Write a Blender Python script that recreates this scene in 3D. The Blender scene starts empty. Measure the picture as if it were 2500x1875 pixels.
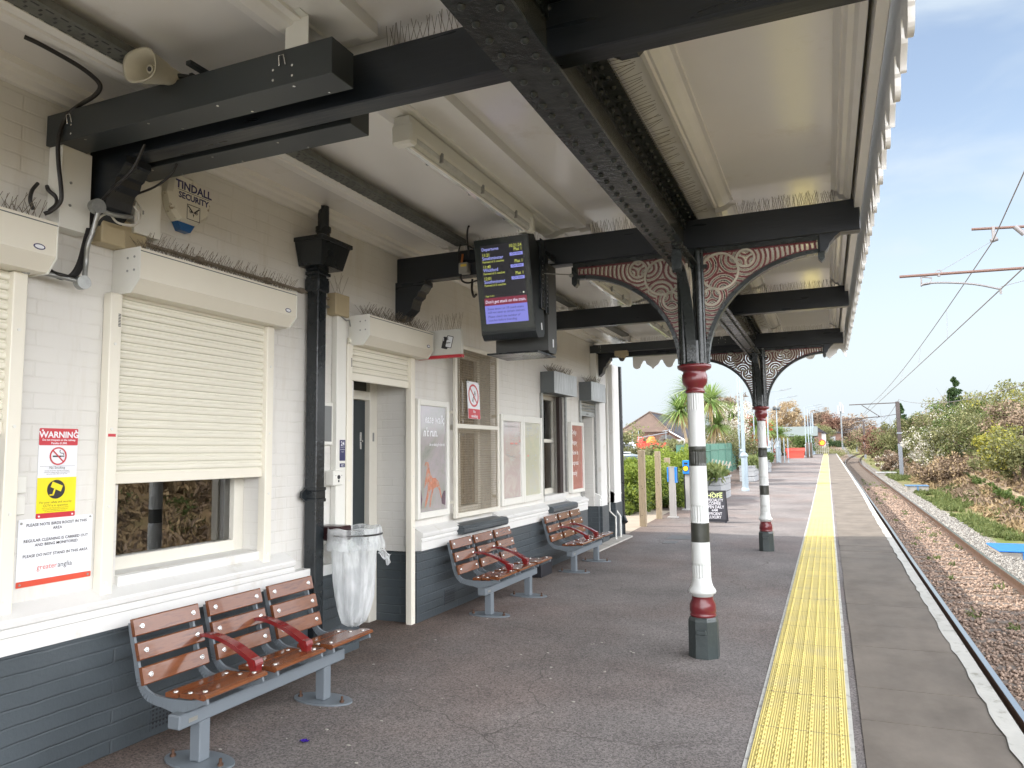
import bpy, math, random
import numpy as np
from mathutils import Vector, Matrix
PI = math.pi
R = math.radians
random.seed(7)
SC = bpy.context.scene
COL = SC.collection

# ------------------------------------------------------------------ node helpers
def nn(nt, t, **kw):
    n = nt.nodes.new(t)
    for k, v in kw.items():
        setattr(n, k, v)
    return n

def mat(name, color, rough=0.5, metal=0.0, var=0.0, vscale=3.0, bump=0.0, bscale=30.0, spec=0.5,
        col2=None, c2scale=2.0, c2lo=0.5, c2hi=0.65, coat=0.0, detail=6.0, rvar=0.0, trans=0.0, dirt=None, stretch=None):
    m = bpy.data.materials.new(name)
    m.use_nodes = True
    nt = m.node_tree
    b = nt.nodes['Principled BSDF']
    L = nt.links.new
    b.inputs['Roughness'].default_value = rough
    b.inputs['Metallic'].default_value = metal
    b.inputs['Specular IOR Level'].default_value = spec
    b.inputs['Coat Weight'].default_value = coat
    if trans:
        b.inputs['Transmission Weight'].default_value = trans
    c = (*color, 1)
    b.inputs['Base Color'].default_value = c
    if var or col2 or bump or rvar:
        tc = nn(nt, 'ShaderNodeTexCoord')
        src = tc.outputs['Object']
        if stretch:
            mp = nn(nt, 'ShaderNodeMapping')
            mp.inputs['Scale'].default_value = stretch
            L(src, mp.inputs['Vector']); src = mp.outputs['Vector']
    cur = None
    if var:
        n = nn(nt, 'ShaderNodeTexNoise'); n.inputs['Scale'].default_value = vscale; n.inputs['Detail'].default_value = detail
        n.inputs['Roughness'].default_value = 0.65
        L(src, n.inputs['Vector'])
        r = nn(nt, 'ShaderNodeMapRange'); r.inputs['From Min'].default_value = 0.3; r.inputs['From Max'].default_value = 0.7
        r.inputs['To Min'].default_value = 1 - var; r.inputs['To Max'].default_value = 1 + var
        L(n.outputs['Fac'], r.inputs['Value'])
        mx = nn(nt, 'ShaderNodeVectorMath', operation='SCALE')
        mx.inputs[0].default_value = color
        L(r.outputs['Result'], mx.inputs['Scale'])
        cur = mx.outputs['Vector']
    if col2:
        n = nn(nt, 'ShaderNodeTexNoise'); n.inputs['Scale'].default_value = c2scale; n.inputs['Detail'].default_value = 8
        n.inputs['Roughness'].default_value = 0.7
        L(src, n.inputs['Vector'])
        r = nn(nt, 'ShaderNodeMapRange'); r.inputs['From Min'].default_value = c2lo; r.inputs['From Max'].default_value = c2hi
        L(n.outputs['Fac'], r.inputs['Value'])
        mx = nn(nt, 'ShaderNodeMix', data_type='RGBA')
        if cur: L(cur, mx.inputs['A'])
        else: mx.inputs['A'].default_value = c
        mx.inputs['B'].default_value = (*col2, 1)
        L(r.outputs['Result'], mx.inputs['Factor'])
        cur = mx.outputs['Result']
    if cur: L(cur, b.inputs['Base Color'])
    if rvar:
        n = nn(nt, 'ShaderNodeTexNoise'); n.inputs['Scale'].default_value = vscale * 1.7
        L(src, n.inputs['Vector'])
        r = nn(nt, 'ShaderNodeMapRange'); r.inputs['From Min'].default_value = 0.3; r.inputs['From Max'].default_value = 0.7
        r.inputs['To Min'].default_value = max(0.02, rough - rvar); r.inputs['To Max'].default_value = rough + rvar
        L(n.outputs['Fac'], r.inputs['Value']); L(r.outputs['Result'], b.inputs['Roughness'])
    if bump:
        n = nn(nt, 'ShaderNodeTexNoise'); n.inputs['Scale'].default_value = bscale; n.inputs['Detail'].default_value = 5
        L(src, n.inputs['Vector'])
        bp = nn(nt, 'ShaderNodeBump'); bp.inputs['Strength'].default_value = bump; bp.inputs['Distance'].default_value = 0.01
        L(n.outputs['Fac'], bp.inputs['Height']); L(bp.outputs['Normal'], b.inputs['Normal'])
    return m

def brick_mat(name, color, rough, strength=0.5, var=0.05, mortar=0.006, dist=0.006, bw=0.225, bh=0.075, col2=None, ccol=None, axis='x', spec=0.5, sep=False, grime=0.0):
    """painted brickwork; courses follow the height, bricks run along the wall"""
    m = mat(name, color, rough, spec=spec)
    nt = m.node_tree; L = nt.links.new; b = nt.nodes['Principled BSDF']
    tc = nn(nt, 'ShaderNodeTexCoord'); sp = nn(nt, 'ShaderNodeSeparateXYZ'); L(tc.outputs['Object'], sp.inputs[0])
    ad = nn(nt, 'ShaderNodeMath', operation='ADD'); L(sp.outputs['X'], ad.inputs[0]); L(sp.outputs['Y'], ad.inputs[1])
    cb = nn(nt, 'ShaderNodeCombineXYZ'); L(ad.outputs[0], cb.inputs[0]); L(sp.outputs['Z'], cb.inputs[1])
    nz = nn(nt, 'ShaderNodeTexNoise'); nz.inputs['Scale'].default_value = 6; L(tc.outputs['Object'], nz.inputs['Vector'])
    mixv = nn(nt, 'ShaderNodeMix', data_type='VECTOR'); mixv.inputs['Factor'].default_value = 0.012
    L(cb.outputs[0], mixv.inputs['A']); L(nz.outputs['Color'], mixv.inputs['B'])
    br = nn(nt, 'ShaderNodeTexBrick'); br.inputs['Scale'].default_value = 1
    br.inputs['Brick Width'].default_value = bw; br.inputs['Row Height'].default_value = bh
    br.inputs['Mortar Size'].default_value = mortar; br.inputs['Mortar Smooth'].default_value = 0.6
    L(mixv.outputs['Result'], br.inputs['Vector'])
    n2 = nn(nt, 'ShaderNodeTexNoise'); n2.inputs['Scale'].default_value = 4; n2.inputs['Detail'].default_value = 4
    L(tc.outputs['Object'], n2.inputs['Vector'])
    r2 = nn(nt, 'ShaderNodeMapRange'); r2.inputs['From Min'].default_value = 0.38; r2.inputs['From Max'].default_value = 0.62
    r2.inputs['To Min'].default_value = 0.15; L(n2.outputs['Fac'], r2.inputs['Value'])
    mu = nn(nt, 'ShaderNodeMath', operation='MULTIPLY'); L(br.outputs['Fac'], mu.inputs[0]); L(r2.outputs['Result'], mu.inputs[1])
    n3 = nn(nt, 'ShaderNodeTexNoise'); n3.inputs['Scale'].default_value = 45; n3.inputs['Detail'].default_value = 6
    L(tc.outputs['Object'], n3.inputs['Vector'])
    m3 = nn(nt, 'ShaderNodeMath', operation='MULTIPLY_ADD'); L(n3.outputs['Fac'], m3.inputs[0]); m3.inputs[1].default_value = -0.22
    L(mu.outputs[0], m3.inputs[2])
    bp = nn(nt, 'ShaderNodeBump', invert=True); bp.inputs['Strength'].default_value = strength; bp.inputs['Distance'].default_value = dist
    L(m3.outputs[0], bp.inputs['Height']); L(bp.outputs['Normal'], b.inputs['Normal'])
    # tone: slight blotches, and dirt that sits in the joints
    n4 = nn(nt, 'ShaderNodeTexNoise'); n4.inputs['Scale'].default_value = 1.6; n4.inputs['Detail'].default_value = 8
    L(tc.outputs['Object'], n4.inputs['Vector'])
    r4 = nn(nt, 'ShaderNodeMapRange'); r4.inputs['From Min'].default_value = 0.3; r4.inputs['From Max'].default_value = 0.7
    r4.inputs['To Min'].default_value = 1 - var; r4.inputs['To Max'].default_value = 1 + var; L(n4.outputs['Fac'], r4.inputs['Value'])
    if sep:
        br.inputs['Color1'].default_value = (*color, 1); br.inputs['Color2'].default_value = (*col2, 1); br.inputs['Mortar'].default_value = (*ccol, 1)
        base = br.outputs['Color']
        sc = nn(nt, 'ShaderNodeVectorMath', operation='SCALE'); L(base, sc.inputs[0])
    else:
        sc = nn(nt, 'ShaderNodeVectorMath', operation='SCALE'); sc.inputs[0].default_value = color
    L(r4.outputs['Result'], sc.inputs['Scale'])
    mx = nn(nt, 'ShaderNodeMix', data_type='RGBA'); L(sc.outputs[0], mx.inputs['A'])
    d = ccol if ccol else tuple(0.72 * c for c in color)
    mx.inputs['B'].default_value = (*d, 1)
    m5 = nn(nt, 'ShaderNodeMath', operation='MULTIPLY'); L(mu.outputs[0], m5.inputs[0]); m5.inputs[1].default_value = 0.35
    L(m5.outputs[0], mx.inputs['Factor']); L(mx.outputs['Result'], b.inputs['Base Color'])
    if grime:
        mp = nn(nt, 'ShaderNodeMapping'); mp.inputs['Scale'].default_value = (5, 5, 0.7); L(tc.outputs['Object'], mp.inputs[0])
        n6 = nn(nt, 'ShaderNodeTexNoise'); n6.inputs['Scale'].default_value = 1.3; n6.inputs['Detail'].default_value = 9; n6.inputs['Roughness'].default_value = .7; L(mp.outputs[0], n6.inputs['Vector'])
        r6 = nn(nt, 'ShaderNodeMapRange'); r6.inputs['From Min'].default_value = .52; r6.inputs['From Max'].default_value = .78; r6.inputs['To Max'].default_value = grime*3; L(n6.outputs['Fac'], r6.inputs['Value'])
        g6 = nn(nt, 'ShaderNodeMix', data_type='RGBA', blend_type='MULTIPLY'); g6.inputs['B'].default_value = (.74, .68, .56, 1); L(r6.outputs[0], g6.inputs['Factor']); L(mx.outputs['Result'], g6.inputs['A']); L(g6.outputs['Result'], b.inputs['Base Color'])
    return m

def emat(name, color, strength=1.0):
    strength *= 0.30
    m = bpy.data.materials.new(name); m.use_nodes = True
    b = m.node_tree.nodes['Principled BSDF']
    b.inputs['Base Color'].default_value = (0.01, 0.01, 0.01, 1); b.inputs['Roughness'].default_value = 0.35
    b.inputs['Emission Color'].default_value = (*color, 1); b.inputs['Emission Strength'].default_value = strength
    return m

def leaf_mat(name, c1, c2, rough=0.6, tl=0.35):
    m = bpy.data.materials.new(name); m.use_nodes = True
    nt = m.node_tree; L = nt.links.new
    b = nt.nodes['Principled BSDF']; out = nt.nodes['Material Output']
    g = nn(nt, 'ShaderNodeNewGeometry')
    rr = nn(nt, 'ShaderNodeMix', data_type='RGBA'); rr.inputs['A'].default_value = (*c1, 1); rr.inputs['B'].default_value = (*c2, 1)
    L(g.outputs['Random Per Island'], rr.inputs['Factor'])
    L(rr.outputs['Result'], b.inputs['Base Color']); b.inputs['Roughness'].default_value = rough
    b.inputs['Specular IOR Level'].default_value = 0.3
    t = nn(nt, 'ShaderNodeBsdfTranslucent'); L(rr.outputs['Result'], t.inputs['Color'])
    ms = nn(nt, 'ShaderNodeMixShader'); ms.inputs[0].default_value = tl
    L(b.outputs[0], ms.inputs[1]); L(t.outputs[0], ms.inputs[2]); L(ms.outputs[0], out.inputs['Surface'])
    return m

# ------------------------------------------------------------------ mesh builder
class MB:
    def __init__(s): s.v = []; s.f = []; s.sm = []
    def add(s, vs, fs, smooth=False):
        o = len(s.v); s.v += [tuple(p) for p in vs]
        for f in fs: s.f.append([o + i for i in f]); s.sm.append(smooth)
    def box(s, x0, x1, y0, y1, z0, z1):
        x0, x1 = sorted((x0, x1)); y0, y1 = sorted((y0, y1)); z0, z1 = sorted((z0, z1))
        s.add([(x0,y0,z0),(x1,y0,z0),(x1,y1,z0),(x0,y1,z0),(x0,y0,z1),(x1,y0,z1),(x1,y1,z1),(x0,y1,z1)],
              [(0,3,2,1),(4,5,6,7),(0,1,5,4),(1,2,6,5),(2,3,7,6),(3,0,4,7)])
    def bbox(s, x0, x1, y0, y1, z0, z1, b=0.004):
        """box with chamfered edges"""
        x0, x1 = sorted((x0, x1)); y0, y1 = sorted((y0, y1)); z0, z1 = sorted((z0, z1))
        b = min(b, (x1-x0)*.45, (y1-y0)*.45, (z1-z0)*.45)
        vs = []; idx = {}
        for i, (x, sx) in enumerate(((x0, 1), (x1, -1))):
            for j, (y, sy) in enumerate(((y0, 1), (y1, -1))):
                for k, (z, sz) in enumerate(((z0, 1), (z1, -1))):
                    idx[i,j,k] = len(vs)
                    vs += [(x, y+sy*b, z+sz*b), (x+sx*b, y, z+sz*b), (x+sx*b, y+sy*b, z)]
        I = lambda i,j,k,a: idx[i,j,k] + a
        fs = [(I(0,0,0,0),I(0,0,1,0),I(0,1,1,0),I(0,1,0,0)), (I(1,0,0,0),I(1,1,0,0),I(1,1,1,0),I(1,0,1,0)),
              (I(0,0,0,1),I(1,0,0,1),I(1,0,1,1),I(0,0,1,1)), (I(0,1,0,1),I(0,1,1,1),I(1,1,1,1),I(1,1,0,1)),
              (I(0,0,0,2),I(0,1,0,2),I(1,1,0,2),I(1,0,0,2)), (I(0,0,1,2),I(1,0,1,2),I(1,1,1,2),I(0,1,1,2))]
        for k in (0,1):
            for j in (0,1): fs.append((I(0,j,k,1),I(1,j,k,1),I(1,j,k,2),I(0,j,k,2)))
            for i in (0,1): fs.append((I(i,0,k,0),I(i,1,k,0),I(i,1,k,2),I(i,0,k,2)))
        for i in (0,1):
            for j in (0,1): fs.append((I(i,j,0,0),I(i,j,1,0),I(i,j,1,1),I(i,j,0,1)))
        for key in idx: fs.append((idx[key], idx[key]+1, idx[key]+2))
        s.add(vs, fs)
    def prism(s, poly, fn, a, b, smooth=False, caps=True):
        """2-D polygon extruded: fn(u, v, w) gives the 3-D point, w runs a..b"""
        n = len(poly)
        vs = [fn(u, v, a) for u, v in poly] + [fn(u, v, b) for u, v in poly]
        s.add(vs, [(i, (i+1) % n, n + (i+1) % n, n + i) for i in range(n)], smooth)
        if caps: s.add(vs, [tuple(range(n))[::-1], tuple(range(n, 2*n))])
    def cyl(s, p0, p1, r0, r1=None, n=12, caps=True, smooth=True):
        r1 = r0 if r1 is None else r1
        p0 = Vector(p0); p1 = Vector(p1); d = (p1 - p0)
        if d.length < 1e-9: return
        d.normalize(); a = d.orthogonal().normalized(); b = d.cross(a)
        vs = []
        for p, r in ((p0, r0), (p1, r1)):
            for i in range(n):
                t = 2*PI*i/n; vs.append(p + r*(math.cos(t)*a + math.sin(t)*b))
        s.add(vs, [(i, (i+1) % n, n + (i+1) % n, n+i) for i in range(n)], smooth)
        if caps: s.add(vs, [tuple(range(n))[::-1], tuple(range(n, 2*n))])
    def tube(s, pts, r, n=8, smooth=True, caps=True):
        pts = [Vector(p) for p in pts]; m = len(pts)
        rs = r if isinstance(r, (list, tuple)) else [r]*m
        d0 = (pts[1]-pts[0]).normalized(); a = d0.orthogonal().normalized()
        vs = []
        for i, p in enumerate(pts):
            d = (pts[min(i+1, m-1)] - pts[max(i-1, 0)]).normalized()
            a = (a - d*a.dot(d))
            a = a.normalized() if a.length > 1e-6 else d.orthogonal().normalized()
            b = d.cross(a)
            for k in range(n):
                t = 2*PI*k/n; vs.append(p + rs[i]*(math.cos(t)*a + math.sin(t)*b))
        fs = [(i*n+k, i*n+(k+1) % n, (i+1)*n+(k+1) % n, (i+1)*n+k) for i in range(m-1) for k in range(n)]
        s.add(vs, fs, smooth)
        if caps: s.add(vs, [tuple(range(n))[::-1], tuple(range((m-1)*n, m*n))])
    def lathe(s, prof, c=(0,0,0), n=24, smooth=True, rot=0.0, flute=None):
        """profile (r, z) turned about the vertical through c; flute = (z0, z1, count, depth)"""
        vs = []
        for r, z in prof:
            for k in range(n):
                t = rot + 2*PI*k/n; rr = r
                vs.append((c[0]+rr*math.cos(t), c[1]+rr*math.sin(t), c[2]+z))
        m = len(prof)
        fs = [(i*n+k, i*n+(k+1) % n, (i+1)*n+(k+1) % n, (i+1)*n+k) for i in range(m-1) for k in range(n)]
        s.add(vs, fs, smooth)
        s.add(vs, [tuple(range(n))[::-1], tuple(range((m-1)*n, m*n))])
    def quad(s, a, b, c, d): s.add([a, b, c, d], [(0,1,2,3)])
    def build(s, name, m, parent=None, tris=None):
        me = bpy.data.meshes.new(name)
        o0 = Vector((0,0,0))
        if parent is not None:
            p = parent
            while p is not None: o0 = o0 + p.location; p = p.parent
        vs = [(x-o0.x, y-o0.y, z-o0.z) for x, y, z in s.v]
        me.from_pydata(vs, [], s.f)
        if any(s.sm): me.polygons.foreach_set('use_smooth', s.sm)
        me.materials.append(m)
        me.update()
        o = bpy.data.objects.new(name, me); COL.objects.link(o)
        if parent is not None: o.parent = parent
        return o

def np_mesh(name, m, V, F, parent=None, smooth=False):
    me = bpy.data.meshes.new(name)
    V = np.asarray(V, dtype=np.float32); F = np.asarray(F, dtype=np.int32)
    k = F.shape[1]
    me.vertices.add(len(V)); me.vertices.foreach_set('co', V.ravel())
    me.loops.add(F.size); me.loops.foreach_set('vertex_index', F.ravel())
    me.polygons.add(len(F)); me.polygons.foreach_set('loop_start', np.arange(0, F.size, k, dtype=np.int32))
    try: me.polygons.foreach_set('loop_total', np.full(len(F), k, dtype=np.int32))
    except Exception: pass
    if smooth: me.polygons.foreach_set('use_smooth', np.ones(len(F), dtype=bool))
    me.materials.append(m); me.update(calc_edges=True)
    o = bpy.data.objects.new(name, me); COL.objects.link(o)
    if parent is not None: o.parent = parent
    return o

def thing(name, label, cat, loc=(0,0,0), rz=0.0, group=None):
    o = bpy.data.objects.new(name, None); COL.objects.link(o)
    o.empty_display_size = 0.1
    o.location = loc; o.rotation_euler = (0,0,rz); o['label'] = label; o['category'] = cat
    if group: o['group'] = group
    return o
def tag(o, label, cat, group=None, kind=None):
    o['label'] = label; o['category'] = cat
    if group: o['group'] = group
    if kind: o['kind'] = kind
    return o
def struct(o, label=None):
    o['kind'] = 'structure'
    if label: o['label'] = label
    return o
def dup(root, loc=None, rz=None, label=None, group=None, scale=None):
    def cp(o, par):
        c = o.copy(); COL.objects.link(c)
        if par is not None: c.parent = par
        for ch in o.children: cp(ch, c)
        return c
    r = cp(root, None)
    if loc is not None: r.location = loc
    if rz is not None: r.rotation_euler = (0,0,rz)
    if scale is not None: r.scale = scale
    if label: r['label'] = label
    if group: r['group'] = group
    return r

def wallf(x):   # frame on a wall that faces +x: u runs along +y, v up, w out of the wall
    return lambda u, v, w: (x + w, u, v)
def frontf(y):  # frame that faces the camera side (-y): u runs along +x, v up
    return lambda u, v, w: (u, y - w, v)

def lettering(name, items, m, fn, parent, w=0.001):
    """items: (text, size, u, v, align, shear) laid out in a 2-D frame; ONE mesh of raised letters"""
    mb = MB()
    for it in items:
        txt, size, u, v = it[:4]; al = it[4] if len(it) > 4 else 'LEFT'; sh = it[5] if len(it) > 5 else 0
        sx = it[6] if len(it) > 6 else 1.0; off = it[7] if len(it) > 7 else 0.0
        cu = bpy.data.curves.new('t', 'FONT'); cu.body = txt; cu.size = size; cu.align_x = al; cu.shear = sh
        cu.resolution_u = 2; cu.offset = off
        ob = bpy.data.objects.new('t', cu); COL.objects.link(ob)
        me = bpy.data.meshes.new_from_object(ob)
        mb.add([fn(u + p.co.x*sx, v + p.co.y, w) for p in me.vertices], [tuple(p.vertices) for p in me.polygons])
        bpy.data.objects.remove(ob); bpy.data.curves.remove(cu); bpy.data.meshes.remove(me)
    return mb.build(name, m, parent)

def zp(y):      # the platform and line climb gently away from the station
    return 0.0 if y < 16 else (0.0115*(y-16)**2/12 if y < 22 else 0.0115*(y-19))

def smooth_path(pts, k=6):
    """Catmull-Rom through pts"""
    P = [Vector(p) for p in pts]; P = [P[0]*2-P[1]] + P + [P[-1]*2-P[-2]]
    out = []
    for i in range(1, len(P)-2):
        a, b, c, d = P[i-1:i+3]
        for j in range(k):
            t = j/k
            out.append(0.5*((2*b) + (c-a)*t + (2*a-5*b+4*c-d)*t*t + (3*b-a-3*c+d)*t**3))
    out.append(P[-2]); return out
def rrect(u0, u1, v0, v1, r, n=4):
    pts = []
    for cx, cy, a0 in ((u1-r, v1-r, 0), (u0+r, v1-r, 90), (u0+r, v0+r, 180), (u1-r, v0+r, 270)):
        for i in range(n+1):
            a = R(a0 + 90*i/n); pts.append((cx + r*math.cos(a), cy + r*math.sin(a)))
    return pts
def circ(u, v, r, n=24): return [(u + r*math.cos(2*PI*i/n), v + r*math.sin(2*PI*i/n)) for i in range(n)]
def ring(mb, u, v, r0, r1, fn, a, b, n=32, t0=0, t1=2*PI):
    full = abs(t1-t0) > 2*PI-1e-6
    for i in range(n):
        p, q = t0+(t1-t0)*i/n, t0+(t1-t0)*(i+1)/n
        mb.prism([(u+r0*math.cos(p), v+r0*math.sin(p)), (u+r1*math.cos(p), v+r1*math.sin(p)),
                  (u+r1*math.cos(q), v+r1*math.sin(q)), (u+r0*math.cos(q), v+r0*math.sin(q))], fn, a, b, caps=True)

# ------------------------------------------------------------------ camera
cam = bpy.data.cameras.new('camera'); co = bpy.data.objects.new('camera', cam); COL.objects.link(co)
yaw, pit, rol, f = R(23.021), R(5.3275), R(-0.7328), 1799.1
Fw = Vector((-math.sin(yaw)*math.cos(pit), math.cos(yaw)*math.cos(pit), math.sin(pit)))
Rr = Vector((math.cos(yaw), math.sin(yaw), 0)); Up = Rr.cross(Fw)
c_, s_ = math.cos(rol), math.sin(rol)
X = c_*Rr + s_*Up
Y = -s_*Rr + c_*Up
Mx = Matrix((X, Y, -Fw)).transposed().to_4x4(); Mx.translation = Vector((0, 0, 1.5))
co.matrix_world = Mx
cam.sensor_width = 36; cam.lens = 36*f/2500; cam.clip_end = 3000; cam.clip_start = 0.05
SC.camera = co

# ------------------------------------------------------------------ light
SUN_T = Vector((1.10, 0.30, -1.0)).normalized()      # direction the light travels
elev = math.asin(-SUN_T.z); toward = -SUN_T
sl = bpy.data.lights.new('sun', 'SUN'); sl.energy = 2.0; sl.angle = R(0.5); sl.color = (1.0, 0.95, 0.88)
so = bpy.data.objects.new('sun', sl); COL.objects.link(so)
so.rotation_euler = SUN_T.to_track_quat('-Z', 'Y').to_euler()
so.location = (-20, -5, 20)
W = bpy.data.worlds.new('World'); SC.world = W; W.use_nodes = True
nt = W.node_tree; L = nt.links.new; bg = nt.nodes['Background']
sky = nn(nt, 'ShaderNodeTexSky', sky_type='NISHITA'); sky.sun_disc = False
sky.sun_elevation = elev; sky.sun_rotation = math.atan2(toward.x, toward.y); sky.air_density = 1.0; sky.dust_density = 2.0; sky.ozone_density = 1.0
# thin high cloud, thickening towards the horizon
tc = nn(nt, 'ShaderNodeTexCoord'); mp = nn(nt, 'ShaderNodeMapping'); mp.inputs['Scale'].default_value = (1.0, 1.0, 3.2)
mp.inputs['Rotation'].default_value = (0.15, 0.1, 0.5)
L(tc.outputs['Generated'], mp.inputs['Vector'])
n1 = nn(nt, 'ShaderNodeTexNoise'); n1.inputs['Scale'].default_value = 2.6; n1.inputs['Detail'].default_value = 5; n1.inputs['Roughness'].default_value = 0.5
n1.inputs['Distortion'].default_value = 0.4
L(mp.outputs[0], n1.inputs['Vector'])
r1 = nn(nt, 'ShaderNodeMapRange', interpolation_type='SMOOTHSTEP'); r1.inputs['From Min'].default_value = 0.38; r1.inputs['From Max'].default_value = 0.66
r1.inputs['To Max'].default_value = 0.85; L(n1.outputs['Fac'], r1.inputs['Value'])
sp = nn(nt, 'ShaderNodeSeparateXYZ'); L(tc.outputs['Generated'], sp.inputs[0])
r2 = nn(nt, 'ShaderNodeMapRange', interpolation_type='SMOOTHSTEP'); r2.inputs['From Min'].default_value = 0.0; r2.inputs['From Max'].default_value = 0.40
r2.inputs['To Min'].default_value = 1.0; r2.inputs['To Max'].default_value = 0.0; L(sp.outputs['Z'], r2.inputs['Value'])
mxx = nn(nt, 'ShaderNodeMath', operation='MAXIMUM'); L(r1.outputs[0], mxx.inputs[0]); L(r2.outputs[0], mxx.inputs[1])
# extra bright sky added out of view (right and behind) to light the canopy, thinner pale haze ahead
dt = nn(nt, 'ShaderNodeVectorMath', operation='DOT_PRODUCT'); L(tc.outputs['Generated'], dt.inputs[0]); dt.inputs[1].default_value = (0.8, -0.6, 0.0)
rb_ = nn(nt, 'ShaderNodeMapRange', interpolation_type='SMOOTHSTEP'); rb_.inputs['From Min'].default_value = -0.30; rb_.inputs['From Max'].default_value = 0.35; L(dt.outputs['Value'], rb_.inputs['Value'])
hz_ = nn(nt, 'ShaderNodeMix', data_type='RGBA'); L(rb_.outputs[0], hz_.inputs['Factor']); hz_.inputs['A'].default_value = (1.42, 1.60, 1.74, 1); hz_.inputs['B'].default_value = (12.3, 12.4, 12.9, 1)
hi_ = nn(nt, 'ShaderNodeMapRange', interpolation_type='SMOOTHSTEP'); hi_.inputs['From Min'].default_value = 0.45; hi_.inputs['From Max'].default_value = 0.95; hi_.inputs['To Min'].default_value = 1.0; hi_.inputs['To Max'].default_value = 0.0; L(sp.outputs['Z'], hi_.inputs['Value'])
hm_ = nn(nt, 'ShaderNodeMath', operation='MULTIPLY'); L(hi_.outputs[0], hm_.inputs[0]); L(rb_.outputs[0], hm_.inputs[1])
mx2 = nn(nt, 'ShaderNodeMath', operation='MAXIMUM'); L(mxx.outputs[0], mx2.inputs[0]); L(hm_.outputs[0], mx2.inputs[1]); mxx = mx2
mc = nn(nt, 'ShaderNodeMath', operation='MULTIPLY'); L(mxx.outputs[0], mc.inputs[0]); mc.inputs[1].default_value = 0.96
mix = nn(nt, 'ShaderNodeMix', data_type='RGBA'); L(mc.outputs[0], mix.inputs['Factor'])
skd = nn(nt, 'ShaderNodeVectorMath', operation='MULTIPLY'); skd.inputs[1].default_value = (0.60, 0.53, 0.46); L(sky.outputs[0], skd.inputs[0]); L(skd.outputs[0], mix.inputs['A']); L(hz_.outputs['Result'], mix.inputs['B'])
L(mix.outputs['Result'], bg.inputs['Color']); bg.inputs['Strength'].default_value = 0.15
SC.view_settings.view_transform = 'Standard'; SC.view_settings.look = 'None'; SC.view_settings.exposure = 1.98
SC.view_settings.gamma = 1.0
SC.cycles.max_bounces = 8; SC.cycles.diffuse_bounces = 5; SC.cycles.glossy_bounces = 4; SC.cycles.transparent_max_bounces = 12
SC.cycles.use_fast_gi = False

# ------------------------------------------------------------------ materials
M = {}
M['wall'] = brick_mat('white_painted_brick', (0.69, 0.68, 0.645), 0.42, 0.45, 0.04, mortar=0.006, dist=0.005, ccol=(0.60, 0.585, 0.54), grime=0.16)
M['plinth'] = brick_mat('dark_grey_painted_brick', (0.058, 0.071, 0.080), 0.38, 0.9, 0.16, mortar=0.007, dist=0.009, bw=1.9, ccol=(0.11, 0.13, 0.14))
M['render'] = mat('white_painted_render', (0.70, 0.70, 0.68), 0.45, var=0.03, bump=0.12, bscale=14, col2=(0.52, 0.49, 0.42), c2scale=3.5, c2lo=0.58, c2hi=0.76)
M['ceiling'] = mat('white_gloss_boarding', (0.88, 0.87, 0.85), 0.16, var=0.03, vscale=0.8, bump=0.02, bscale=2, rvar=0.03, spec=0.8, col2=(0.70, 0.66, 0.58), c2scale=1.6, c2lo=0.58, c2hi=0.8)
M['gloss_white'] = mat('white_gloss_paint', (0.82, 0.81, 0.78), 0.28, var=0.04, bump=0.12, bscale=25)
M['cream'] = mat('cream_powder_coat', (0.76, 0.73, 0.63), 0.35, var=0.02, bump=0.02)
M['shutter'] = mat('cream_shutter_lath', (0.77, 0.75, 0.65), 0.24, var=0.015)
M['cover'] = mat('white_steel_cover', (0.74, 0.74, 0.69), 0.35, var=0.02)
M['black'] = mat('black_gloss_paint', (0.012, 0.016, 0.019), 0.28, var=0.2, bump=0.22, bscale=40, rvar=0.1)
M['beam'] = mat('black_satin_beam_paint', (0.013, 0.017, 0.022), 0.36, var=0.15, bump=0.12, bscale=22, rvar=0.1, stretch=(0.4, 3, 3))
M['girder'] = mat('dark_green_black_paint', (0.016, 0.021, 0.020), 0.27, var=0.25, bump=0.3, bscale=35, rvar=0.1)
M['trunk'] = mat('charcoal_steel_trunking', (0.035, 0.042, 0.045), 0.42, var=0.05)
M['maroon'] = mat('maroon_gloss_paint', (0.125, 0.014, 0.018), 0.28, var=0.1, bump=0.15, bscale=30, coat=0.2)
M['cream_ring'] = mat('cream_ring_paint', (0.42, 0.39, 0.31), 0.4, var=0.08)
M['col_white'] = mat('column_white_paint', (0.55, 0.57, 0.56), 0.3, var=0.03, bump=0.15, bscale=25)
M['col_dark'] = mat('column_charcoal_paint', (0.035, 0.045, 0.045), 0.35, var=0.15, bump=0.3, bscale=25)
M['col_band'] = mat('column_dark_band', (0.030, 0.033, 0.026), 0.35, var=0.15, bump=0.2, bscale=25)
M['grey_steel'] = mat('grey_bench_steel', (0.145, 0.168, 0.188), 0.38, var=0.05, bump=0.04)
M['wood'] = mat('varnished_hardwood', (0.175, 0.060, 0.024), 0.18, var=0.25, vscale=5, bump=0.03, coat=0.35, stretch=(6, 0.8, 6), col2=(0.085, 0.026, 0.013), c2scale=5)
M['arm_red'] = mat('maroon_armrest_paint', (0.17, 0.013, 0.014), 0.18, var=0.06, bump=0.04, coat=0.3)
M['chrome'] = mat('bright_steel', (0.72, 0.72, 0.70), 0.22, metal=0.9)
M['galv'] = mat('galvanised_steel', (0.33, 0.34, 0.33), 0.38, metal=0.7, var=0.2, vscale=20)
M['galv_box'] = mat('weathered_galvanised_sheet', (0.42, 0.44, 0.45), 0.4, metal=0.35, var=0.3, vscale=5, stretch=(1, 9, 0.6), col2=(0.62, 0.64, 0.66), c2scale=5)
M['grey_paint'] = mat('grey_painted_metal', (0.12, 0.135, 0.14), 0.4, var=0.12)
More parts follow.
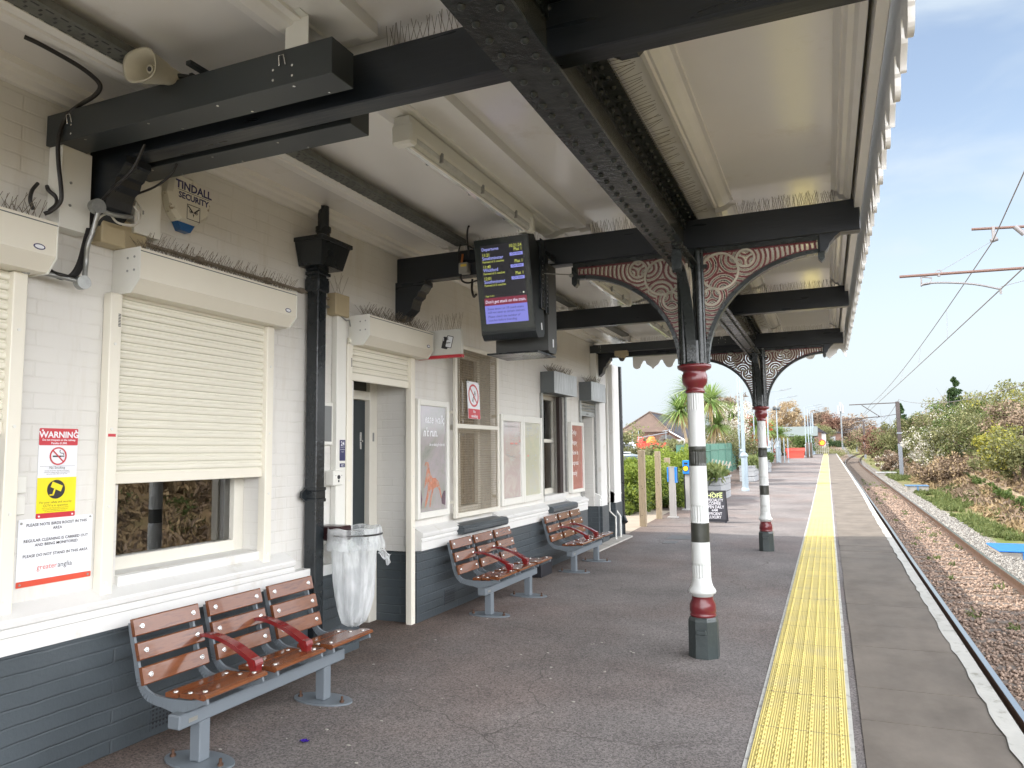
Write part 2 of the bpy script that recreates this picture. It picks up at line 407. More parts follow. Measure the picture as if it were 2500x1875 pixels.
M['beige'] = mat('beige_plastic', (0.42, 0.35, 0.22), 0.5, var=0.08)
M['tray'] = mat('dirty_perforated_tray', (0.12, 0.125, 0.11), 0.55, var=0.35, vscale=8, metal=0.2, col2=(0.16, 0.16, 0.14), c2scale=9)
M['wire'] = mat('spike_wire', (0.20, 0.17, 0.13), 0.4, metal=0.6)
M['cable'] = mat('black_cable', (0.015, 0.014, 0.014), 0.4, var=0.2, bump=0.1)
M['wcable'] = mat('white_cable', (0.6, 0.58, 0.52), 0.45)
M['horn'] = mat('beige_horn_plastic', (0.50, 0.47, 0.37), 0.45, var=0.1, vscale=6, col2=(0.25, 0.22, 0.16), c2scale=8, c2lo=0.62, c2hi=0.8)
M['sign_white'] = mat('sign_white', (0.80, 0.82, 0.86), 0.3)
M['sign_red'] = mat('sign_red', (0.55, 0.035, 0.05), 0.3)
M['sign_orange'] = mat('sign_orange_red', (0.62, 0.085, 0.05), 0.3)
M['sign_yellow'] = mat('sign_yellow', (0.85, 0.72, 0.02), 0.3)
M['ink'] = mat('black_ink', (0.02, 0.02, 0.025), 0.4)
M['ink_blue'] = mat('navy_ink', (0.02, 0.02, 0.10), 0.4)
M['blue'] = mat('blue_plastic', (0.02, 0.12, 0.35), 0.35)
M['glass_dark'] = mat('dark_glass', (0.01, 0.012, 0.012), 0.03, spec=1.0, coat=1.0)
def glass_mat():
    m = bpy.data.materials.new('window_glass'); m.use_nodes = True; nt = m.node_tree; L = nt.links.new; out = nt.nodes['Material Output']; nt.nodes.remove(nt.nodes['Principled BSDF'])
    t = nn(nt, 'ShaderNodeBsdfTransparent'); t.inputs[0].default_value = (.80, .84, .82, 1); g = nn(nt, 'ShaderNodeBsdfGlossy'); g.inputs['Roughness'].default_value = .01
    fr = nn(nt, 'ShaderNodeFresnel'); fr.inputs[0].default_value = 2.7; ms = nn(nt, 'ShaderNodeMixShader'); L(fr.outputs[0], ms.inputs[0]); L(t.outputs[0], ms.inputs[1]); L(g.outputs[0], ms.inputs[2]); L(ms.outputs[0], out.inputs['Surface']); return m
M['pane'] = glass_mat()
M['dark_in'] = mat('dark_interior', (0.02, 0.02, 0.022), 0.8)
M['door_dark'] = mat('dark_blue_green_door', (0.020, 0.030, 0.035), 0.35, bump=0.03)
M['woodwork'] = mat('cream_white_joinery', (0.72, 0.70, 0.62), 0.35, var=0.04, bump=0.12, bscale=20)
# ================================================================== GROUND, PLATFORM, TRACK
def at(u, v, y):
    """point seen at photo pixel (u, v) of the 2500 px wide picture, at distance y along the platform"""
    d = (u-1250)/f*X - (v-937.5)/f*Y + Fw
    t = y/d.y
    return Vector((0,0,1.5)) + d*t
def off(y): return 0.0 if y < 75 else (y-75)**2/1400
def xe(y): return 0.82 + 0.007*min(max(y, 0), 25)
def xr(y): return 1.45 + 0.006*min(max(y, 0), 25) + off(y)
def zg(y): return zp(min(y, 260))

def mat_asphalt():
    m = mat('asphalt', (0.152, 0.138, 0.132), 0.85, var=0.26, vscale=0.9, bump=0.5, bscale=160, spec=0.4)
    nt = m.node_tree; L = nt.links.new; b = nt.nodes['Principled BSDF']
    tc = nn(nt, 'ShaderNodeTexCoord')
    vo = nn(nt, 'ShaderNodeTexVoronoi'); vo.inputs['Scale'].default_value = 120; L(tc.outputs['Object'], vo.inputs['Vector'])
    hs = nn(nt, 'ShaderNodeSeparateColor'); L(vo.outputs['Color'], hs.inputs[0])
    rr = nn(nt, 'ShaderNodeMapRange'); rr.inputs['From Min'].default_value = 0.0; rr.inputs['From Max'].default_value = 1.0
    rr.inputs['To Min'].default_value = 0.55; rr.inputs['To Max'].default_value = 1.5; L(hs.outputs[0], rr.inputs['Value'])
    old = b.inputs['Base Color'].links[0].from_socket
    sc = nn(nt, 'ShaderNodeVectorMath', operation='SCALE'); L(old, sc.inputs[0]); L(rr.outputs[0], sc.inputs['Scale'])
    # worn reddish patches by the wall, pale grit
    n2 = nn(nt, 'ShaderNodeTexNoise'); n2.inputs['Scale'].default_value = 0.55; n2.inputs['Detail'].default_value = 7; L(tc.outputs['Object'], n2.inputs['Vector'])
    r2 = nn(nt, 'ShaderNodeMapRange'); r2.inputs['From Min'].default_value = 0.45; r2.inputs['From Max'].default_value = 0.62; r2.inputs['To Max'].default_value = 0.55
    L(n2.outputs['Fac'], r2.inputs['Value'])
    mx = nn(nt, 'ShaderNodeMix', data_type='RGBA', blend_type='MULTIPLY'); L(r2.outputs[0], mx.inputs['Factor']); L(sc.outputs[0], mx.inputs['A'])
    mx.inputs['B'].default_value = (1.06, 0.90, 0.84, 1)
    n3 = nn(nt, 'ShaderNodeTexVoronoi'); n3.inputs['Scale'].default_value = 26; n3.inputs['Randomness'].default_value = 1; L(tc.outputs['Object'], n3.inputs['Vector'])
    lt = nn(nt, 'ShaderNodeMath', operation='LESS_THAN'); L(n3.outputs['Distance'], lt.inputs[0]); lt.inputs[1].default_value = 0.075
    s3 = nn(nt, 'ShaderNodeSeparateColor'); L(n3.outputs['Color'], s3.inputs[0])
    g3 = nn(nt, 'ShaderNodeMath', operation='GREATER_THAN'); L(s3.outputs[1], g3.inputs[0]); g3.inputs[1].default_value = 0.78
    m3 = nn(nt, 'ShaderNodeMath', operation='MULTIPLY'); L(lt.outputs[0], m3.inputs[0]); L(g3.outputs[0], m3.inputs[1])
    m4 = nn(nt, 'ShaderNodeMix', data_type='RGBA'); L(m3.outputs[0], m4.inputs['Factor']); L(mx.outputs['Result'], m4.inputs['A'])
    m4.inputs['B'].default_value = (0.33, 0.31, 0.29, 1)
    # hairline cracks and old repair patches
    nw = nn(nt, 'ShaderNodeTexNoise'); nw.inputs['Scale'].default_value = 2.2; nw.inputs['Detail'].default_value = 6; L(tc.outputs['Object'], nw.inputs['Vector'])
    mvx = nn(nt, 'ShaderNodeMix', data_type='VECTOR'); mvx.inputs['Factor'].default_value = .28; L(tc.outputs['Object'], mvx.inputs['A']); L(nw.outputs['Color'], mvx.inputs['B'])
    vc = nn(nt, 'ShaderNodeTexVoronoi', feature='DISTANCE_TO_EDGE'); vc.inputs['Scale'].default_value = .55; L(mvx.outputs['Result'], vc.inputs['Vector'])
    lc = nn(nt, 'ShaderNodeMath', operation='LESS_THAN'); L(vc.outputs['Distance'], lc.inputs[0]); lc.inputs[1].default_value = .0013
    nm = nn(nt, 'ShaderNodeTexNoise'); nm.inputs['Scale'].default_value = .7; L(tc.outputs['Object'], nm.inputs['Vector'])
    gm_ = nn(nt, 'ShaderNodeMath', operation='GREATER_THAN'); L(nm.outputs['Fac'], gm_.inputs[0]); gm_.inputs[1].default_value = .47
    cm_ = nn(nt, 'ShaderNodeMath', operation='MULTIPLY'); L(lc.outputs[0], cm_.inputs[0]); L(gm_.outputs[0], cm_.inputs[1])
    m6 = nn(nt, 'ShaderNodeMix', data_type='RGBA'); L(cm_.outputs[0], m6.inputs['Factor']); L(m4.outputs['Result'], m6.inputs['A']); m6.inputs['B'].default_value = (.09, .08, .072, 1)
    ns_ = nn(nt, 'ShaderNodeTexNoise'); ns_.inputs['Scale'].default_value = 2.6; ns_.inputs['Detail'].default_value = 9; ns_.inputs['Roughness'].default_value = .75; L(tc.outputs['Object'], ns_.inputs['Vector'])
    rs_ = nn(nt, 'ShaderNodeMapRange'); rs_.inputs['From Min'].default_value = .60; rs_.inputs['From Max'].default_value = .70; rs_.inputs['To Max'].default_value = .5; L(ns_.outputs['Fac'], rs_.inputs['Value'])
    m7 = nn(nt, 'ShaderNodeMix', data_type='RGBA', blend_type='MULTIPLY'); L(rs_.outputs[0], m7.inputs['Factor']); L(m6.outputs['Result'], m7.inputs['A']); m7.inputs['B'].default_value = (.62, .60, .58, 1)
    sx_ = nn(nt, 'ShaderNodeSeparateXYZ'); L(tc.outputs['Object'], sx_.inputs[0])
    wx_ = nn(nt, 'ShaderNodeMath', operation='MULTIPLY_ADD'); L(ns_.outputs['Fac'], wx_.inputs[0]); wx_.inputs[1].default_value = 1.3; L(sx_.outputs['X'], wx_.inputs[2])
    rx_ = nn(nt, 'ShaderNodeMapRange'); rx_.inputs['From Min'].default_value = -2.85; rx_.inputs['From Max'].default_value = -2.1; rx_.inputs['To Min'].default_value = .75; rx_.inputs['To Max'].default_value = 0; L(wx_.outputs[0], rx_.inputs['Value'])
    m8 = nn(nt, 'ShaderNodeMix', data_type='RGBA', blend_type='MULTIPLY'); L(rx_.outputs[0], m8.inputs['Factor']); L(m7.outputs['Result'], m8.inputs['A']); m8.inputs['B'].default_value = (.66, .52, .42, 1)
    m4 = m8
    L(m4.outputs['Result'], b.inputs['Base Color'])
    return m
M['asphalt'] = mat_asphalt()
def mat_tactile():
    m = mat('yellow_tactile_paving', (0.60, 0.49, 0.15), 0.6, var=0.10, vscale=1.6, col2=(0.47, 0.40, 0.19), c2scale=2.6, c2lo=0.50, c2hi=0.78)
    nt = m.node_tree; L = nt.links.new; b = nt.nodes['Principled BSDF']
    tc = nn(nt, 'ShaderNodeTexCoord'); sp = nn(nt, 'ShaderNodeSeparateXYZ'); L(tc.outputs['Object'], sp.inputs[0])
    mu = nn(nt, 'ShaderNodeMath', operation='MULTIPLY'); L(sp.outputs['X'], mu.inputs[0]); mu.inputs[1].default_value = 2*PI/0.0125
    si = nn(nt, 'ShaderNodeMath', operation='SINE'); L(mu.outputs[0], si.inputs[0])
    # joints between the tiles, every 0.6 m
    my = nn(nt, 'ShaderNodeMath', operation='PINGPONG'); L(sp.outputs['Y'], my.inputs[0]); my.inputs[1].default_value = 0.31
    lt = nn(nt, 'ShaderNodeMath', operation='LESS_THAN'); L(my.outputs[0], lt.inputs[0]); lt.inputs[1].default_value = 0.004
    m2 = nn(nt, 'ShaderNodeMath', operation='MULTIPLY_ADD'); L(lt.outputs[0], m2.inputs[0]); m2.inputs[1].default_value = -2.5; L(si.outputs[0], m2.inputs[2])
    bp = nn(nt, 'ShaderNodeBump'); bp.inputs['Strength'].default_value = 0.8; bp.inputs['Distance'].default_value = 0.0015
    L(m2.outputs[0], bp.inputs['Height']); L(bp.outputs['Normal'], b.inputs['Normal'])
    old = b.inputs['Base Color'].links[0].from_socket
    mx = nn(nt, 'ShaderNodeMix', data_type='RGBA'); L(lt.outputs[0], mx.inputs['Factor']); L(old, mx.inputs['A']); mx.inputs['B'].default_value = (0.25, 0.20, 0.10, 1)
    L(mx.outputs['Result'], b.inputs['Base Color'])
    return m
M['tactile'] = mat_tactile()
M['slab'] = mat('stone_slab', (0.150, 0.130, 0.108), 0.8, spec=0.25, var=0.25, vscale=2.2, bump=0.5, bscale=9, rvar=0.08, col2=(0.26, 0.25, 0.23), c2scale=9, c2lo=0.66, c2hi=0.76, stretch=(1, 0.6, 1))
M['edge'] = mat('worn_white_edge_paint', (0.42, 0.41, 0.37), 0.6, var=0.1, bump=0.3, bscale=30, col2=(0.20, 0.19, 0.15), c2scale=7, c2lo=0.55, c2hi=0.68)
M['mortar'] = mat('pale_mortar', (0.45, 0.45, 0.42), 0.8, var=0.15, bump=0.3, bscale=50, col2=(0.25, 0.23, 0.2), c2scale=14)
M['pface'] = brick_mat('platform_face_brick', (0.10, 0.075, 0.06), 0.8, 0.8, 0.2)
M['rust'] = mat('rusty_rail_steel', (0.085, 0.050, 0.032), 0.7, var=0.25, vscale=9)
M['railtop'] = mat('polished_rail_top', (0.55, 0.56, 0.58), 0.18, metal=1.0)
M['sleeper'] = mat('weathered_sleeper', (0.13, 0.105, 0.085), 0.8, var=0.3, vscale=4, bump=0.5, bscale=20, stretch=(0.5, 5, 5))
M['concrete'] = mat('concrete', (0.33, 0.31, 0.28), 0.75, var=0.15, bump=0.3, bscale=25, col2=(0.2, 0.19, 0.16), c2scale=3)

ys = [-8, -4, 0, 4, 8, 12, 16, 17, 18, 19, 20, 21, 22] + list(np.arange(24, 97.1, 4)) + [97]
def ribbon(mb, fx0, fx1, dz, ys=ys, side=None):
    for a, b in zip(ys[:-1], ys[1:]):
        mb.quad((fx0(a), a, zp(a)+dz), (fx1(a), a, zp(a)+dz), (fx1(b), b, zp(b)+dz), (fx0(b), b, zp(b)+dz))
        if side: mb.quad((fx1(a), a, zp(a)+dz-side), (fx1(b), b, zp(b)+dz-side), (fx1(b), b, zp(b)+dz), (fx1(a), a, zp(a)+dz))
K = lambda c: (lambda y: c)
mb = MB(); ribbon(mb, K(-5.05), K(0.60), 0.0)
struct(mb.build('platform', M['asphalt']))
mb = MB(); ribbon(mb, K(-0.445), K(0.055), 0.004); struct(mb.build('mortar_bed', M['mortar']))
mb = MB(); ribbon(mb, K(-0.42), K(0.032), 0.012, side=0.012)
a0 = 2.4
for k in range(6):                      # raised blisters along the near stretch
    cx = -0.42 + 0.038 + k*0.0752
    y = a0
    while y < 17:
        vs = []
        for r, z in ((1.0, 0.0), (0.75, 0.0045), (0.35, 0.0062)):
            for i in range(8):
                t = 2*PI*i/8; vs.append((cx+0.0125*r*math.cos(t), y+0.021*r*math.sin(t), 0.012+z+zp(y)))
        mb.add(vs, [(i, (i+1) % 8, 8+(i+1) % 8, 8+i) for i in range(8)] + [(8+i, 8+(i+1) % 8, 16+(i+1) % 8, 16+i) for i in range(8)] + [tuple(range(16, 24))], True)
        y += 0.066
struct(mb.build('tactile_paving', M['tactile']))
# coping slabs: separate stones with open joints, each a little off level
mb = MB(); rs = random.Random(3); y = -6.0
while y < 97:
    Ls = rs.choice([0.75, 0.9, 0.62, 1.05]); y2 = min(y+Ls, 97); g = 0.004
    h = 0.006 + rs.uniform(-0.002, 0.003)
    xa, xb = 0.098+rs.uniform(-.004, .004), xe(y)-0.0
    za, zb = zp(y)+h, zp(y2)+h+rs.uniform(-0.001, 0.001)
    mb.add([(xa, y+g, za), (xb, y+g, za), (xe(y2), y2-g, zb), (xa, y2-g, zb), (xa, y+g, za-.05), (xb, y+g, za-.05), (xe(y2), y2-g, zb-.05), (xa, y2-g, zb-.05)],
           [(0,1,2,3), (0,4,5,1), (1,5,6,2), (2,6,7,3), (3,7,4,0)])
    y = y2
struct(mb.build('platform_slabs', M['slab']))
mb = MB()
yy = list(np.arange(-6, 30, 0.18)) + list(np.arange(30, 97.1, 1.0)); rs = random.Random(5)
w = [0.085 + rs.uniform(-0.010, 0.010) for _ in yy]
for i in range(len(yy)-1):
    a, b = yy[i], yy[i+1]
    mb.quad((xe(a)-w[i], a, zp(a)+.0125), (xe(a)+.012, a, zp(a)+.0125), (xe(b)+.012, b, zp(b)+.0125), (xe(b)-w[i+1], b, zp(b)+.0125))
    mb.quad((xe(a)+.012, a, zp(a)-.055), (xe(b)+.012, b, zp(b)-.055), (xe(b)+.012, b, zp(b)+.0125), (xe(a)+.012, a, zp(a)+.0125))
    mb.quad((xe(a)-.08, a, zp(a)-.055), (xe(b)-.08, b, zp(b)-.055), (xe(b)+.012, b, zp(b)-.055), (xe(a)+.012, a, zp(a)-.055))
struct(mb.build('platform_edge_line', M['edge']))
mb = MB(); ribbon(mb, lambda y: xe(y)-.09, lambda y: xe(y)-.08, -.055, side=1.1)
mb.quad((xe(97)-.08, 97, zp(97)-1.1), (-5.05, 97, zp(97)-1.1), (-5.05, 97, zp(97)), (xe(97)-.08, 97, zp(97)))
struct(mb.build('platform_face', M['pface']))

# ---- ground: one sheet to the horizon
def bank(x, y):
    """embankment height above track formation, right of the line"""
    d = x - off(y)
    if d < 5.2: return 0.0
    top = 1.7 + 0.9*math.sin(y*0.045+0.6) + 0.4*math.sin(y*0.17)
    t = min(1, (d-5.2)/6.5); s = t*t*(3-2*t)
    return s*(top+0.9) + 0.12*math.sin(x*1.7+y*0.9)*min(1, d-5.2)
def gz(x, y):
    z = zg(y)
    d = x - off(y)
    if y < 97.01:
        if x < 0.75: return z - 0.03
    elif d < 0.75:
        return z - 1.05 + 0.9*min(1, max(0, (-1.2-d)/3.0))
    if d < 3.05: return z - 1.10
    if d < 3.45: return z - 1.06
    if d < 4.2: return z - 1.06 - 0.12*(d-3.45)/0.75
    return z - 1.18 + 0.06*math.sin(x*2.1+y*0.7) + bank(x, y)
xs = [-700, -300, -150, -80, -50, -35, -25, -18, -12, -8, -5.2, -3, -1.5, 0.74, 0.76, 1.5, 2.3, 3.0, 3.1, 3.45, 3.8, 4.2, 4.7, 5.2, 5.8, 6.4, 7, 7.7, 8.4, 9.2, 10, 11, 12, 14, 17, 22, 30, 45, 70, 110, 180, 320, 700]
gy = list(np.arange(-30, 60, 1.5)) + list(np.arange(60, 96.5, 3)) + [97, 97.1] + list(np.arange(100, 260, 6)) + [280, 330, 400, 520, 700, 1000, 1500]
V = []; 
for y in gy:
    for x in xs:
        o_ = off(min(y, 330)) if x > 0.75 or y > 97.05 else 0
        xx = x + (o_ if -20 < x < 60 else 0)
        V.append((xx, y, gz(xx, y) if y < 330 else zg(y)-1 + (2.5 if x > 12 else 0)))
n = len(xs); F = [(j*n+i, j*n+i+1, (j+1)*n+i+1, (j+1)*n+i) for j in range(len(gy)-1) for i in range(n-1)]
def mat_ground():
    m = mat('ground_cover', (0.12, 0.10, 0.06), 0.9, var=0.25, vscale=1.5, bump=0.8, bscale=12, spec=0.2)
    nt = m.node_tree; L = nt.links.new; b = nt.nodes['Principled BSDF']
    tc = nn(nt, 'ShaderNodeTexCoord'); sp = nn(nt, 'ShaderNodeSeparateXYZ'); L(tc.outputs['Object'], sp.inputs[0])
    def noise(s, lo, hi, st=None):
        n = nn(nt, 'ShaderNodeTexNoise'); n.inputs['Scale'].default_value = s; n.inputs['Detail'].default_value = 8; n.inputs['Roughness'].default_value = .65
        src = tc.outputs['Object']
        if st:
            mp = nn(nt, 'ShaderNodeMapping'); mp.inputs['Scale'].default_value = st; L(src, mp.inputs[0]); src = mp.outputs[0]
        L(src, n.inputs['Vector']); r = nn(nt, 'ShaderNodeMapRange'); r.inputs['From Min'].default_value = lo; r.inputs['From Max'].default_value = hi
        L(n.outputs['Fac'], r.inputs['Value']); return r.outputs[0]
    def mixc(fac, a, bcol):
        mx = nn(nt, 'ShaderNodeMix', data_type='RGBA'); L(fac, mx.inputs['Factor'])
        if isinstance(a, tuple): mx.inputs['A'].default_value = (*a, 1)
        else: L(a, mx.inputs['A'])
        if isinstance(bcol, tuple): mx.inputs['B'].default_value = (*bcol, 1)
        else: L(bcol, mx.inputs['B'])
        return mx.outputs['Result']
    def band(lo, hi):   # 0 below lo, 1 above hi along x, wobbling
        n = nn(nt, 'ShaderNodeTexNoise'); n.inputs['Scale'].default_value = 1.3; n.inputs['Detail'].default_value = 6; L(tc.outputs['Object'], n.inputs['Vector'])
        a = nn(nt, 'ShaderNodeMath', operation='MULTIPLY_ADD'); L(n.outputs['Fac'], a.inputs[0]); a.inputs[1].default_value = 0.9; L(sp.outputs['X'], a.inputs[2])
        r = nn(nt, 'ShaderNodeMapRange'); r.inputs['From Min'].default_value = lo+.45; r.inputs['From Max'].default_value = hi+.45; L(a.outputs[0], r.inputs['Value'])
        return r.outputs[0]
    track = mixc(noise(3.0, .4, .6), (0.25, 0.185, 0.14), (0.16, 0.12, 0.09))
    grey = mixc(noise(14, .35, .65), (0.24, 0.225, 0.20), (0.13, 0.12, 0.11))
    grass = mixc(noise(1.1, .42, .58), (0.12, 0.15, 0.045), (0.22, 0.18, 0.10))
    scrub = mixc(noise(0.8, .4, .62), (0.24, 0.17, 0.105), (0.14, 0.12, 0.055))
    c = mixc(band(3.05, 3.2), track, grey)
    c = mixc(band(3.9, 4.3), c, grass)
    c = mixc(band(5.8, 6.8), c, scrub)
    left = mixc(noise(0.4, .4, .6), (0.10, 0.09, 0.08), (0.13, 0.12, 0.10))
    ls = nn(nt, 'ShaderNodeMath', operation='LESS_THAN'); L(sp.outputs['X'], ls.inputs[0]); ls.inputs[1].default_value = 0.75
    yl = nn(nt, 'ShaderNodeMath', operation='LESS_THAN'); L(sp.outputs['Y'], yl.inputs[0]); yl.inputs[1].default_value = 60
    an = nn(nt, 'ShaderNodeMath', operation='MULTIPLY'); L(ls.outputs[0], an.inputs[0]); L(yl.outputs[0], an.inputs[1])
    c = mixc(an.outputs[0], c, left)
    L(c, b.inputs['Base Color'])
    return m
M['ground'] = mat_ground()
struct(np_mesh('ground', M['ground'], V, F, smooth=True))

# forecourt tarmac and pale path left of the platform
mb = MB(); mb.quad((-45, 13.0, -0.012), (-5.0, 13.0, -0.012), (-5.0, 60, zp(60)-0.02), (-45, 60, zp(60)-0.02))
mb.quad((-45, -10, -0.012), (-12, -10, -0.012), (-12, 13, -0.012), (-45, 13, -0.012))
struct(mb.build('forecourt', mat('forecourt_tarmac', (0.22, 0.20, 0.19), 0.85, var=0.15, bump=0.3, bscale=80)))
mb = MB(); mb.quad((-5.6, 13.4, 0.004), (-3.42, 13.4, 0.004), (-3.75, 20.5, 0.008), (-5.6, 20.5, 0.008))
struct(mb.build('path', mat('pale_concrete_path', (0.30, 0.255, 0.20), 0.8, var=0.12, bump=0.25, bscale=60)))

# ---- rails
def rail(x0fn, label):
    root = thing('rail', label, 'rail', (x0fn(0), 0, 0), group='running rails of the railway line')
    web, top = MB(), MB()
    ysr = list(np.arange(-10, 76, 4)) + list(np.arange(76, 300, 6))
    prof = [(-.07, -.158), (.07, -.158), (.07, -.148), (.012, -.130), (.010, -.045), (.036, -.035), (.036, -.006), (.030, -.001), (-.030, -.001), (-.036, -.006), (-.036, -.035), (-.010, -.045), (-.012, -.130), (-.07, -.148)]
    vs = []
    for y in ysr: vs += [(x0fn(y)+u, y, zg(y)-.9+v) for u, v in prof]
    n = len(prof); web.add(vs, [(j*n+i, j*n+(i+1) % n, (j+1)*n+(i+1) % n, (j+1)*n+i) for j in range(len(ysr)-1) for i in range(n)])
    vs = []
    for y in ysr: vs += [(x0fn(y)-.030, y, zg(y)-.9), (x0fn(y)+.028, y, zg(y)-.9)]
    top.add(vs, [(j*2, j*2+1, j*2+3, j*2+2) for j in range(len(ysr)-1)])
    web.build('rail_web', M['rust'], root); top.build('running_surface', M['railtop'], root)
rail(xr, 'steel running rail closest to the platform edge, dark sides and bright worn top')
rail(lambda y: xr(y)+1.505, 'rusty brown running rail on the far side of the track, beside the pale ballast shoulder')
mb = MB(); mb.bbox(-1.28, 1.28, -.125, .125, -.12, 0, .012)
for s in (-1, 1):
    for q in (-.36, .36): mb.box(s*.752+q*.28-.03, s*.752+q*.28+.03, -.05, .05, 0, .035)
sl0 = mb.build('sleeper', M['sleeper'])
tag(sl0, 'weathered sleeper half buried in brown ballast under the two rails', 'sleeper', 'sleepers under the track')
y = 5.0; first = True
while y < 120:
    o = sl0 if first else sl0.copy()
    if not first: COL.objects.link(o)
    first = False
    o.location = (xr(y)+.752+random.uniform(-.02, .02), y, zg(y)-1.072+random.uniform(-.006, .004)); o.rotation_euler = (0, 0, random.uniform(-.01, .01)-(2*(y-75)/1400 if y > 75 else 0))
    y += 0.68

# ---- ballast stones (nobody could count them)
def stones(name, n, fx, ymin, ymax, size, m, zfn, seed, p=2.0):
    rg = np.random.default_rng(seed)
    base = np.array([(1,0,0),(-1,0,0),(0,1,0),(0,-1,0),(0,0,1),(0,0,-1)], float)
    fc = np.array([(0,2,4),(2,1,4),(1,3,4),(3,0,4),(2,0,5),(1,2,5),(3,1,5),(0,3,5)])
    yv = ymin + (ymax-ymin)*rg.random(n)**p
    xv = np.array([fx(a, b) for a, b in zip(yv, rg.random(n))])
    zv = np.array([zfn(a, b) for a, b in zip(xv, yv)])
    s = size*(0.6+0.8*rg.random((n, 1, 1)))*(1+yv[:, None, None]*0.012)
    P = base[None]*(0.55+0.6*rg.random((n, 6, 1)))*np.array([1, 1, .75])
    a = rg.random(n)*2*PI; ca, sa = np.cos(a)[:, None], np.sin(a)[:, None]
    t = (rg.random(n)-.5)*1.6; ct, st = np.cos(t)[:, None], np.sin(t)[:, None]
    Px, Py, Pz = P[..., 0], P[..., 1], P[..., 2]
    Px, Pz = Px*ct-Pz*st, Px*st+Pz*ct
    Px, Py = Px*ca-Py*sa, Px*sa+Py*ca
    P = np.stack([Px, Py, Pz], -1)*s + np.stack([xv, yv, zv], -1)[:, None]
    F = (fc[None]+6*np.arange(n)[:, None, None]).reshape(-1, 3)
    o = np_mesh(name, m, P.reshape(-1, 3), F)
    return tag(o, None or name, 'gravel', kind='stuff') if False else o
def rnd_mat(name, c1, c2, rough=0.85):
    m = mat(name, c1, rough, spec=0.25); nt = m.node_tree; b = nt.nodes['Principled BSDF']
    g = nn(nt, 'ShaderNodeNewGeometry'); mx = nn(nt, 'ShaderNodeMix', data_type='RGBA'); mx.inputs['A'].default_value = (*c1, 1); mx.inputs['B'].default_value = (*c2, 1)
    nt.links.new(g.outputs['Random Per Island'], mx.inputs['Factor']); nt.links.new(mx.outputs['Result'], b.inputs['Base Color']); return m
M['stone_br'] = rnd_mat('brown_ballast', (0.14, 0.10, 0.078), (0.38, 0.28, 0.215))
M['stone_gr'] = rnd_mat('grey_ballast', (0.13, 0.12, 0.11), (0.34, 0.33, 0.30))
o = stones('track_ballast', 26000, lambda y, r: xe(y)+.02+(3.05-xe(y))*r, 5, 48, 0.026, M['stone_br'], lambda x, y: zp(y)-1.095+random.uniform(0, .035), 1)
tag(o, 'brown stone ballast between and beside the rails', 'ballast', kind='stuff')
o = stones('shoulder_ballast', 15000, lambda y, r: 3.08+1.0*r, 12, 62, 0.026, M['stone_gr'], lambda x, y: gz(x, y)+.01, 2, 1.6)
tag(o, 'pale grey stone ballast along the far side of the track', 'ballast', kind='stuff')
# ================================================================== STATION BUILDING
XW = -3.50                       # face of the upper wall
bld = thing('station_building', 'single storey white painted brick station building with dark grey plinth and cream joinery', 'building', (-8, 6.4, 0))
# openings in the upper wall: (y0, y1, z0, z1)
OP = [(1.25, 2.26, 0.90, 2.42), (2.83, 3.90, 0.88, 2.42), (4.96, 5.84, -0.02, 2.42), (6.68, 7.60, 0.86, 2.60), (9.26, 10.12, 0.92, 2.30), (10.98, 11.56, -0.02, 2.30), (12.02, 12.45, -0.02, 2.6)]
Y0, Y1, ZT = -6.0, 12.86, 4.1
def wall_grid(mb, x0, x1, yA, yB, zA, zB, ops):
    ycuts = sorted({yA, yB, *[min(max(a, yA), yB) for o in ops for a in o[:2]]}); 
    for a, b in zip(ycuts[:-1], ycuts[1:]):
        if b-a < 1e-4: continue
        m_ = (a+b)/2; hs = sorted([(o[2], o[3]) for o in ops if o[0] < m_ < o[1]])
        z = zA
        for lo, hi in hs:
            if lo > z: mb.box(x0, x1, a, b, z, min(lo, zB))
            z = max(z, hi)
        if z < zB: mb.box(x0, x1, a, b, z, zB)
mb = MB(); wall_grid(mb, XW-.28, XW, Y0, Y1, 0.62, ZT, OP)
mb.box(-14, XW, Y1, Y1+.0, 0, 0.001)
mb.build('wall', M['wall'], bld)
mb = MB(); mb.box(-14, XW-.001, Y1-.25, Y1-.001, 0.62, 3.15); mb.build('wall', M['wall'], bld)      # end wall
# plinth stands 7 cm proud
PO = [(o[0], o[1], o[2], o[3]) for o in OP]
mb = MB(); wall_grid(mb, XW-.28, XW+.07, Y0, Y1+.05, -.1, 0.625, [o for o in PO if o[2] < 0])
mb.box(-14, XW-.29, Y1-.25, Y1+.05, -.1, 0.62)
mb.build('plinth', M['plinth'], bld)
# moulded string course: white band, beads, sloped ledge
prof = [(-.02, .625), (.085, .625), (.085, .700), (.092, .706), (.092, .722), (.084, .728), (.084, .738), (.098, .748), (.102, .772), (.098, .782), (.0, .835), (-.02, .835)]
segs = [(Y0, 4.16), (4.60, 4.93), (5.90, 6.66), (6.66, 7.62), (7.62, 9.24), (10.16, 10.95), (11.60, 12.0), (12.47, Y1+.05)]
for a, b in segs:
    if (a, b) == (6.66, 7.62):
        p2 = [(-.02, .625), (.085, .625), (.085, .700), (-.02, .700)]
    else: p2 = prof
    mb = MB(); mb.prism(p2, lambda u, v, w: (XW+u, w, v), a, b); mb.build('ledge', M['render'], bld)
mb = MB(); mb.box(XW, XW+.085, 4.16, 4.60, .625, .70); mb.build('ledge', M['render'], bld)
mb = MB(); mb.box(XW, XW+.085, 9.24, 10.16, .625, .70); mb.build('ledge', M['render'], bld)
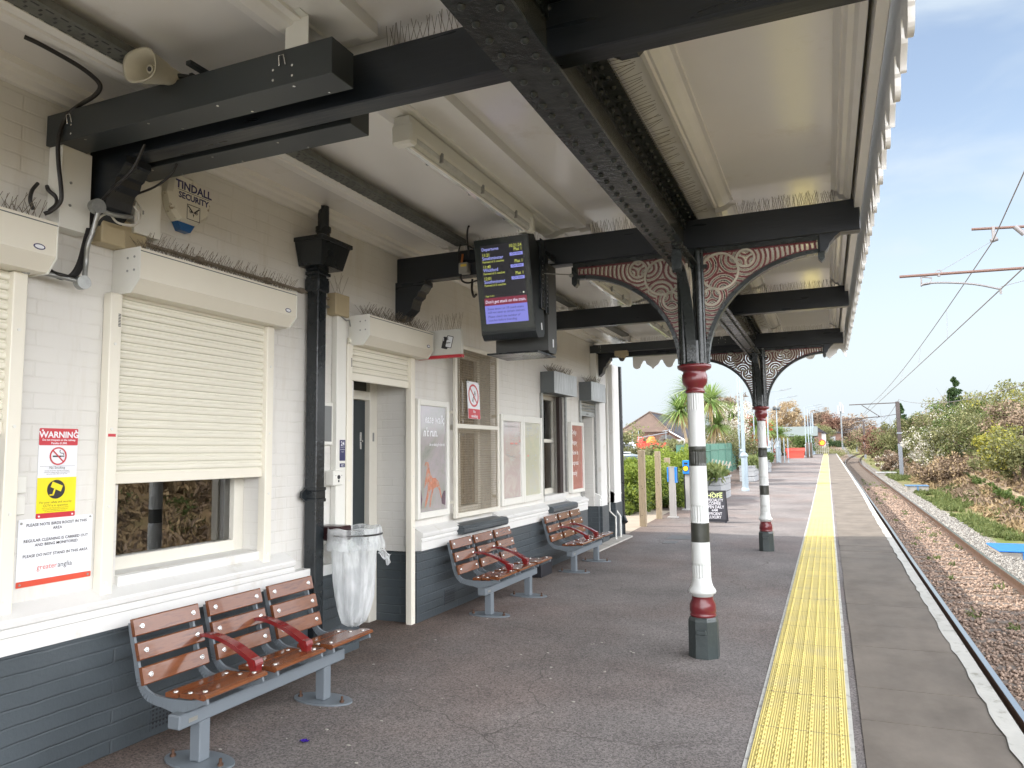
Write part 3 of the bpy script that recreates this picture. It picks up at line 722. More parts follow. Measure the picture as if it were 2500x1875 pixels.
# pier against the downpipe is a step back: dark sills under windows 3 and 5
for a, b in ((6.60, 7.70), (9.20, 10.22)):
    mb = MB(); mb.prism([(-.02, .70), (.15, .70), (.165, .72), (.165, .765), (.14, .785), (-.02, .80)], lambda u, v, w: (XW+u, w, v), a, b)
    mb.build('sill', M['plinth'], bld)
# joinery and glazing of each opening
def window(o, mull=(), rail_z=None, glass_x=-.20, fw=.055, inner=None, sill=True, part='window'):
    y0, y1, z0, z1 = o
    fr = MB()
    xa, xb = XW-.22, XW-.13
    fr.bbox(xa, xb, y0, y0+fw, z0, z1); fr.bbox(xa, xb, y1-fw, y1, z0, z1)
    fr.bbox(xa, xb, y0+fw, y1-fw, z1-fw, z1); fr.bbox(xa, xb, y0+fw, y1-fw, z0, z0+.075)
    for m_ in mull: fr.bbox(xa+.02, xb-.005, m_-.018, m_+.018, z0+.075, z1-fw)
    if rail_z: fr.bbox(xa+.01, xb+.012, y0+fw, y1-fw, rail_z-.025, rail_z+.025)
    w = fr.build(part, M['woodwork'], bld)
    g = MB(); g.quad((XW+glass_x+.03, y0+fw, z0+.07), (XW+glass_x+.03, y1-fw, z0+.07), (XW+glass_x+.03, y1-fw, z1-fw), (XW+glass_x+.03, y0+fw, z1-fw))
    gg = g.build('pane', M['pane'], w)
    if sill:
        s = MB(); s.prism([(-.22, z0-.075), (.022, z0-.075), (.022, z0-.004), (-.22, z0+.012)], lambda u, v, ww: (XW+u, ww, v), y0, y1)
        s.build('sill', M['render'], w)
    return w
window(OP[0], fw=.07); window(OP[1], fw=.085)
window(OP[3], mull=(7.10,), rail_z=1.75, fw=.06, sill=False)
window(OP[4], mull=(9.55,), rail_z=1.66, fw=.06)
window(OP[6], fw=.05, sill=False)
# ticket office doorway: recess, frame, fanlight, dark inward door
rec = MB()
rec.box(XW-.75, XW-.281, 5.842, 6.2, .62, 2.6)
rec.build('recess_wall', M['wall'], bld)
rec = MB(); rec.box(XW-.75, XW-.281, 5.842, 6.2, -.02, 0.62); rec.build('recess_plinth', M['plinth'], bld)
df = MB()
for a, b in ((4.82, 4.90), (5.715, 5.838)): df.bbox(XW-.44, XW-.35, a, b, 0, 2.42)
df.bbox(XW-.44, XW-.352, 4.90, 5.715, 1.995, 2.075); df.bbox(XW-.44, XW-.352, 4.90, 5.715, 2.36, 2.42)
fd = df.build('door_frame', M['woodwork'], bld)
g = MB(); g.box(XW-.395, XW-.39, 4.90, 5.715, 2.075, 2.36); g.build('fanlight', M['glass_dark'], fd)
dr = MB(); dr.bbox(XW-.415, XW-.375, 4.905, 5.62, .01, 1.99); dr.bbox(XW-.44, XW-.40, 5.63, 5.712, .01, 1.99); 
dd = dr.build('door', M['door_dark'], bld)
hd = MB(); hd.box(XW-.375, XW-.368, 5.59, 5.61, 1.55, 1.70); hd.cyl((XW-.372, 5.60, 1.62), (XW-.35, 5.60, 1.62), .008); hd.build('handle', M['chrome'], dd)
lk = MB(); lk.box(XW-.352, XW-.345, 5.76, 5.78, 1.62, 1.70); lk.build('keep', M['galv'], fd)
back = MB(); back.box(XW-.60, XW-.53, 4.8, 5.84, -.02, 2.6); back.box(XW-.53, XW-.281, 4.6, 4.82, -.02, 2.6); back.box(XW-.60, XW-.281, 4.8, 5.84, 2.43, 2.6)
back.build('recess_wall', M['wall'], bld)
# far doors beyond the grey shutter boxes
d5 = MB(); d5.box(XW-.20, XW-.15, 10.98, 11.56, 0, 2.3); d5.build('door', mat('pale_grey_door', (0.36, 0.36, 0.35), .5, var=.05), bld)
# solid dark block, its colour standing for the unlit rooms; then the roof
mb = MB(); mb.box(-14, XW-.8, Y0, Y1-.26, 0, 3.0); mb.build('interior', M['dark_in'], bld)
mb = MB(); mb.prism([(-14.4, 3.9), (-3.9, 3.9), (-9.0, 6.4)], lambda u, v, w: (u, w, v), Y0, 12.0)
mb.build('roof', mat('slate_roof', (0.09, 0.09, 0.10), .6, var=.2, bump=.5, bscale=10), bld)
# corner pilaster with its own ledge, far end
mb = MB(); mb.bbox(XW-.02, XW+.10, 11.66, 12.0, .0, 3.02, .01); mb.bbox(XW-.02, XW+.10, 12.47, 12.90, .0, 3.02, .01); mb.build('pilaster', M['render'], bld)
mb = MB(); mb.box(XW+.07, XW+.112, 11.64, 12.02, -.02, .62); mb.box(XW+.07, XW+.112, 12.45, 12.92, -.02, .62); mb.build('pilaster_base', M['plinth'], bld)
# corbels carrying the beams
def corbel(yc, w=.15):
    mb = MB(); z1 = 3.03
    p = [(0, z1), (.30, z1), (.30, z1-.035)]
    for k, (a, b) in enumerate(((.285, .045), (.255, .09), (.235, .10), (.225, .135), (.19, .16), (.175, .20), (.165, .245), (.135, .27), (.10, .30), (.085, .33), (0, .335))): p.append((a, z1-b))
    mb.prism(p, lambda u, v, ww: (XW+.001+u, ww, v), yc-w/2, yc+w/2)
    return mb.build('corbel', M['beam'], bld)
for yb in (2.64, 5.66, 8.65, 11.72): corbel(yb)
# air brick grids in the plinth
for yc, z0_ in ((3.02, .03), (6.35, .06), (8.55, .08)):
    mb = MB(); mb.box(XW+.0705, XW+.074, yc, yc+.22, z0_, z0_+.14); a = mb.build('air_brick', M['plinth'], bld)
    h = MB()
    for i in range(9):
        for j in range(6): h.box(XW+.0742, XW+.0748, yc+.012+i*.023, yc+.012+i*.023+.011, z0_+.010+j*.022, z0_+.010+j*.022+.011)
    h.build('holes', M['ink'], a)
# ================================================================== CANOPY
BY = [-.38, 2.64, 5.66, 8.67, 11.72]
ZC = 3.37; BZ0, BZ1 = 3.03, 3.255; VX = 0.345; YE = 12.58
can = thing('platform_canopy', 'long white boarded platform canopy on black timber beams with a scalloped white valance', 'canopy', (-1.5, 6.0, 3.2))
mb = MB(); mb.box(XW+.002, .16, -4.0, YE-.03, ZC, ZC+.03); mb.build('ceiling', M['ceiling'], can)
mb = MB()   # roof over it
mb.prism([(XW+.002, ZC+.05), (.30, ZC+.05), (.30, 3.60), (XW+.002, 3.62)], lambda u, v, w: (u, w, v), -4.0, YE-.0)
mb.build('roof_deck', M['grey_paint'], can)
for yb in BY:
    mb = MB(); mb.bbox(XW+.003, VX-.055, yb-.055, yb+.055, BZ0, BZ1, .006)
    if yb in (2.64,): pass
    mb.build('beam', M['beam'], can)
    mb = MB()  # shaped outer end on the column beams
    if yb in (5.66, 11.72):
        mb.prism([(.02, BZ0), (.02, BZ0-.125), (.055, BZ0-.125), (.075, BZ0-.10), (.085, BZ0-.07), (.10, BZ0-.055), (.12, BZ0-.03), (.16, BZ0-.0)], lambda u, v, w: (u, w, v), yb-.05, yb+.05)
        mb.build('beam_end', M['beam'], can)
# riveted I-girder
GX = -.938
g = MB()
g.box(GX-.10, GX+.10, -4, 11.95, 2.900, 2.914)
wb_ = MB(); wb_.box(GX-.006, GX+.006, -4, 11.95, 2.914, 3.28); wb_.build('girder_web', mat('girder_web_paint', (.045, .048, .040), .22, var=.12, bump=.05), can)  # web colour lightened to imitate the light it catches
g.box(GX+.006, GX+.075, -4, 11.95, 2.914, 2.926); g.box(GX-.075, GX-.006, -4, 11.95, 2.914, 2.926)
g.box(GX+.006, GX+.016, -4, 11.95, 3.185, 3.28); g.box(GX-.016, GX-.006, -4, 11.95, 3.185, 3.28)
g.box(GX-.105, GX+.105, -4, 11.95, 3.268, 3.285)
g.build('girder', M['girder'], can)
rv = MB()
def rivet(p, nrm, r=.016, h=.012):
    p = Vector(p); nrm = Vector(nrm); a = nrm.orthogonal().normalized(); b = nrm.cross(a)
    vs = []
    for rr, hh in ((r, 0), (r*.8, h*.65), (r*.35, h)):
        for i in range(8):
            t = 2*PI*i/8; vs.append(p + rr*(math.cos(t)*a+math.sin(t)*b) + nrm*hh)
    rv.add(vs, [(i, (i+1) % 8, 8+(i+1) % 8, 8+i) for i in range(8)] + [(8+i, 8+(i+1) % 8, 16+(i+1) % 8, 16+i) for i in range(8)] + [tuple(range(16, 24))], True)
y = .2
while y < 11.9:
    rivet((GX-.055, y, 2.900), (0, 0, -1)); rivet((GX+.055, y+.052, 2.900), (0, 0, -1))
    rivet((GX+.016, y, 3.235), (1, 0, 0)); rivet((GX+.060, y+.052, 3.268), (0, 0, -1)); rivet((GX-.060, y+.052, 3.268), (0, 0, -1))
    y += .104
rv.build('rivets', M['girder'], can)['kind'] = 'stuff'
# ceiling trim: along the wall, planks by the cable tray, the light casing, moulding by the valance
def run(prof, x0, y0, y1, name, m):
    mb = MB(); mb.prism(prof, lambda u, v, w: (x0+u, w, v), y0, y1); return mb.build(name, m, can)
run([(0, 3.28), (.03, 3.28), (.045, 3.295), (.075, 3.305), (.085, 3.325), (.105, 3.335), (.105, ZC+.001), (0, ZC+.001)], XW+.002, -4, YE-.04, 'wall_moulding', M['gloss_white'])
p = [(0, ZC+.001), (0, 3.345), (.025, 3.335), (.03, 3.32), (.085, 3.318), (.09, 3.30), (.13, 3.298), (.135, 3.31), (.185, 3.305), (.19, 3.285), (.235, 3.283), (.24, ZC+.001)]
bounds = [-4] + [b for yb in BY[1:] for b in (yb-.056, yb+.056)] + [YE-.04]
for i in range(0, len(bounds)-1, 2):
    a, b = bounds[i], bounds[i+1]
    if b-a < .2: continue
    run(p, -3.11, a, b, 'tray_planks', M['gloss_white'])
    run([(0, ZC+.001), (0, 3.335), (.03, 3.305), (.09, 3.288), (.15, 3.302), (.165, 3.315), (.20, 3.315), (.205, 3.328), (.34, 3.328), (.345, 3.310), (.43, 3.310), (.43, ZC+.001)], -2.14, a, b, 'light_casing', M['gloss_white'])
    # cavetto beside the girder and moulding inside the valance
    run([(0, ZC+.001), (0, 3.325), (.02, 3.32), (.03, 3.33), (.045, 3.325), (.085, 3.335), (.11, 3.352), (.125, ZC-.01), (.145, ZC-.012), (.15, ZC+.001)], GX+.23, a, b, 'girder_moulding', M['gloss_white'])
    run([(0, ZC+.001), (.0, 3.345), (.025, 3.325), (.035, 3.33), (.05, 3.30), (.075, 3.296), (.09, 3.265), (.12, 3.255), (.12, ZC+.03), (0, ZC+.03)], .115, a, b, 'eaves_moulding', M['gloss_white'])
for yb in BY[1:]:
    mb = MB()   # carved stop where the cavetto meets each beam, painted black
    mb.prism([(.0, 3.25), (.0, 3.08), (.05, 3.05), (.12, 3.05), (.16, 3.09), (.16, 3.25)], lambda u, v, w: (GX+.21+u, w, v), yb+.056, yb+.12)
    mb.build('beam_block', M['beam'], can)
# outer board then scalloped valance
run([(0, 3.19), (.045, 3.19), (.052, 3.21), (.052, 3.66), (0, 3.66)], .255, -4, YE-.03, 'fascia_board', M['gloss_white'])
def scallop(t):
    """bottom edge height above the tip over one repeat of 0.56 m"""
    t = t % .56; s = min(t, .56-t)
    if s < .10: return .092*(s/.10)**.62
    if s < .112: return .104
    if s < .188: return .104 + .058*math.sqrt(max(0, 1-((s-.15)/.038)**2))
    if s < .200: return .104
    if s < .212: return .092
    return .022 + .068*(1-math.sqrt(max(0, 1-((s-.28)/.07)**2)))
def valance(a, b, fn, zt, z0, thick, phase=0):
    mb = MB(); n = int((b-a)/.0125); t0 = a
    pts = [(a+(b-a)*i/n, z0+scallop(a+(b-a)*i/n+phase)) for i in range(n+1)]
    vs = []
    for w in (0, thick):
        for u, v in pts: vs += [fn(u, v, w), fn(u, zt, w)]
    m_ = 2*(n+1); F = []
    for i in range(n):
        k = 2*i
        F += [(k, k+2, k+3, k+1), (m_+k, m_+k+1, m_+k+3, m_+k+2), (k, m_+k, m_+k+2, k+2), (k+1, k+3, m_+k+3, m_+k+1)]
    F += [(0, 1, m_+1, m_), (2*n, m_+2*n, m_+2*n+1, 2*n+1)]
    mb.add(vs, F); return mb
valance(-4, YE, lambda u, v, w: (VX+w, u, v), 3.68, 3.00, .024, .1).build('valance', M['gloss_white'], can)
valance(XW+.45, VX, lambda u, v, w: (u, YE+w, v), 3.60, 2.90, .024, -.10+.56-.0).build('end_valance', M['gloss_white'], can)

# ---- bird spikes: one strip per ledge
def spikes(label, path_fn, n, h=.11, spread=.9, r=.0014, cross=0.0, group='strips of thin bird spikes', seed=1):
    mb = MB(); rs = random.Random(seed)
    for i in range(n):
        t = (i+.5)/n; p, side, along = path_fn(t)
        for k in range(2):
            lean = (rs.uniform(.15, spread))*(1 if (i+k) % 2 else -1)
            d = Vector((0,0,1)) + Vector(along)*lean*.35 + Vector(side)*(cross if k else -cross)*rs.uniform(.5, 1)
            d.normalize(); hh = h*rs.uniform(.75, 1.1)
            q = Vector(p) + Vector(along)*rs.uniform(-.006, .006)
            mb.cyl(q, q+d*hh, r, n=3, caps=False, smooth=False)
    mb_o = mb.build('bird_spikes', M['wire'])
    return tag(mb_o, label, 'bird spikes', group)
def line(a, b, side=(0, 1, 0)):
    a, b = Vector(a), Vector(b); al = (b-a).normalized()
    return lambda t: (a+(b-a)*t, side, al)
spikes('row of bird spikes on the nearest beam, between the light casing and the riveted girder', line((-1.68, 2.6, BZ1), (GX-.12, 2.6, BZ1)), 22, .1, 1)
spikes('row of bird spikes on the nearest beam behind the horn loudspeaker', line((-2.75, 2.6, BZ1), (-2.2, 2.6, BZ1)), 26, .1, 1, seed=2)
spikes('row of bird spikes on the beam above the departures screens', line((-2.72, 5.63, BZ1), (-2.15, 5.63, BZ1)), 30, .095, 1, seed=3)
spikes('row of bird spikes on the screen beam between the light casing and the girder', line((-1.68, 5.62, BZ1), (GX-.12, 5.62, BZ1)), 34, .10, 1, seed=4)
spikes('row of bird spikes on the nearer column beam, outer end by the valance', line((GX+.4, 5.62, BZ1), (.13, 5.62, BZ1)), 46, .10, 1, seed=5)
spikes('row of bird spikes along the top of the middle beam, outer end', line((GX+.3, 8.63, BZ1), (.13, 8.63, BZ1)), 52, .09, 1, seed=6)
spikes('row of bird spikes along the middle beam on the building side', line((-2.7, 8.63, BZ1), (-1.1, 8.63, BZ1)), 70, .09, 1, seed=7)
spikes('row of bird spikes on the far column beam, building side', line((-2.7, 11.68, BZ1), (-1.1, 11.68, BZ1)), 70, .08, 1, seed=8)
spikes('row of bird spikes on the far column beam, outer end', line((GX+.2, 11.68, BZ1), (.13, 11.68, BZ1)), 40, .08, 1, seed=9)
# row standing sideways off the girder top flange
def side_row(y0, y1, seed, label):
    mb = MB(); rs = random.Random(seed); y = y0
    while y < y1:
        mb.cyl((GX+.10, y, 3.262), (GX+.20+rs.uniform(-.01, .02), y+rs.uniform(-.01, .01), 3.275+rs.uniform(-.01, .03)), .0014, n=3, caps=False)
        y += .033
    tag(mb.build('bird_spikes', M['wire']), label, 'bird spikes', 'strips of thin bird spikes')
side_row(1.9, 5.5, 3, 'row of bird spikes sticking out sideways from the nearer length of girder')
side_row(5.75, 11.5, 4, 'row of bird spikes sticking out sideways from the girder between the two columns')

# ---- slotted cable trays along the ceiling
def tray(y0, y1, label):
    root = thing('cable_tray', label, 'cable tray', (-2.83, (y0+y1)/2, 3.3), group='slotted cable trays under the canopy')
    mb = MB(); mb.box(-2.895, -2.765, y0, y1, 3.288, 3.291); mb.box(-2.895, -2.892, y0, y1, 3.291, 3.325); mb.box(-2.768, -2.765, y0, y1, 3.291, 3.325)
    mb.build('tray', M['tray'], root)
    s = MB(); y = y0+.03
    while y < y1-.04:
        s.box(-2.878, -2.871, y, y+.034, 3.2864, 3.2876); s.box(-2.850, -2.834, y+.02, y+.029, 3.2864, 3.2876)
        s.box(-2.792, -2.785, y+.01, y+.044, 3.2864, 3.2876); s.box(-2.822, -2.806, y, y+.009, 3.2864, 3.2876); y += .062
    s.build('slots', M['ink'], root)
    c = MB()
    for k in range(3): c.tube([(-2.86+.03*k, y0+.05, 3.30), (-2.85+.03*k, (y0+y1)/2, 3.30), (-2.86+.03*k, y1-.05, 3.30)], .009, 6)
    c.build('cables', M['cable'], root)
tray(-.3, 2.32, 'dirty grey slotted cable tray ending at the horn loudspeaker')
tray(2.95, 5.58, 'dirty grey slotted cable tray above the nearest shuttered window and the downpipe')
tray(5.75, 8.6, 'dirty grey slotted cable tray beyond the departures screens')
tray(8.75, 11.2, 'farthest slotted cable tray, near the end of the canopy')

# ---- steel cable trunking
def trunk(y0, y1, x1, z0, z1, label, seams=(-2.35,), screws=True, x0=XW+.004):
    root = thing('cable_trunking', label, 'trunking', ((x0+x1)/2, (y0+y1)/2, z0), group='charcoal steel cable trunking')
    mb = MB(); mb.bbox(x0, x1, y0, y1, z0, z1, .002); mb.build('casing', M['trunk'], root)
    s = MB()
    x = x0+.25
    while x < x1-.05:
        rivs = ((x, y0+.025), (x+.1, y1-.02)); 
        for a, b in rivs: s.cyl((a, b, z0-.0025), (a, b, z0+.0002), .006, n=8)
        x += .42
    for a in (x0+.18, x1-.30, x1-.20):
        for q in (.03, .075): s.cyl((a, y0-.0025, z0+q), (a, y0+.0005, z0+q), .0055, n=8)
    for a in (x0+.17, x1-.25):
        s.tube([(a-.016, y0-.003, z0+.085), (a-.012, y0-.012, z0+.125), (a+.012, y0-.012, z0+.125), (a+.016, y0-.003, z0+.085)], .003, 6)
    s.build('screws', M['chrome'], root)
    return root
trunk(2.35, 2.50, -1.775, 3.045, 3.20, 'charcoal cable trunking box along the near side of the nearest beam')
trunk(2.74, 2.89, -1.96, 3.030, 3.19, 'charcoal cable trunking box along the back of the nearest beam')
trunk(11.50, 11.62, -1.15, 3.10, 3.22, 'charcoal cable trunking box along the farthest beam, near the dome camera')
# uprights into the wall
def cover(y0, y1, z0, z1, dx, label):
    root = thing('cable_cover', label, 'cable cover', (XW, y0, z0), group='white steel cable covers on the wall')
    mb = MB(); mb.bbox(XW+.002, XW+dx, y0, y1, z0, z1, .002); mb.build('casing', M['cover'], root)
    s = MB()
    for z in (z0+.12, z1-.18): s.cyl((XW+dx, y0+.05, z), (XW+dx+.003, y0+.05, z), .007, n=8)
    s.build('screws', M['galv'], root)
cover(2.37, 2.53, 2.63, 3.045, .10, 'white steel cable cover left of the nearest corbel')
cover(2.80, 2.97, 2.72, 3.03, .09, 'narrower white steel cable cover between the nearest corbel and the alarm box')
cover(11.50, 11.64, 2.55, 3.10, .10, 'white steel cable cover at the far end of the building below the trunking')
# white bracket and brackets on the trunking
mb = MB(); mb.bbox(-2.02, -1.90, 2.355, 2.36, 3.19, 3.33, .001); mb.bbox(-2.02, -1.90, 2.30, 2.355, 3.323, 3.327, .001)
tag(mb.build('fixing_plate', M['cover']), 'small white steel fixing plate tying the near trunking to the light casing', 'bracket')
mb = MB(); mb.bbox(-2.50, -2.47, 2.28, 2.46, 3.205, 3.225, .002)
tag(mb.build('strut_channel', M['black']), 'short black strut channel lying across the top of the near trunking', 'bracket')
mb = MB(); mb.bbox(-1.72, -1.56, 2.75, 2.83, 3.17, 3.25, .003); a = mb.build('junction_box', M['grey_paint'])
tag(a, 'dark grey junction box with a small white label behind the nearest beam', 'junction box')
mb = MB(); mb.box(-1.69, -1.635, 2.748, 2.7495, 3.20, 3.222); o = mb.build('label_plate', M['sign_white'], a)
o.parent = a

# ---- fluorescent battens
def batten(y0, y1, x, label):
    root = thing('fluorescent_light', label, 'light', (x, (y0+y1)/2, 3.2), group='fluorescent battens under the canopy')
    mb = MB(); mb.prism([(-.045, 3.29), (-.05, 3.215), (-.042, 3.20), (.042, 3.20), (.05, 3.215), (.045, 3.29)], lambda u, v, w: (x+u, w, v), y0, y1); mb.build('housing', M['cover'], root)
    mb = MB(); mb.prism([(-.04, 3.199), (-.04, 3.168), (-.028, 3.150), (.028, 3.150), (.04, 3.168), (.04, 3.199)], lambda u, v, w: (x+u, w, v), y0+.03, y1-.03)
    mb.build('diffuser', mat('clear_prismatic_cover', (0.62, 0.64, 0.63), .12, var=.12, vscale=14, spec=.8, coat=.6), root)
    t = MB(); t.cyl((x+.02, y0+.05, 3.140), (x+.02, y1-.05, 3.140), .009, n=10)
    t.build('tube', mat('fluorescent_tube', (0.85, 0.86, 0.84), .15), root)
    e = MB(); 
    for yy in (y0-.004, y1-.066): e.bbox(x-.062, x+.062, yy, yy+.07, 3.140, 3.253, .012)
    e.build('end_cap', M['cover'], root)
    k = MB()
    for yy in (y0+.35, (y0+y1)/2, y1-.35): k.bbox(x-.056, x+.056, yy, yy+.02, 3.158, 3.215, .004)
    k.build('clip', M['galv'], root)
batten(3.25, 5.05, -2.00, 'long fluorescent light with a clear cover, between the nearest beam and the departures screens')
batten(6.55, 8.15, -2.03, 'fluorescent light seen past the departures screens, left of the nearer column bracket')
batten(9.2, 10.8, -2.05, 'farthest fluorescent light, low behind the nearer column head')
# ================================================================== COLUMNS WITH PIERCED BRACKETS
def bracket_panel():
    """pierced spandrel as thin iron: local u = out from the column, v = height; returns (maroon, cream) builders"""
    ru, rv_, u0, vb = .845, .775, .085, 2.155          # quarter ellipse of the rib
    top = 2.995
    big = (.215, 2.845, .135); s1 = (.405, 2.925, .062); s2 = (.150, 2.655, .062)
    ST = .0045
    def inside(u, v):
        if u < u0-.01 or v > top or u > .90: return False
        x = (u0+ru-u)/ru
        return v > vb + rv_*math.sqrt(max(0, 1-x*x)) if x > 0 else v > vb+rv_
    def two(d, pitch):   # 1 maroon face, 2 cream painted edge, 0 pierced
        t = (d % pitch)/pitch
        return 1 if t < .40 else (2 if t < .56 or t > .84 else 0)
    def fan(u, v, c, n0, pitch, lim):
        cs = [(c[0]+c[2]*1.0*math.cos(R(a)), c[1]+c[2]*1.0*math.sin(R(a))) for a in n0]
        d = min(math.hypot(u-a, v-b) for a, b in cs)
        return two(d, pitch)
    def solid(u, v):
        if math.hypot(u-big[0], v-big[1]) < big[2]: return fan(u, v, big, (38, 158, -82), .036, 0)
        for c in (s1, s2):
            if math.hypot(u-c[0], v-c[1]) < c[2]: return fan(u, v, c, (90, 210, -30) if c is s1 else (30, 150, 270), .032, 0)
        d1 = math.hypot(u-s1[0], v-s1[1]); d2 = math.hypot(u-s2[0], v-s2[1]); db = math.hypot(u-big[0], v-big[1])-big[2]
        x = (u0+ru-u)/ru; edge = v-(vb+rv_*math.sqrt(max(0, 1-x*x))) if x > 0 else 1
        if edge < .012 or v > top-.014 or u < u0+.006: return 1
        if u > .40 or (d1 < d2 and u > .3): d = d1
        elif v < 2.64 or d2 < .12: d = d2
        else: d = db+big[2]
        return two(d, .034)
    mb = MB(); mb2 = MB(); v = vb
    th = .009
    while v < top:
        u = u0; run0 = None; cur = 0
        while u <= .91:
            sld = int(solid(u, v)) if inside(u, v) else 0
            if sld != cur and run0 is not None:
                (mb if cur == 1 else mb2).add([(run0,-th,v),(u,-th,v),(u,th,v),(run0,th,v),(run0,-th,v+ST),(u,-th,v+ST),(u,th,v+ST),(run0,th,v+ST)],
                       [(0,3,2,1),(4,5,6,7),(0,1,5,4),(1,2,6,5),(2,3,7,6),(3,0,4,7)]); run0 = None
            if sld != cur:
                cur = sld; run0 = u if sld else None
            u += .0035
        v += ST
    cr = MB()
    for c in (big, s1, s2): ring(cr, c[0], c[1], c[2]-.006, c[2]+.010, lambda a, b, w: (a, w, b), -.020, .020, 36)
    rb = MB(); pts_o, pts_i = [], []
    for i in range(25):
        t = PI/2*i/24; pts_o.append((u0+ru-ru*math.cos(t), vb+rv_*math.sin(t)))
        pts_i.append((u0+ru-(ru+.0)*math.cos(t)+.030*math.cos(t), vb+rv_*math.sin(t)-.030*math.sin(t)))
    for i in range(24):
        rb.prism([pts_i[i], pts_i[i+1], pts_o[i+1], pts_o[i]], lambda a, b, w: (a, w, b), -.034, .034, caps=True)
    rb.box(u0, .94, -.030, .030, 2.995, 3.03)
    rb.box(.905, .95, -.034, .034, 2.86, 3.0); rb.prism([(.905, 2.86), (.9275, 2.835), (.95, 2.86)], lambda a, b, w: (a, w, b), -.03, .03)
    return mb, cr, rb, mb2
def octs_(prof):
    mb = MB(); mb.lathe(prof, (-.900, 5.66, 0), 40, True); return mb
bm, bc, bb, be = bracket_panel()
col1 = thing('canopy_column', 'fluted cast iron canopy column nearest the camera, white shaft with dark bands, red collar and pierced maroon brackets', 'column', (-.900, 5.66, 0), group='cast iron columns carrying the canopy')
def cl(mb, name, m, sub=None): return mb.build(name, m, sub if sub is not None else col1)
def oct_(prof, n=8, rot=R(22.5), smooth=False):
    mb = MB(); mb.lathe([(r/math.cos(PI/8) if n == 8 else r, z) for r, z in prof], (-.900, 5.66, 0), n, smooth, rot); return mb
cl(oct_([(.105, -.02), (.105, .02), (.102, .26), (.096, .278), (.090, .288)]), 'base', M['col_dark'])
mb = MB(); mb.bbox(-.94, -.865, 5.545, 5.565, .17, .205, .006); cl(mb, 'base_boss', M['col_dark'])
mb = MB(); mb.lathe([(.088, .286), (.094, .292), (.094, .305), (.088, .312), (.096, .325), (.092, .375), (.075, .415), (.078, .43)], (-.9, 5.66, 0), 32); cl(mb, 'collar', M['maroon'])
def shaft(z0, z1, r0, r1, m, name='shaft', fl=()):
    mb = MB(); N = 96; zs = [z0]; 
    for a, b in fl: zs += [a-.012, a-.0005, a+.006, a+.012, b-.012, b-.006, b+.0005, b+.012]
    zs.append(z1); zs = sorted(z for z in set(zs) if z0 <= z <= z1)
    vs = []
    for z in zs:
        rr = r0+(r1-r0)*(z-z0)/(z1-z0); fl_on = any(a+.005 <= z <= b-.005 for a, b in fl)
        for k in range(N):
            t = 2*PI*k/N; r = rr - (.0065*(.5-.5*math.cos(20*t))**.7 if fl_on else 0)
            vs.append((-.9+r*math.cos(t), 5.66+r*math.sin(t), z))
    mb.add(vs, [(i*N+k, i*N+(k+1) % N, (i+1)*N+(k+1) % N, (i+1)*N+k) for i in range(len(zs)-1) for k in range(N)], True)
    return cl(mb, name, m)
mb = MB(); mb.lathe([(.066, .43), (.078, .435), (.080, .448), (.096, .455), (.101, .468), (.096, .482), (.082, .50), (.073, .53), (.068, .56)], (-.9, 5.66, 0), 48); cl(mb, 'flared_foot', M['col_white'])
shaft(.56, .825, .0685, .067, M['col_white'], fl=((.56, .665),))
shaft(.825, .965, .0672, .0668, M['col_band'], 'dark_band')
shaft(.965, 1.385, .0665, .0635, M['col_white'], fl=((.97, 1.09),))
shaft(1.385, 1.53, .064, .0632, M['col_band'], 'dark_band', fl=((1.395, 1.50),))
shaft(1.53, 1.935, .0625, .060, M['col_white'], fl=((1.80, 1.93),))
cl(octs_([(.066, 1.93), (.072, 1.935), (.072, 1.95), (.064, 1.957), (.066, 1.975), (.086, 1.995), (.095, 2.03), (.093, 2.065), (.083, 2.09), (.088, 2.098), (.118, 2.112), (.126, 2.124), (.126, 2.142), (.08, 2.15)]), 'capital', M['maroon'])
# black head: cluster of tapering mouldings up to the beam
mb = MB(); mb.box(-.955, -.845, 5.605, 5.715, 2.14, 3.03)
for sx in (-1, 1):
    for sy in (-1, 1):
        mb.lathe([(.026, 0), (.026, .86)], (-.9+sx*.062, 5.66+sy*.062, 2.15), 10)
        mb.lathe([(.014, 0), (.014, .86)], (-.9+sx*.088, 5.66+sy*.035, 2.15), 8)
mb.lathe([(.105, 2.14), (.10, 2.17), (.098, 2.32)], (-.9, 5.66, 0), 16)
mb.box(-1.03, -.77, 5.60, 5.72, 2.87, 2.899)
cl(mb, 'column_head', M['girder'])
def inst(src, xf, name, m, parent):
    me = MB(); me.v = [xf(Vector(p)) for p in src.v]; me.v = [tuple(p) for p in me.v]; me.f = src.f; me.sm = src.sm
    return me.build(name, m, parent)
cc = Vector((-.9, 5.66, 0))
dirs = [lambda p: cc+Vector((p.x, p.y, p.z)), lambda p: cc+Vector((-p.x, p.y, p.z)),
        lambda p: cc+Vector((p.y, p.x*.60+.03, 2.16+(p.z-2.155)*.842)), lambda p: cc+Vector((p.y, -p.x*.60-.03, 2.16+(p.z-2.155)*.842))]
for xf in dirs:
    rbo = inst(bb, xf, 'bracket', M['girder'], col1)
    inst(bm, xf, 'pierced_panel', M['maroon'], rbo); inst(be, xf, 'painted_edge', M['cream_ring'], rbo); inst(bc, xf, 'ring', M['cream_ring'], rbo)
dup(col1, (-.900, 11.74, 0), label='second cast iron column farther along the platform, sky showing through its pierced brackets')
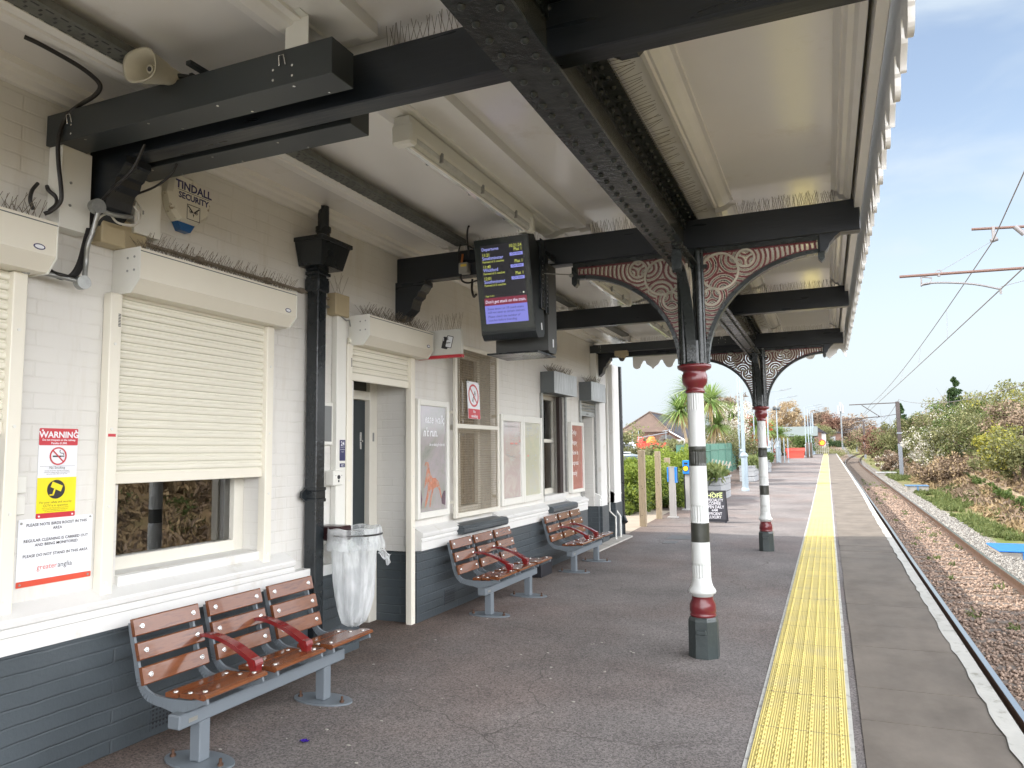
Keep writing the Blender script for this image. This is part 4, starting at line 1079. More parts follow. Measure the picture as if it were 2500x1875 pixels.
# ================================================================== THINGS ON THE WALL
def atx(u, v, x):
    """point seen at photo pixel (u, v) lying on the plane x"""
    d = (u-1250)/f*X - (v-937.5)/f*Y + Fw
    return Vector((0,0,1.5)) + d*(x/d.x)
def atz(u, v, z):
    d = (u-1250)/f*X - (v-937.5)/f*Y + Fw
    return Vector((0,0,1.5)) + d*((z-1.5)/d.z)
def shutter(y0, y1, zb, label, ztop=2.61, gl=-.048, gr=.121, zg0=.80):
    root = thing('roller_shutter', label, 'roller shutter', (XW, (y0+y1)/2, zb), group='cream roller shutters along the wall')
    XF = -3.30
    bx = MB(); prof = [(XW+.003, 2.375), (XF-.06, 2.375), (XF, 2.445), (XF, ztop), (XW+.003, ztop)]
    bx.prism(prof, lambda u, v, w: (u, w, v), y0+.003, y1-.003)
    b = bx.build('shutter_box', M['cream'], root)
    ep = MB()
    for yy in (y0-.002, y1-.004):
        ep.prism([(XW+.003, 2.37), (XF-.055, 2.37), (XF+.004, 2.44), (XF+.004, ztop+.004), (XW+.003, ztop+.004)], lambda u, v, w: (u, w, v), yy, yy+.006)
    ep.build('end_plate', M['cover'], b)
    s = MB()
    for a, c in ((-.085, 2.56), (-.035, 2.563), (-.085, 2.49), (-.035, 2.492)): s.cyl((XF+a+.0, y0-.0045, c), (XF+a, y0-.001, c), .0065, n=8)
    s.build('screws', M['galv'], b)
    bd = MB(); c = circ(0, 0, 1, 20); bd.prism([(y1-.085+p*.028, 2.475+q*.014) for p, q in c], wallf(XF), 0.0002, .002); g_ = bd.build('oval_badge', M['ink_blue'], b)
    bd = MB(); bd.prism([(y1-.085+p*.022, 2.475+q*.009) for p, q in c], wallf(XF), .002, .0026); bd.prism([(y1-.085+p*.017, 2.475+q*.003) for p, q in c], wallf(XF), .0026, .003)
    bd.build('badge_face', M['sign_white'], b)
    lp = MB(); lp.box(XF-.001, XF+.004, y0, y1, ztop-.018, ztop-.014); lp.build('lid_seam', M['grey_paint'], b)
    for a, c_ in ((y1-gr, y1-gr+.066), (y0+gl, y0+gl+.068)):
        gd = MB(); gd.bbox(XW+.002, XW+.062, a, c_, zg0, 2.373, .004)
        gq = gd.build('guide_rail', M['cream'], root)
    sc_ = MB()
    for a in (y0+gl+.03, y1-gr+.033):
        for z in (zg0+.06, zg0+.45, zg0+.85, zg0+1.3): sc_.cyl((XW+.061, a, z), (XW+.066, a, z), .008, n=8)
    sc_.build('screws', M['cover'], gq)
    br = MB(); 
    for k in range(9): br.box(XW+.0622, XW+.063, y0+gl+.045, y0+gl+.060, 2.26-k*.008, 2.26-k*.008+.0045)
    br.build('barcode_sticker', M['ink'], gq)
    # curtain of curved laths
    pts = [(.022, zb), (.022, zb+.055)]; z = zb+.055
    pitch = .0465
    while z < 2.39:
        for a, q in ((.010, .0), (.010, .10), (.026, .16), (.031, .34), (.032, .55), (.028, .72), (.0235, .76), (.0265, .82), (.0245, .96)): pts.append((a, z+q*pitch))
        z += pitch
    poly = pts + [(.008, pts[-1][1]), (.008, zb)]
    ct = MB(); ct.prism(poly, lambda u, v, w: (XW+u, w, v), y0+gl+.066, y1-gr+.002, smooth=False)
    ct.build('lath_curtain', M['shutter'], root)
    bb_ = MB(); bb_.bbox(XW+.004, XW+.034, y0+gl+.068, y1-gr, zb-.006, zb+.05, .003); bb_.build('bottom_rail', M['cream'], root)
    return root
shutter(1.10, 2.295, 1.62, 'cream roller shutter cut off by the left edge of the picture', gr=.103)
s2 = shutter(2.748, 4.008, 1.368, 'large cream roller shutter three quarters down over the window beside the warning signs')
s3 = shutter(4.884, 5.915, 2.10, 'cream roller shutter raised over the ticket office doorway, long guide rails to the ground', gl=-.092, gr=.153, zg0=.0)
# sticker on the second shutter
mb = MB(); mb.box(XW+.0622, XW+.0628, 2.71, 2.755, 1.61, 1.625); o = mb.build('red_sticker', M['sign_red'], s2)
spikes('dense row of bird spikes on the long shutter box of the window', lambda t: ((-3.37, 2.80+1.22*t, 2.612), (1, 0, 0), (0, 1, 0)), 95, .12, 1.0, cross=.9, seed=11)
spikes('row of bird spikes on the leftmost shutter box', lambda t: ((-3.40, 1.9+.37*t, 2.612), (1, 0, 0), (0, 1, 0)), 26, .12, 1.0, cross=.9, seed=12)
spikes('dense row of bird spikes on the shutter box over the doorway', lambda t: ((-3.38, 4.90+1.03*t, 2.612), (1, 0, 0), (0, 1, 0)), 80, .12, 1.0, cross=.9, seed=13)
# white boxed pipe between call point and doorway shutter
mb = MB(); mb.bbox(XW+.002, XW+.055, 4.665, 4.785, .84, 2.60, .004); tag(mb.build('pipe_casing', M['cover']), 'tall white boxed pipe casing left of the doorway shutter', 'casing')

# galvanised boxes over the far window and door
def gbox(y0, y1, label):
    root = thing('shutter_box', label, 'shutter box', (XW, (y0+y1)/2, 2.3), group='galvanised shutter boxes at the far end of the wall')
    mb = MB(); mb.bbox(XW+.003, -3.302, y0+.003, y1, 2.292, 2.578, .003); mb.build('side_casing', M['grey_paint'], root)
    mb = MB(); mb.bbox(-3.302, -3.296, y0, y1+.003, 2.288, 2.582, .001); mb.build('front_sheet', M['galv_box'], root)
    mb = MB()
    for y in (y0-.03, y1-.02): mb.bbox(XW+.002, XW+.035, y, y+.05, .93 if y0 < 10 else 0, 2.292, .003)
    mb.build('guide_rail', M['galv'], root); return root
g4 = gbox(9.20, 10.16, 'streaky galvanised shutter box over the far sash window'); g5 = gbox(10.88, 11.66, 'smaller galvanised shutter box over the farthest door, part of its shutter showing')
mb = MB(); pts = [(.020, 2.06), (.020, 2.13)]; z = 2.13
while z < 2.29:
    for a, q in ((.012, 0), (.022, .2), (.03, .5), (.022, .8)): pts.append((a, z+q*.05))
    z += .05
mb.prism(pts+[(.005, pts[-1][1]), (.005, 2.06)], lambda u, v, w: (XW+u, w, v), 10.9, 11.64); mb.build('lath_curtain', M['galv'], g5)
mb = MB(); mb.box(XW+.021, XW+.0225, 11.17, 11.20, 2.085, 2.10); mb.box(XW+.021, XW+.0225, 11.22, 11.24, 2.08, 2.105); mb.box(XW+.021, XW+.0225, 11.26, 11.29, 2.085, 2.10); mb.build('lock', M['ink'], g5)
mb = MB(); mb.box(XW-.06, XW-.01, 9.98, 10.10, .92, 2.29); mb.build('dark_inner_post', mat('dark_brown_timber', (.03, .018, .015), .6, var=.2), g4)  # dark brown inner post beside the far window guide
spikes('row of bird spikes on the galvanised box over the far window', lambda t: ((-3.40, 9.24+.88*t, 2.582), (1, 0, 0), (0, 1, 0)), 60, .12, 1.0, cross=.9, seed=14)
spikes('row of bird spikes on the galvanised box over the farthest door', lambda t: ((-3.40, 10.90+.72*t, 2.582), (1, 0, 0), (0, 1, 0)), 40, .12, 1.0, cross=.9, seed=15)

# downpipe
dp = thing('rainwater_pipe', 'square black cast iron downpipe with tapered hopper head between window and doorway', 'downpipe', (-3.42, 4.39, 0))
mb = MB(); mb.bbox(-3.475, -3.375, 4.335, 4.435, .02, 2.86, .006); mb.build('pipe', M['black'], dp)
mb = MB()
for z, w in ((2.80, .012), (2.835, .022), (2.865, .012)): mb.bbox(-3.48-.0, -3.375+w, 4.335-w, 4.435+w, z-.012, z+.012, .004)
mb.bbox(-3.49, -3.357, 4.318, 4.452, 2.70, 2.80, .01); mb.build('collar', M['black'], dp)
mb = MB(); V0 = [(-3.49, 4.255), (-3.29, 4.255), (-3.29, 4.515), (-3.49, 4.515)]; V1 = [(-3.495, 4.215), (-3.255, 4.215), (-3.255, 4.555), (-3.495, 4.555)]
mb.add([(a, b, 2.875) for a, b in V0]+[(a, b, 3.045) for a, b in V1], [(0,3,2,1), (0,1,5,4), (1,2,6,5), (2,3,7,6), (3,0,4,7), (4,5,6,7)])
mb.bbox(-3.497, -3.238, 4.200, 4.570, 3.045, 3.078, .004); mb.build('hopper', M['black'], dp)
mb = MB(); mb.cyl((-3.40, 4.42, 3.07), (-3.40, 4.42, 3.20), .05, n=20); mb.cyl((-3.40, 4.42, 3.165), (-3.40, 4.42, 3.20), .058, n=20); mb.cyl((-3.40, 4.42, 3.20), (-3.40, 4.42, 3.36), .042, n=16); mb.build('outlet', M['black'], dp)
mb = MB(); mb.bbox(-3.48, -3.366, 4.326, 4.444, 1.165, 1.19, .004); mb.bbox(-3.48, -3.366, 4.326, 4.444, 1.245, 1.27, .004); mb.bbox(-3.49, -3.370, 4.330, 4.440, 1.19, 1.245, .003)
mb.prism([(4.335, 1.27), (4.28, 1.235), (4.275, 1.20), (4.335, 1.165)], wallf(-3.47), 0, .02); mb.build('bracket', M['black'], dp)
lettering('scratched_marks', [('E', .05, 4.38, 1.04, 'CENTER'), ('m', .045, 4.385, 1.00, 'CENTER')], M['ink'], wallf(-3.3745), dp, .0004)
mb = MB(); mb.bbox(-3.475, -3.25, 4.46, 4.60, .88, .985, .01); tag(mb.build('wall_plate', mat('dark_maroon_plate', (.03, .012, .014), .3)), 'dark maroon box fixed beside the downpipe behind the bin bag', 'wall box')

# junction boxes, conduit
def jb(y0, y1, z0, z1, d, label, m='beige'):
    mb = MB(); mb.bbox(XW+.002, XW+d, y0, y1, z0, z1, .005); return tag(mb.build('junction_box', M[m]), label, 'junction box', 'plastic junction boxes on the wall')
jb(4.60, 4.78, 2.575, 2.745, .085, 'beige junction box with three spikes, right of the black hopper pipe')
jb(2.60, 2.745, 2.615, 2.79, .10, 'left one of the two beige junction boxes under the nearest corbel'); jb(2.755, 2.90, 2.615, 2.775, .07, 'right one of the two beige junction boxes under the nearest corbel')
spikes('three long spikes on the lone beige junction box', lambda t: ((-3.45, 4.62+.12*t, 2.745), (1, 0, 0), (0, 1, 0)), 3, .16, .8, cross=.4, seed=17)
mb = MB(); mb.cyl((XW+.018, 2.88, 2.70), (XW+.018, 4.60, 2.70), .011, n=8)
for y in (3.3, 3.9, 4.25): mb.bbox(XW+.002, XW+.036, y, y+.05, 2.682, 2.718, .004)
tag(mb.build('conduit', mat('aged_conduit', (.22, .19, .15), .55, var=.2)), 'thin aged conduit running along the wall above the long shutter box', 'conduit')
mb = MB(); mb.cyl((XW+.018, 4.45, 2.635), (XW+.018, 4.61, 2.635), .011, n=8); mb.tube([(XW+.06, 4.70, 2.58), (XW+.07, 4.76, 2.55), (XW+.07, 4.80, 2.56), (XW+.05, 4.84, 2.52)], .006)
tag(mb.build('conduit', M['galv']), 'short conduit and loose cable tail at the lone beige box', 'conduit')

# galvanised conduit with round inspection boxes and the black cable looms
ct = thing('conduit_run', 'silver conduit run with round inspection boxes hanging under the nearest corbel', 'conduit', atx(205, 690, -3.36))
P1, P2, P3 = atx(241, 504, -3.30), atx(205, 690, -3.36), atx(75, 659, -3.44)
mb = MB(); mb.tube(smooth_path([P1+Vector((0, .0, -.02)), atx(228, 560, -3.33), atx(214, 600, -3.35), atx(210, 640, -3.37), P2], 5), .012)
mb.tube(smooth_path([P1, atx(262, 520, -3.30), atx(300, 528, -3.30), atx(322, 530, -3.34)], 4), .0125); mb.tube([P2, atx(150, 676, -3.40), P3], .012)
mb.build('conduit', M['galv'], ct)
mb = MB()
for p, r in ((P1, .036), (P2, .034)): mb.cyl(p+Vector((-.03, 0, 0)), p+Vector((.012, -.006, 0)), r, n=24)
mb.cyl(P3+Vector((-.02, -.01, 0)), P3+Vector((.01, -.03, 0)), .026, n=16); mb.build('inspection_box', M['galv'], ct)
mb = MB(); mb.tube(smooth_path([atx(322, 500, -3.34), atx(338, 520, -3.32), atx(336, 545, -3.32), atx(310, 549, -3.32), atx(285, 542, -3.33), atx(265, 522, -3.32), atx(240, 535, -3.33), atx(225, 575, -3.36), atx(212, 610, -3.38), atx(208, 660, -3.40)], 5), .006, 6); mb.tube(smooth_path([atx(330, 490, -3.36), atx(345, 510, -3.34), atx(341, 535, -3.33), atx(325, 552, -3.33), atx(290, 546, -3.34)], 5), .005, 6)
tag(mb.build('white_cables', M['wcable']), 'loose white cables looped round the silver conduit under the nearest corbel', 'cable')
mb = MB(); mb.tube(smooth_path([atz(60, 90, 3.325), atz(98, 108, 3.31), atz(160, 142, 3.295), atz(205, 170, 3.28), atz(238, 198, 3.255), atz(244, 216, 3.23), atz(228, 236, 3.21), atx(195, 256, -3.28), atx(168, 278, -3.34), atx(152, 305, -3.37), atx(142, 345, -3.38), atx(143, 400, -3.38), atx(150, 470, -3.37), atx(146, 495, -3.38), atx(125, 515, -3.40), atx(108, 522, -3.42)], 5), .0105, 8)
tag(mb.build('ceiling_cable', M['cable']), 'thick black cable curling off the cable tray and down the white cable cover', 'cable')
mb = MB(); mb.tube(smooth_path([atx(92, 448, -3.47), atx(78, 466, -3.45), atx(74, 490, -3.44), atx(82, 512, -3.44)], 5), .009, 8); mb.tube(smooth_path([atx(115, 455, -3.47), atx(119, 465, -3.45), atx(137, 482, -3.43), atx(137, 500, -3.42), atx(120, 515, -3.43)], 5), .010, 8)
tag(mb.build('cable_ends', M['cable']), 'two short black cables coming out of the wall over the leftmost shutter box', 'cable')
mb = MB()
for k in range(4):
    o_ = k*.011-.016; mb.tube(smooth_path([atx(214+k*3, 558, -3.40), atx(203+k*4, 600, -3.40), atx(192+k*4, 640, -3.40), atx(176+k*3, 668+k*2, -3.40), atx(152, 680-k*3, -3.40+o_), atx(126, 668-k*2, -3.42), atx(108, 645, -3.44), atx(100, 634, -3.46)], 5), .0085, 7)
tag(mb.build('cable_loom', M['cable']), 'thick loom of black cables curving under the leftmost shutter box end', 'cable')
mb = MB(); mb.tube(smooth_path([Vector((-3.05, 2.545, 3.05)), Vector((-3.12, 2.54, 2.93)), Vector((-3.22, 2.53, 2.86)), Vector((-3.36, 2.54, 2.78)), Vector((-3.45, 2.56, 2.70))], 5), .008, 6); mb.tube(smooth_path([Vector((-3.06, 2.76, 3.04)), Vector((-3.10, 2.75, 2.97)), Vector((-3.20, 2.74, 2.92)), Vector((-3.34, 2.74, 2.90))], 5), .006, 6)
tag(mb.build('trunking_cables', M['cable']), 'thin black cables dangling from the trunking across the nearest corbel', 'cable')

# horn loudspeaker on the near trunking
hs = thing('horn_loudspeaker', 'beige plastic horn loudspeaker on top of the near trunking', 'loudspeaker', (-2.66, 2.42, 3.22))
ax = Vector((.02, -.90, -.16)).normalized(); c0 = atx(372, 171, -2.66); up = Vector((0,0,1)); sd = ax.cross(up).normalized(); u2 = sd.cross(ax)
cM = c0 + ax*.0
mb = MB(); secs = []
for d, a, b in ((-.17, .030, .030), (-.10, .045, .04), (-.03, .068, .055), (.045, .088, .066), (.05, .096, .072), (.045, .084, .060), (-.02, .058, .046), (-.08, .034, .03)):
    secs.append([c0+ax*(d+.02) + sd*(a*abs(math.cos(t))**.75*math.copysign(1, math.cos(t))) + u2*(b*abs(math.sin(t))**.75*math.copysign(1, math.sin(t))) for t in [2*PI*(i+.5)/28 for i in range(28)]])
vs = [p for s in secs for p in s]; n = 28
mb.add(vs, [(i*n+k, i*n+(k+1) % n, (i+1)*n+(k+1) % n, (i+1)*n+k) for i in range(len(secs)-1) for k in range(n)], True); mb.add(secs[0], [tuple(range(n))]); mb.add(secs[-1], [tuple(range(n))])
mb.build('horn', M['horn'], hs)
mb = MB(); mb.cyl(c0-ax*.08, c0+ax*.015, .024, .019, n=16); mb.build('throat', M['horn'], hs)
mb = MB(); mb.cyl(c0+ax*.0151, c0+ax*.017, .011, n=12); mb.build('throat_grille', M['ink'], hs)
mb = MB(); mb.bbox(c0.x-.03, c0.x+.09, 2.37, 2.45, 3.198, 3.215, .003); mb.bbox(c0.x+.06, c0.x+.08, 2.39, 2.43, 3.21, 3.245, .003); mb.cyl((c0.x+.07, 2.41, 3.23), c0-ax*.07, .012); mb.build('mount', M['black'], hs)

# alarm box
al = thing('alarm_box', 'white alarm bell box with blue base and an owl face badge, peeling, on the wall', 'alarm box', (XW, 3.21, 2.85))
hexo = [(3.055, 3.13), (3.10, 3.165), (3.22, 3.165), (3.33, 3.12), (3.365, 3.03), (3.34, 2.955), (3.25, 2.885), (3.12, 2.885), (3.075, 2.93), (3.04, 3.04)]
mb = MB(); hi = [(3.205+(a-3.205)*.86, 3.02+(b-3.02)*.88) for a, b in hexo]
mb.add([(XW+.002, a, b) for a, b in hexo]+[(XW+.05, a, b) for a, b in hexo]+[(XW+.075, a, b) for a, b in hi], [(i, (i+1) % 10, 10+(i+1) % 10, 10+i) for i in range(10)]+[(10+i, 10+(i+1) % 10, 20+(i+1) % 10, 20+i) for i in range(10)]+[tuple(range(20, 30))])
mb.build('cover', mat('peeling_white_plastic', (.70, .68, .60), .4, var=.05, col2=(.30, .24, .16), c2scale=9, c2lo=.60, c2hi=.66), al)
mb = MB(); mb.add([(XW+.003, 3.12, 2.884), (XW+.003, 3.25, 2.884), (XW+.052, 3.25, 2.884), (XW+.052, 3.12, 2.884), (XW+.003, 3.15, 2.835), (XW+.003, 3.22, 2.835), (XW+.05, 3.22, 2.835), (XW+.05, 3.15, 2.835)], [(0,1,2,3), (4,7,6,5), (2,6,7,3), (1,5,6,2), (0,3,7,4)]); mb.build('strobe', mat('blue_lens', (.02, .10, .28), .2), al)
fa = wallf(XW+.0752)
lettering('lettering', [('TINDALL', .066, 3.215, 3.075, 'CENTER', 0, 1.02, .0022), ('SECURITY', .050, 3.215, 3.020, 'CENTER', 0, 1.02, .0018)], M['ink_blue'], fa, al, .0006)
mb = MB(); mb.box(XW+.0754, XW+.076, 3.095, 3.335, 3.064, 3.067)
for a, b, c_, d in ((3.165, 3.265, 2.905, 2.909), (3.165, 3.265, 2.993, 2.997), (3.165, 3.169, 2.909, 2.993), (3.261, 3.265, 2.909, 2.993)): mb.box(XW+.0754, XW+.076, a, b, c_, d)
for q in (0, 1):
    s_2 = -1 if q else 1; cx = 3.215
    mb.prism([(cx+s_2*.0, 2.955), (cx+s_2*.038, 2.988), (cx+s_2*.044, 2.988), (cx+s_2*.044, 2.982), (cx+s_2*.004, 2.948)], fa, .0003, .0009)
    ring(mb, cx+s_2*.021, 2.958, .009, .012, fa, .0003, .0009, 14); mb.prism(circ(cx+s_2*.019, 2.957, .006, 10), fa, .0003, .001)
mb.prism([(3.209, 2.945), (3.221, 2.945), (3.215, 2.925)], fa, .0003, .0009); mb.build('badge', M['ink'], al)

# ---- signs
def plate(name, label, cat, y0, y1, z0, z1, m, x=XW, t=.004, r=.008):
    root = thing(name, label, cat, (x, (y0+y1)/2, z0)); mb = MB(); mb.prism(rrect(y0, y1, z0, z1, r), wallf(x), .0015, t); mb.build('plate', m, root); return root
def patch(root, name, m, y0, y1, z0, z1, x, w0=.0042, w1=.0050, r=.006):
    mb = MB(); mb.prism(rrect(y0, y1, z0, z1, r), wallf(x), w0, w1); return mb.build(name, m, root)
def nosmoke(root, cy, cz, r, x, w, light=True):
    fn = wallf(x); mb = MB()
    mb.prism([(cy-.62*r, cz-.10*r), (cy+.40*r, cz-.10*r), (cy+.40*r, cz+.06*r), (cy-.62*r, cz+.06*r)], fn, w, w+.0006)
    for k in (0.45, .55, .65): mb.prism([(cy+k*r, cz-.1*r), (cy+(k+.06)*r, cz-.1*r), (cy+(k+.06)*r, cz+.06*r), (cy+k*r, cz+.06*r)], fn, w, w+.0006)
    pts = [(cy+.62*r, cz+.12*r), (cy+.60*r, cz+.30*r), (cy+.30*r, cz+.34*r), (cy+.18*r, cz+.52*r), (cy+.25*r, cz+.70*r)]
    sp_ = smooth_path([(a, b, 0) for a, b in pts], 5)
    for p, q in zip(sp_[:-1], sp_[1:]):
        d = (q-p).normalized(); nrm = Vector((-d.y, d.x, 0))*.035*r; mb.prism([tuple((p+nrm)[:2]), tuple((q+nrm)[:2]), tuple((q-nrm)[:2]), tuple((p-nrm)[:2])], fn, w, w+.0006)
    mb.build('cigarette', M['ink'], root)
    mb = MB(); ring(mb, cy, cz, r*.84, r, fn, w+.0007, w+.0014, 32); d = .7071; h = .07*r
    mb.prism([(cy-.88*r*d-h*d, cz+.88*r*d-h*d), (cy-.88*r*d+h*d, cz+.88*r*d+h*d), (cy+.88*r*d+h*d, cz-.88*r*d+h*d), (cy+.88*r*d-h*d, cz-.88*r*d-h*d)], fn, w+.0007, w+.0013)
    mb.build('prohibition_ring', M['sign_red'], root)
ws = plate('warning_sign', 'tall warning sign, red top, no smoking symbol and yellow camera panel', 'sign', 2.385, 2.585, 1.213, 1.648, M['sign_white'])
patch(ws, 'red_panel', M['sign_red'], 2.385, 2.585, 1.565, 1.648, XW); patch(ws, 'red_panel', M['sign_red'], 2.385, 2.585, 1.213, 1.238, XW); patch(ws, 'yellow_panel', M['sign_yellow'], 2.385, 2.585, 1.238, 1.408, XW, r=.0005)
fs = wallf(XW)
lettering('white_lettering', [('WARNING', .042, 2.487, 1.603, 'CENTER', 0, 1.0, .0012), ('Do not trespass on the railway.', .0135, 2.487, 1.587, 'CENTER', 0, 1, .0003), ('Penalty £1,000.', .0135, 2.487, 1.571, 'CENTER', 0, 1, .0003)], M['sign_white'], fs, ws, .0056)
lettering('black_lettering', [('No Smoking', .016, 2.482, 1.450, 'CENTER'), ('Smoking and use of e-cigarettes is not allowed', .0068, 2.482, 1.439, 'CENTER'), ('anywhere on railway stations, including platforms,', .0068, 2.482, 1.431, 'CENTER'), ('concourses, ticket offices and car parks', .0068, 2.482, 1.423, 'CENTER'),
    ('For your safety and security', .0145, 2.482, 1.284, 'CENTER'), ('CCTV is in operation', .0145, 2.482, 1.268, 'CENTER'), ('CCTV recordings may be used in a Court of Law.', .0068, 2.482, 1.259, 'CENTER'), ('This system is controlled by the train operator.', .0068, 2.482, 1.251, 'CENTER'), ('For more information please telephone', .0068, 2.482, 1.2435, 'CENTER')], M['ink'], fs, ws, .0056)
nosmoke(ws, 2.484, 1.512, .044, XW, .0052)
mb = MB(); mb.prism(circ(2.481, 1.350, .046, 32), fs, .0052, .0058); mb.box(XW+.0044, XW+.0052, 2.395, 2.575, 1.4625, 1.4635); mb.build('camera_disc', M['ink'], ws)
mb = MB(); mb.prism([(2.462, 1.388), (2.515, 1.366), (2.505, 1.338), (2.452, 1.362)], fs, .0059, .0064); mb.prism([(2.470, 1.352), (2.478, 1.350), (2.470, 1.322), (2.461, 1.322)], fs, .0059, .0064); mb.prism([(2.448, 1.327), (2.468, 1.327), (2.468, 1.320), (2.448, 1.320)], fs, .0059, .0064); mb.build('camera_symbol', M['sign_yellow'], ws)
mb = MB()
for a, b in ((2.400, 1.637), (2.572, 1.637), (2.400, 1.224), (2.570, 1.224)): mb.cyl((XW+.005, a, b), (XW+.0075, a, b), .0045, n=8)
mb.build('screws', M['sign_white'], ws)
bs = plate('notice_sign', 'white notice about birds roosting with an orange red band along its foot', 'sign', 2.305, 2.685, .900, 1.215, M['sign_white'])
patch(bs, 'orange_band', M['sign_orange'], 2.305, 2.685, .900, .928, XW)
lettering('black_lettering', [('PLEASE NOTE BIRDS ROOST IN THIS', .0195, 2.497, 1.180, 'CENTER', 0, .98, .0003), ('AREA', .0195, 2.497, 1.158, 'CENTER', 0, .98, .0003), ('REGULAR CLEANING IS CARRIED OUT', .0195, 2.497, 1.106, 'CENTER', 0, .98, .0003), ('AND BEING MONITORED', .0195, 2.497, 1.084, 'CENTER', 0, .98, .0003), ('PLEASE DO NOT STAND IN THIS AREA', .0195, 2.497, 1.035, 'CENTER', 0, .98, .0003), ('anglia', .036, 2.505, .972, 'LEFT', 0, .95)], M['ink'], fs, bs, .0052)
lettering('red_lettering', [('greater', .036, 2.502, .972, 'RIGHT', 0, .95)], M['sign_orange'], fs, bs, .0052)
mb = MB()
for a, b in ((2.318, 1.197), (2.670, 1.203), (2.322, .913), (2.668, .913)): mb.cyl((XW+.005, a, b), (XW+.0075, a, b), .0055, n=8)
mb.build('screws', M['galv'], bs)
mb = MB(); mb.bbox(XW+.001, XW+.02, 2.265, 2.325, 1.34, 1.42, .003); mb.bbox(XW+.001, XW+.02, 2.265, 2.322, 1.24, 1.325, .003); tag(mb.build('socket_plates', M['cover']), 'two small white blank plates on the wall left of the warning sign', 'plate')
# framed window notice left of the casing, sticker and call point
nb = thing('framed_notice', 'small white framed grey panel half hidden behind the downpipe', 'frame', (XW, 4.55, 1.6))
mb = MB(); mb.bbox(XW+.001, XW+.025, 4.42, 4.665, 1.575, 1.90, .005); mb.build('frame', M['cover'], nb)
mb = MB(); mb.box(XW+.0255, XW+.0265, 4.44, 4.643, 1.602, 1.872); mb.build('panel', mat('grey_panel', (.17, .18, .18), .3), nb)
st = plate('hours_sticker', 'narrow blue sticker reading 24 on the white pipe casing', 'sticker', 4.705, 4.775, 1.455, 1.615, M['ink_blue'], x=XW+.055, t=.003, r=.002)
lettering('lettering', [('24', .045, 4.74, 1.572, 'CENTER', 0, 1, .001), ('HOUR CCTV', .0105, 4.74, 1.556, 'CENTER', 0, .9), ('RECORDING', .0105, 4.74, 1.538, 'CENTER', 0, .9), ('IN USE', .0105, 4.74, 1.520, 'CENTER', 0, .9)], M['sign_white'], wallf(XW+.055), st, .0034)
cs = plate('ce_sticker', 'tiny blue sticker just above the white call point', 'sticker', 4.708, 4.772, 1.405, 1.435, M['ink_blue'], x=XW+.055, t=.003, r=.002)
lettering('lettering', [('CC', .022, 4.74, 1.412, 'CENTER', 0, 1, .0006)], M['sign_white'], wallf(XW+.055), cs, .0034)
cp = thing('call_point', 'small square white call point with a round dark button beside the doorway', 'call point', (XW, 4.77, 1.28))
mb = MB(); mb.bbox(XW+.001, XW+.085, 4.60, 4.715, 1.27, 1.385, .008); mb.build('housing', M['cover'], cp)
mb = MB(); mb.prism(circ(4.657, 1.333, .016, 16), wallf(XW+.085), .0, .004); mb.prism(circ(4.62, 1.345, .003, 8), wallf(XW+.085), .0, .002); mb.prism(circ(4.695, 1.345, .003, 8), wallf(XW+.085), .0, .002); mb.box(XW+.085, XW+.088, 4.65, 4.664, 1.295, 1.312); mb.build('button', M['ink'], cp)

# flag sign with tickets
tk = thing('ticket_sign', 'white ticket symbol sign with a red foot beside the doorway shutter box', 'sign', (-3.27, 5.99, 2.4))
mb = MB(); mb.bbox(XW+.0, -3.035, 5.965, 6.015, 2.405, 2.640, .004); mb.build('panel', mat('sign_pale_grey', (.62, .62, .57), .35), tk)
mb = MB(); mb.bbox(XW+.0, -3.03, 5.962, 6.018, 2.378, 2.4045, .003); mb.build('red_foot', M['sign_red'], tk)
fk = frontf(5.965); cx, cz = -3.175, 2.525
def rot2(pts, a, c): return [(c[0]+(x*math.cos(a)-y*math.sin(a)), c[1]+(x*math.sin(a)+y*math.cos(a))) for x, y in pts]
mb = MB(); mb.prism(rot2(rrect(-.032, .032, -.055, .055, .008), R(-14), (cx-.022, cz-.008)), fk, .0005, .0012); bt = mb.build('black_ticket', M['ink'], tk)
mb = MB(); mb.prism(rot2(rrect(-.034, .034, -.056, .056, .008), R(-14), (cx+.018, cz)), fk, .0014, .002); mb.build('ticket_outline', M['ink'], tk)
mb = MB(); mb.prism(rot2(rrect(-.028, .028, -.050, .050, .006), R(-14), (cx+.018, cz)), fk, .0021, .0026); mb.build('white_ticket', M['sign_white'], tk)
lettering('lettering', [('S', .042, cx-.008, cz+.018, 'LEFT', .0, 1, .001), ('....', .05, cx-.012, cz-.012, 'LEFT', 0, 1, .002)], M['ink'], fk, tk, .003)
lettering('white_lettering', [('1', .042, cx-.040, cz+.012, 'CENTER', 0, 1, .001)], M['sign_white'], fk, tk, .0022)
spikes('row of bird spikes on top of the ticket sign', line((-3.35, 5.99, 2.64), (-3.04, 5.99, 2.64)), 14, .15, 1.1, seed=18)

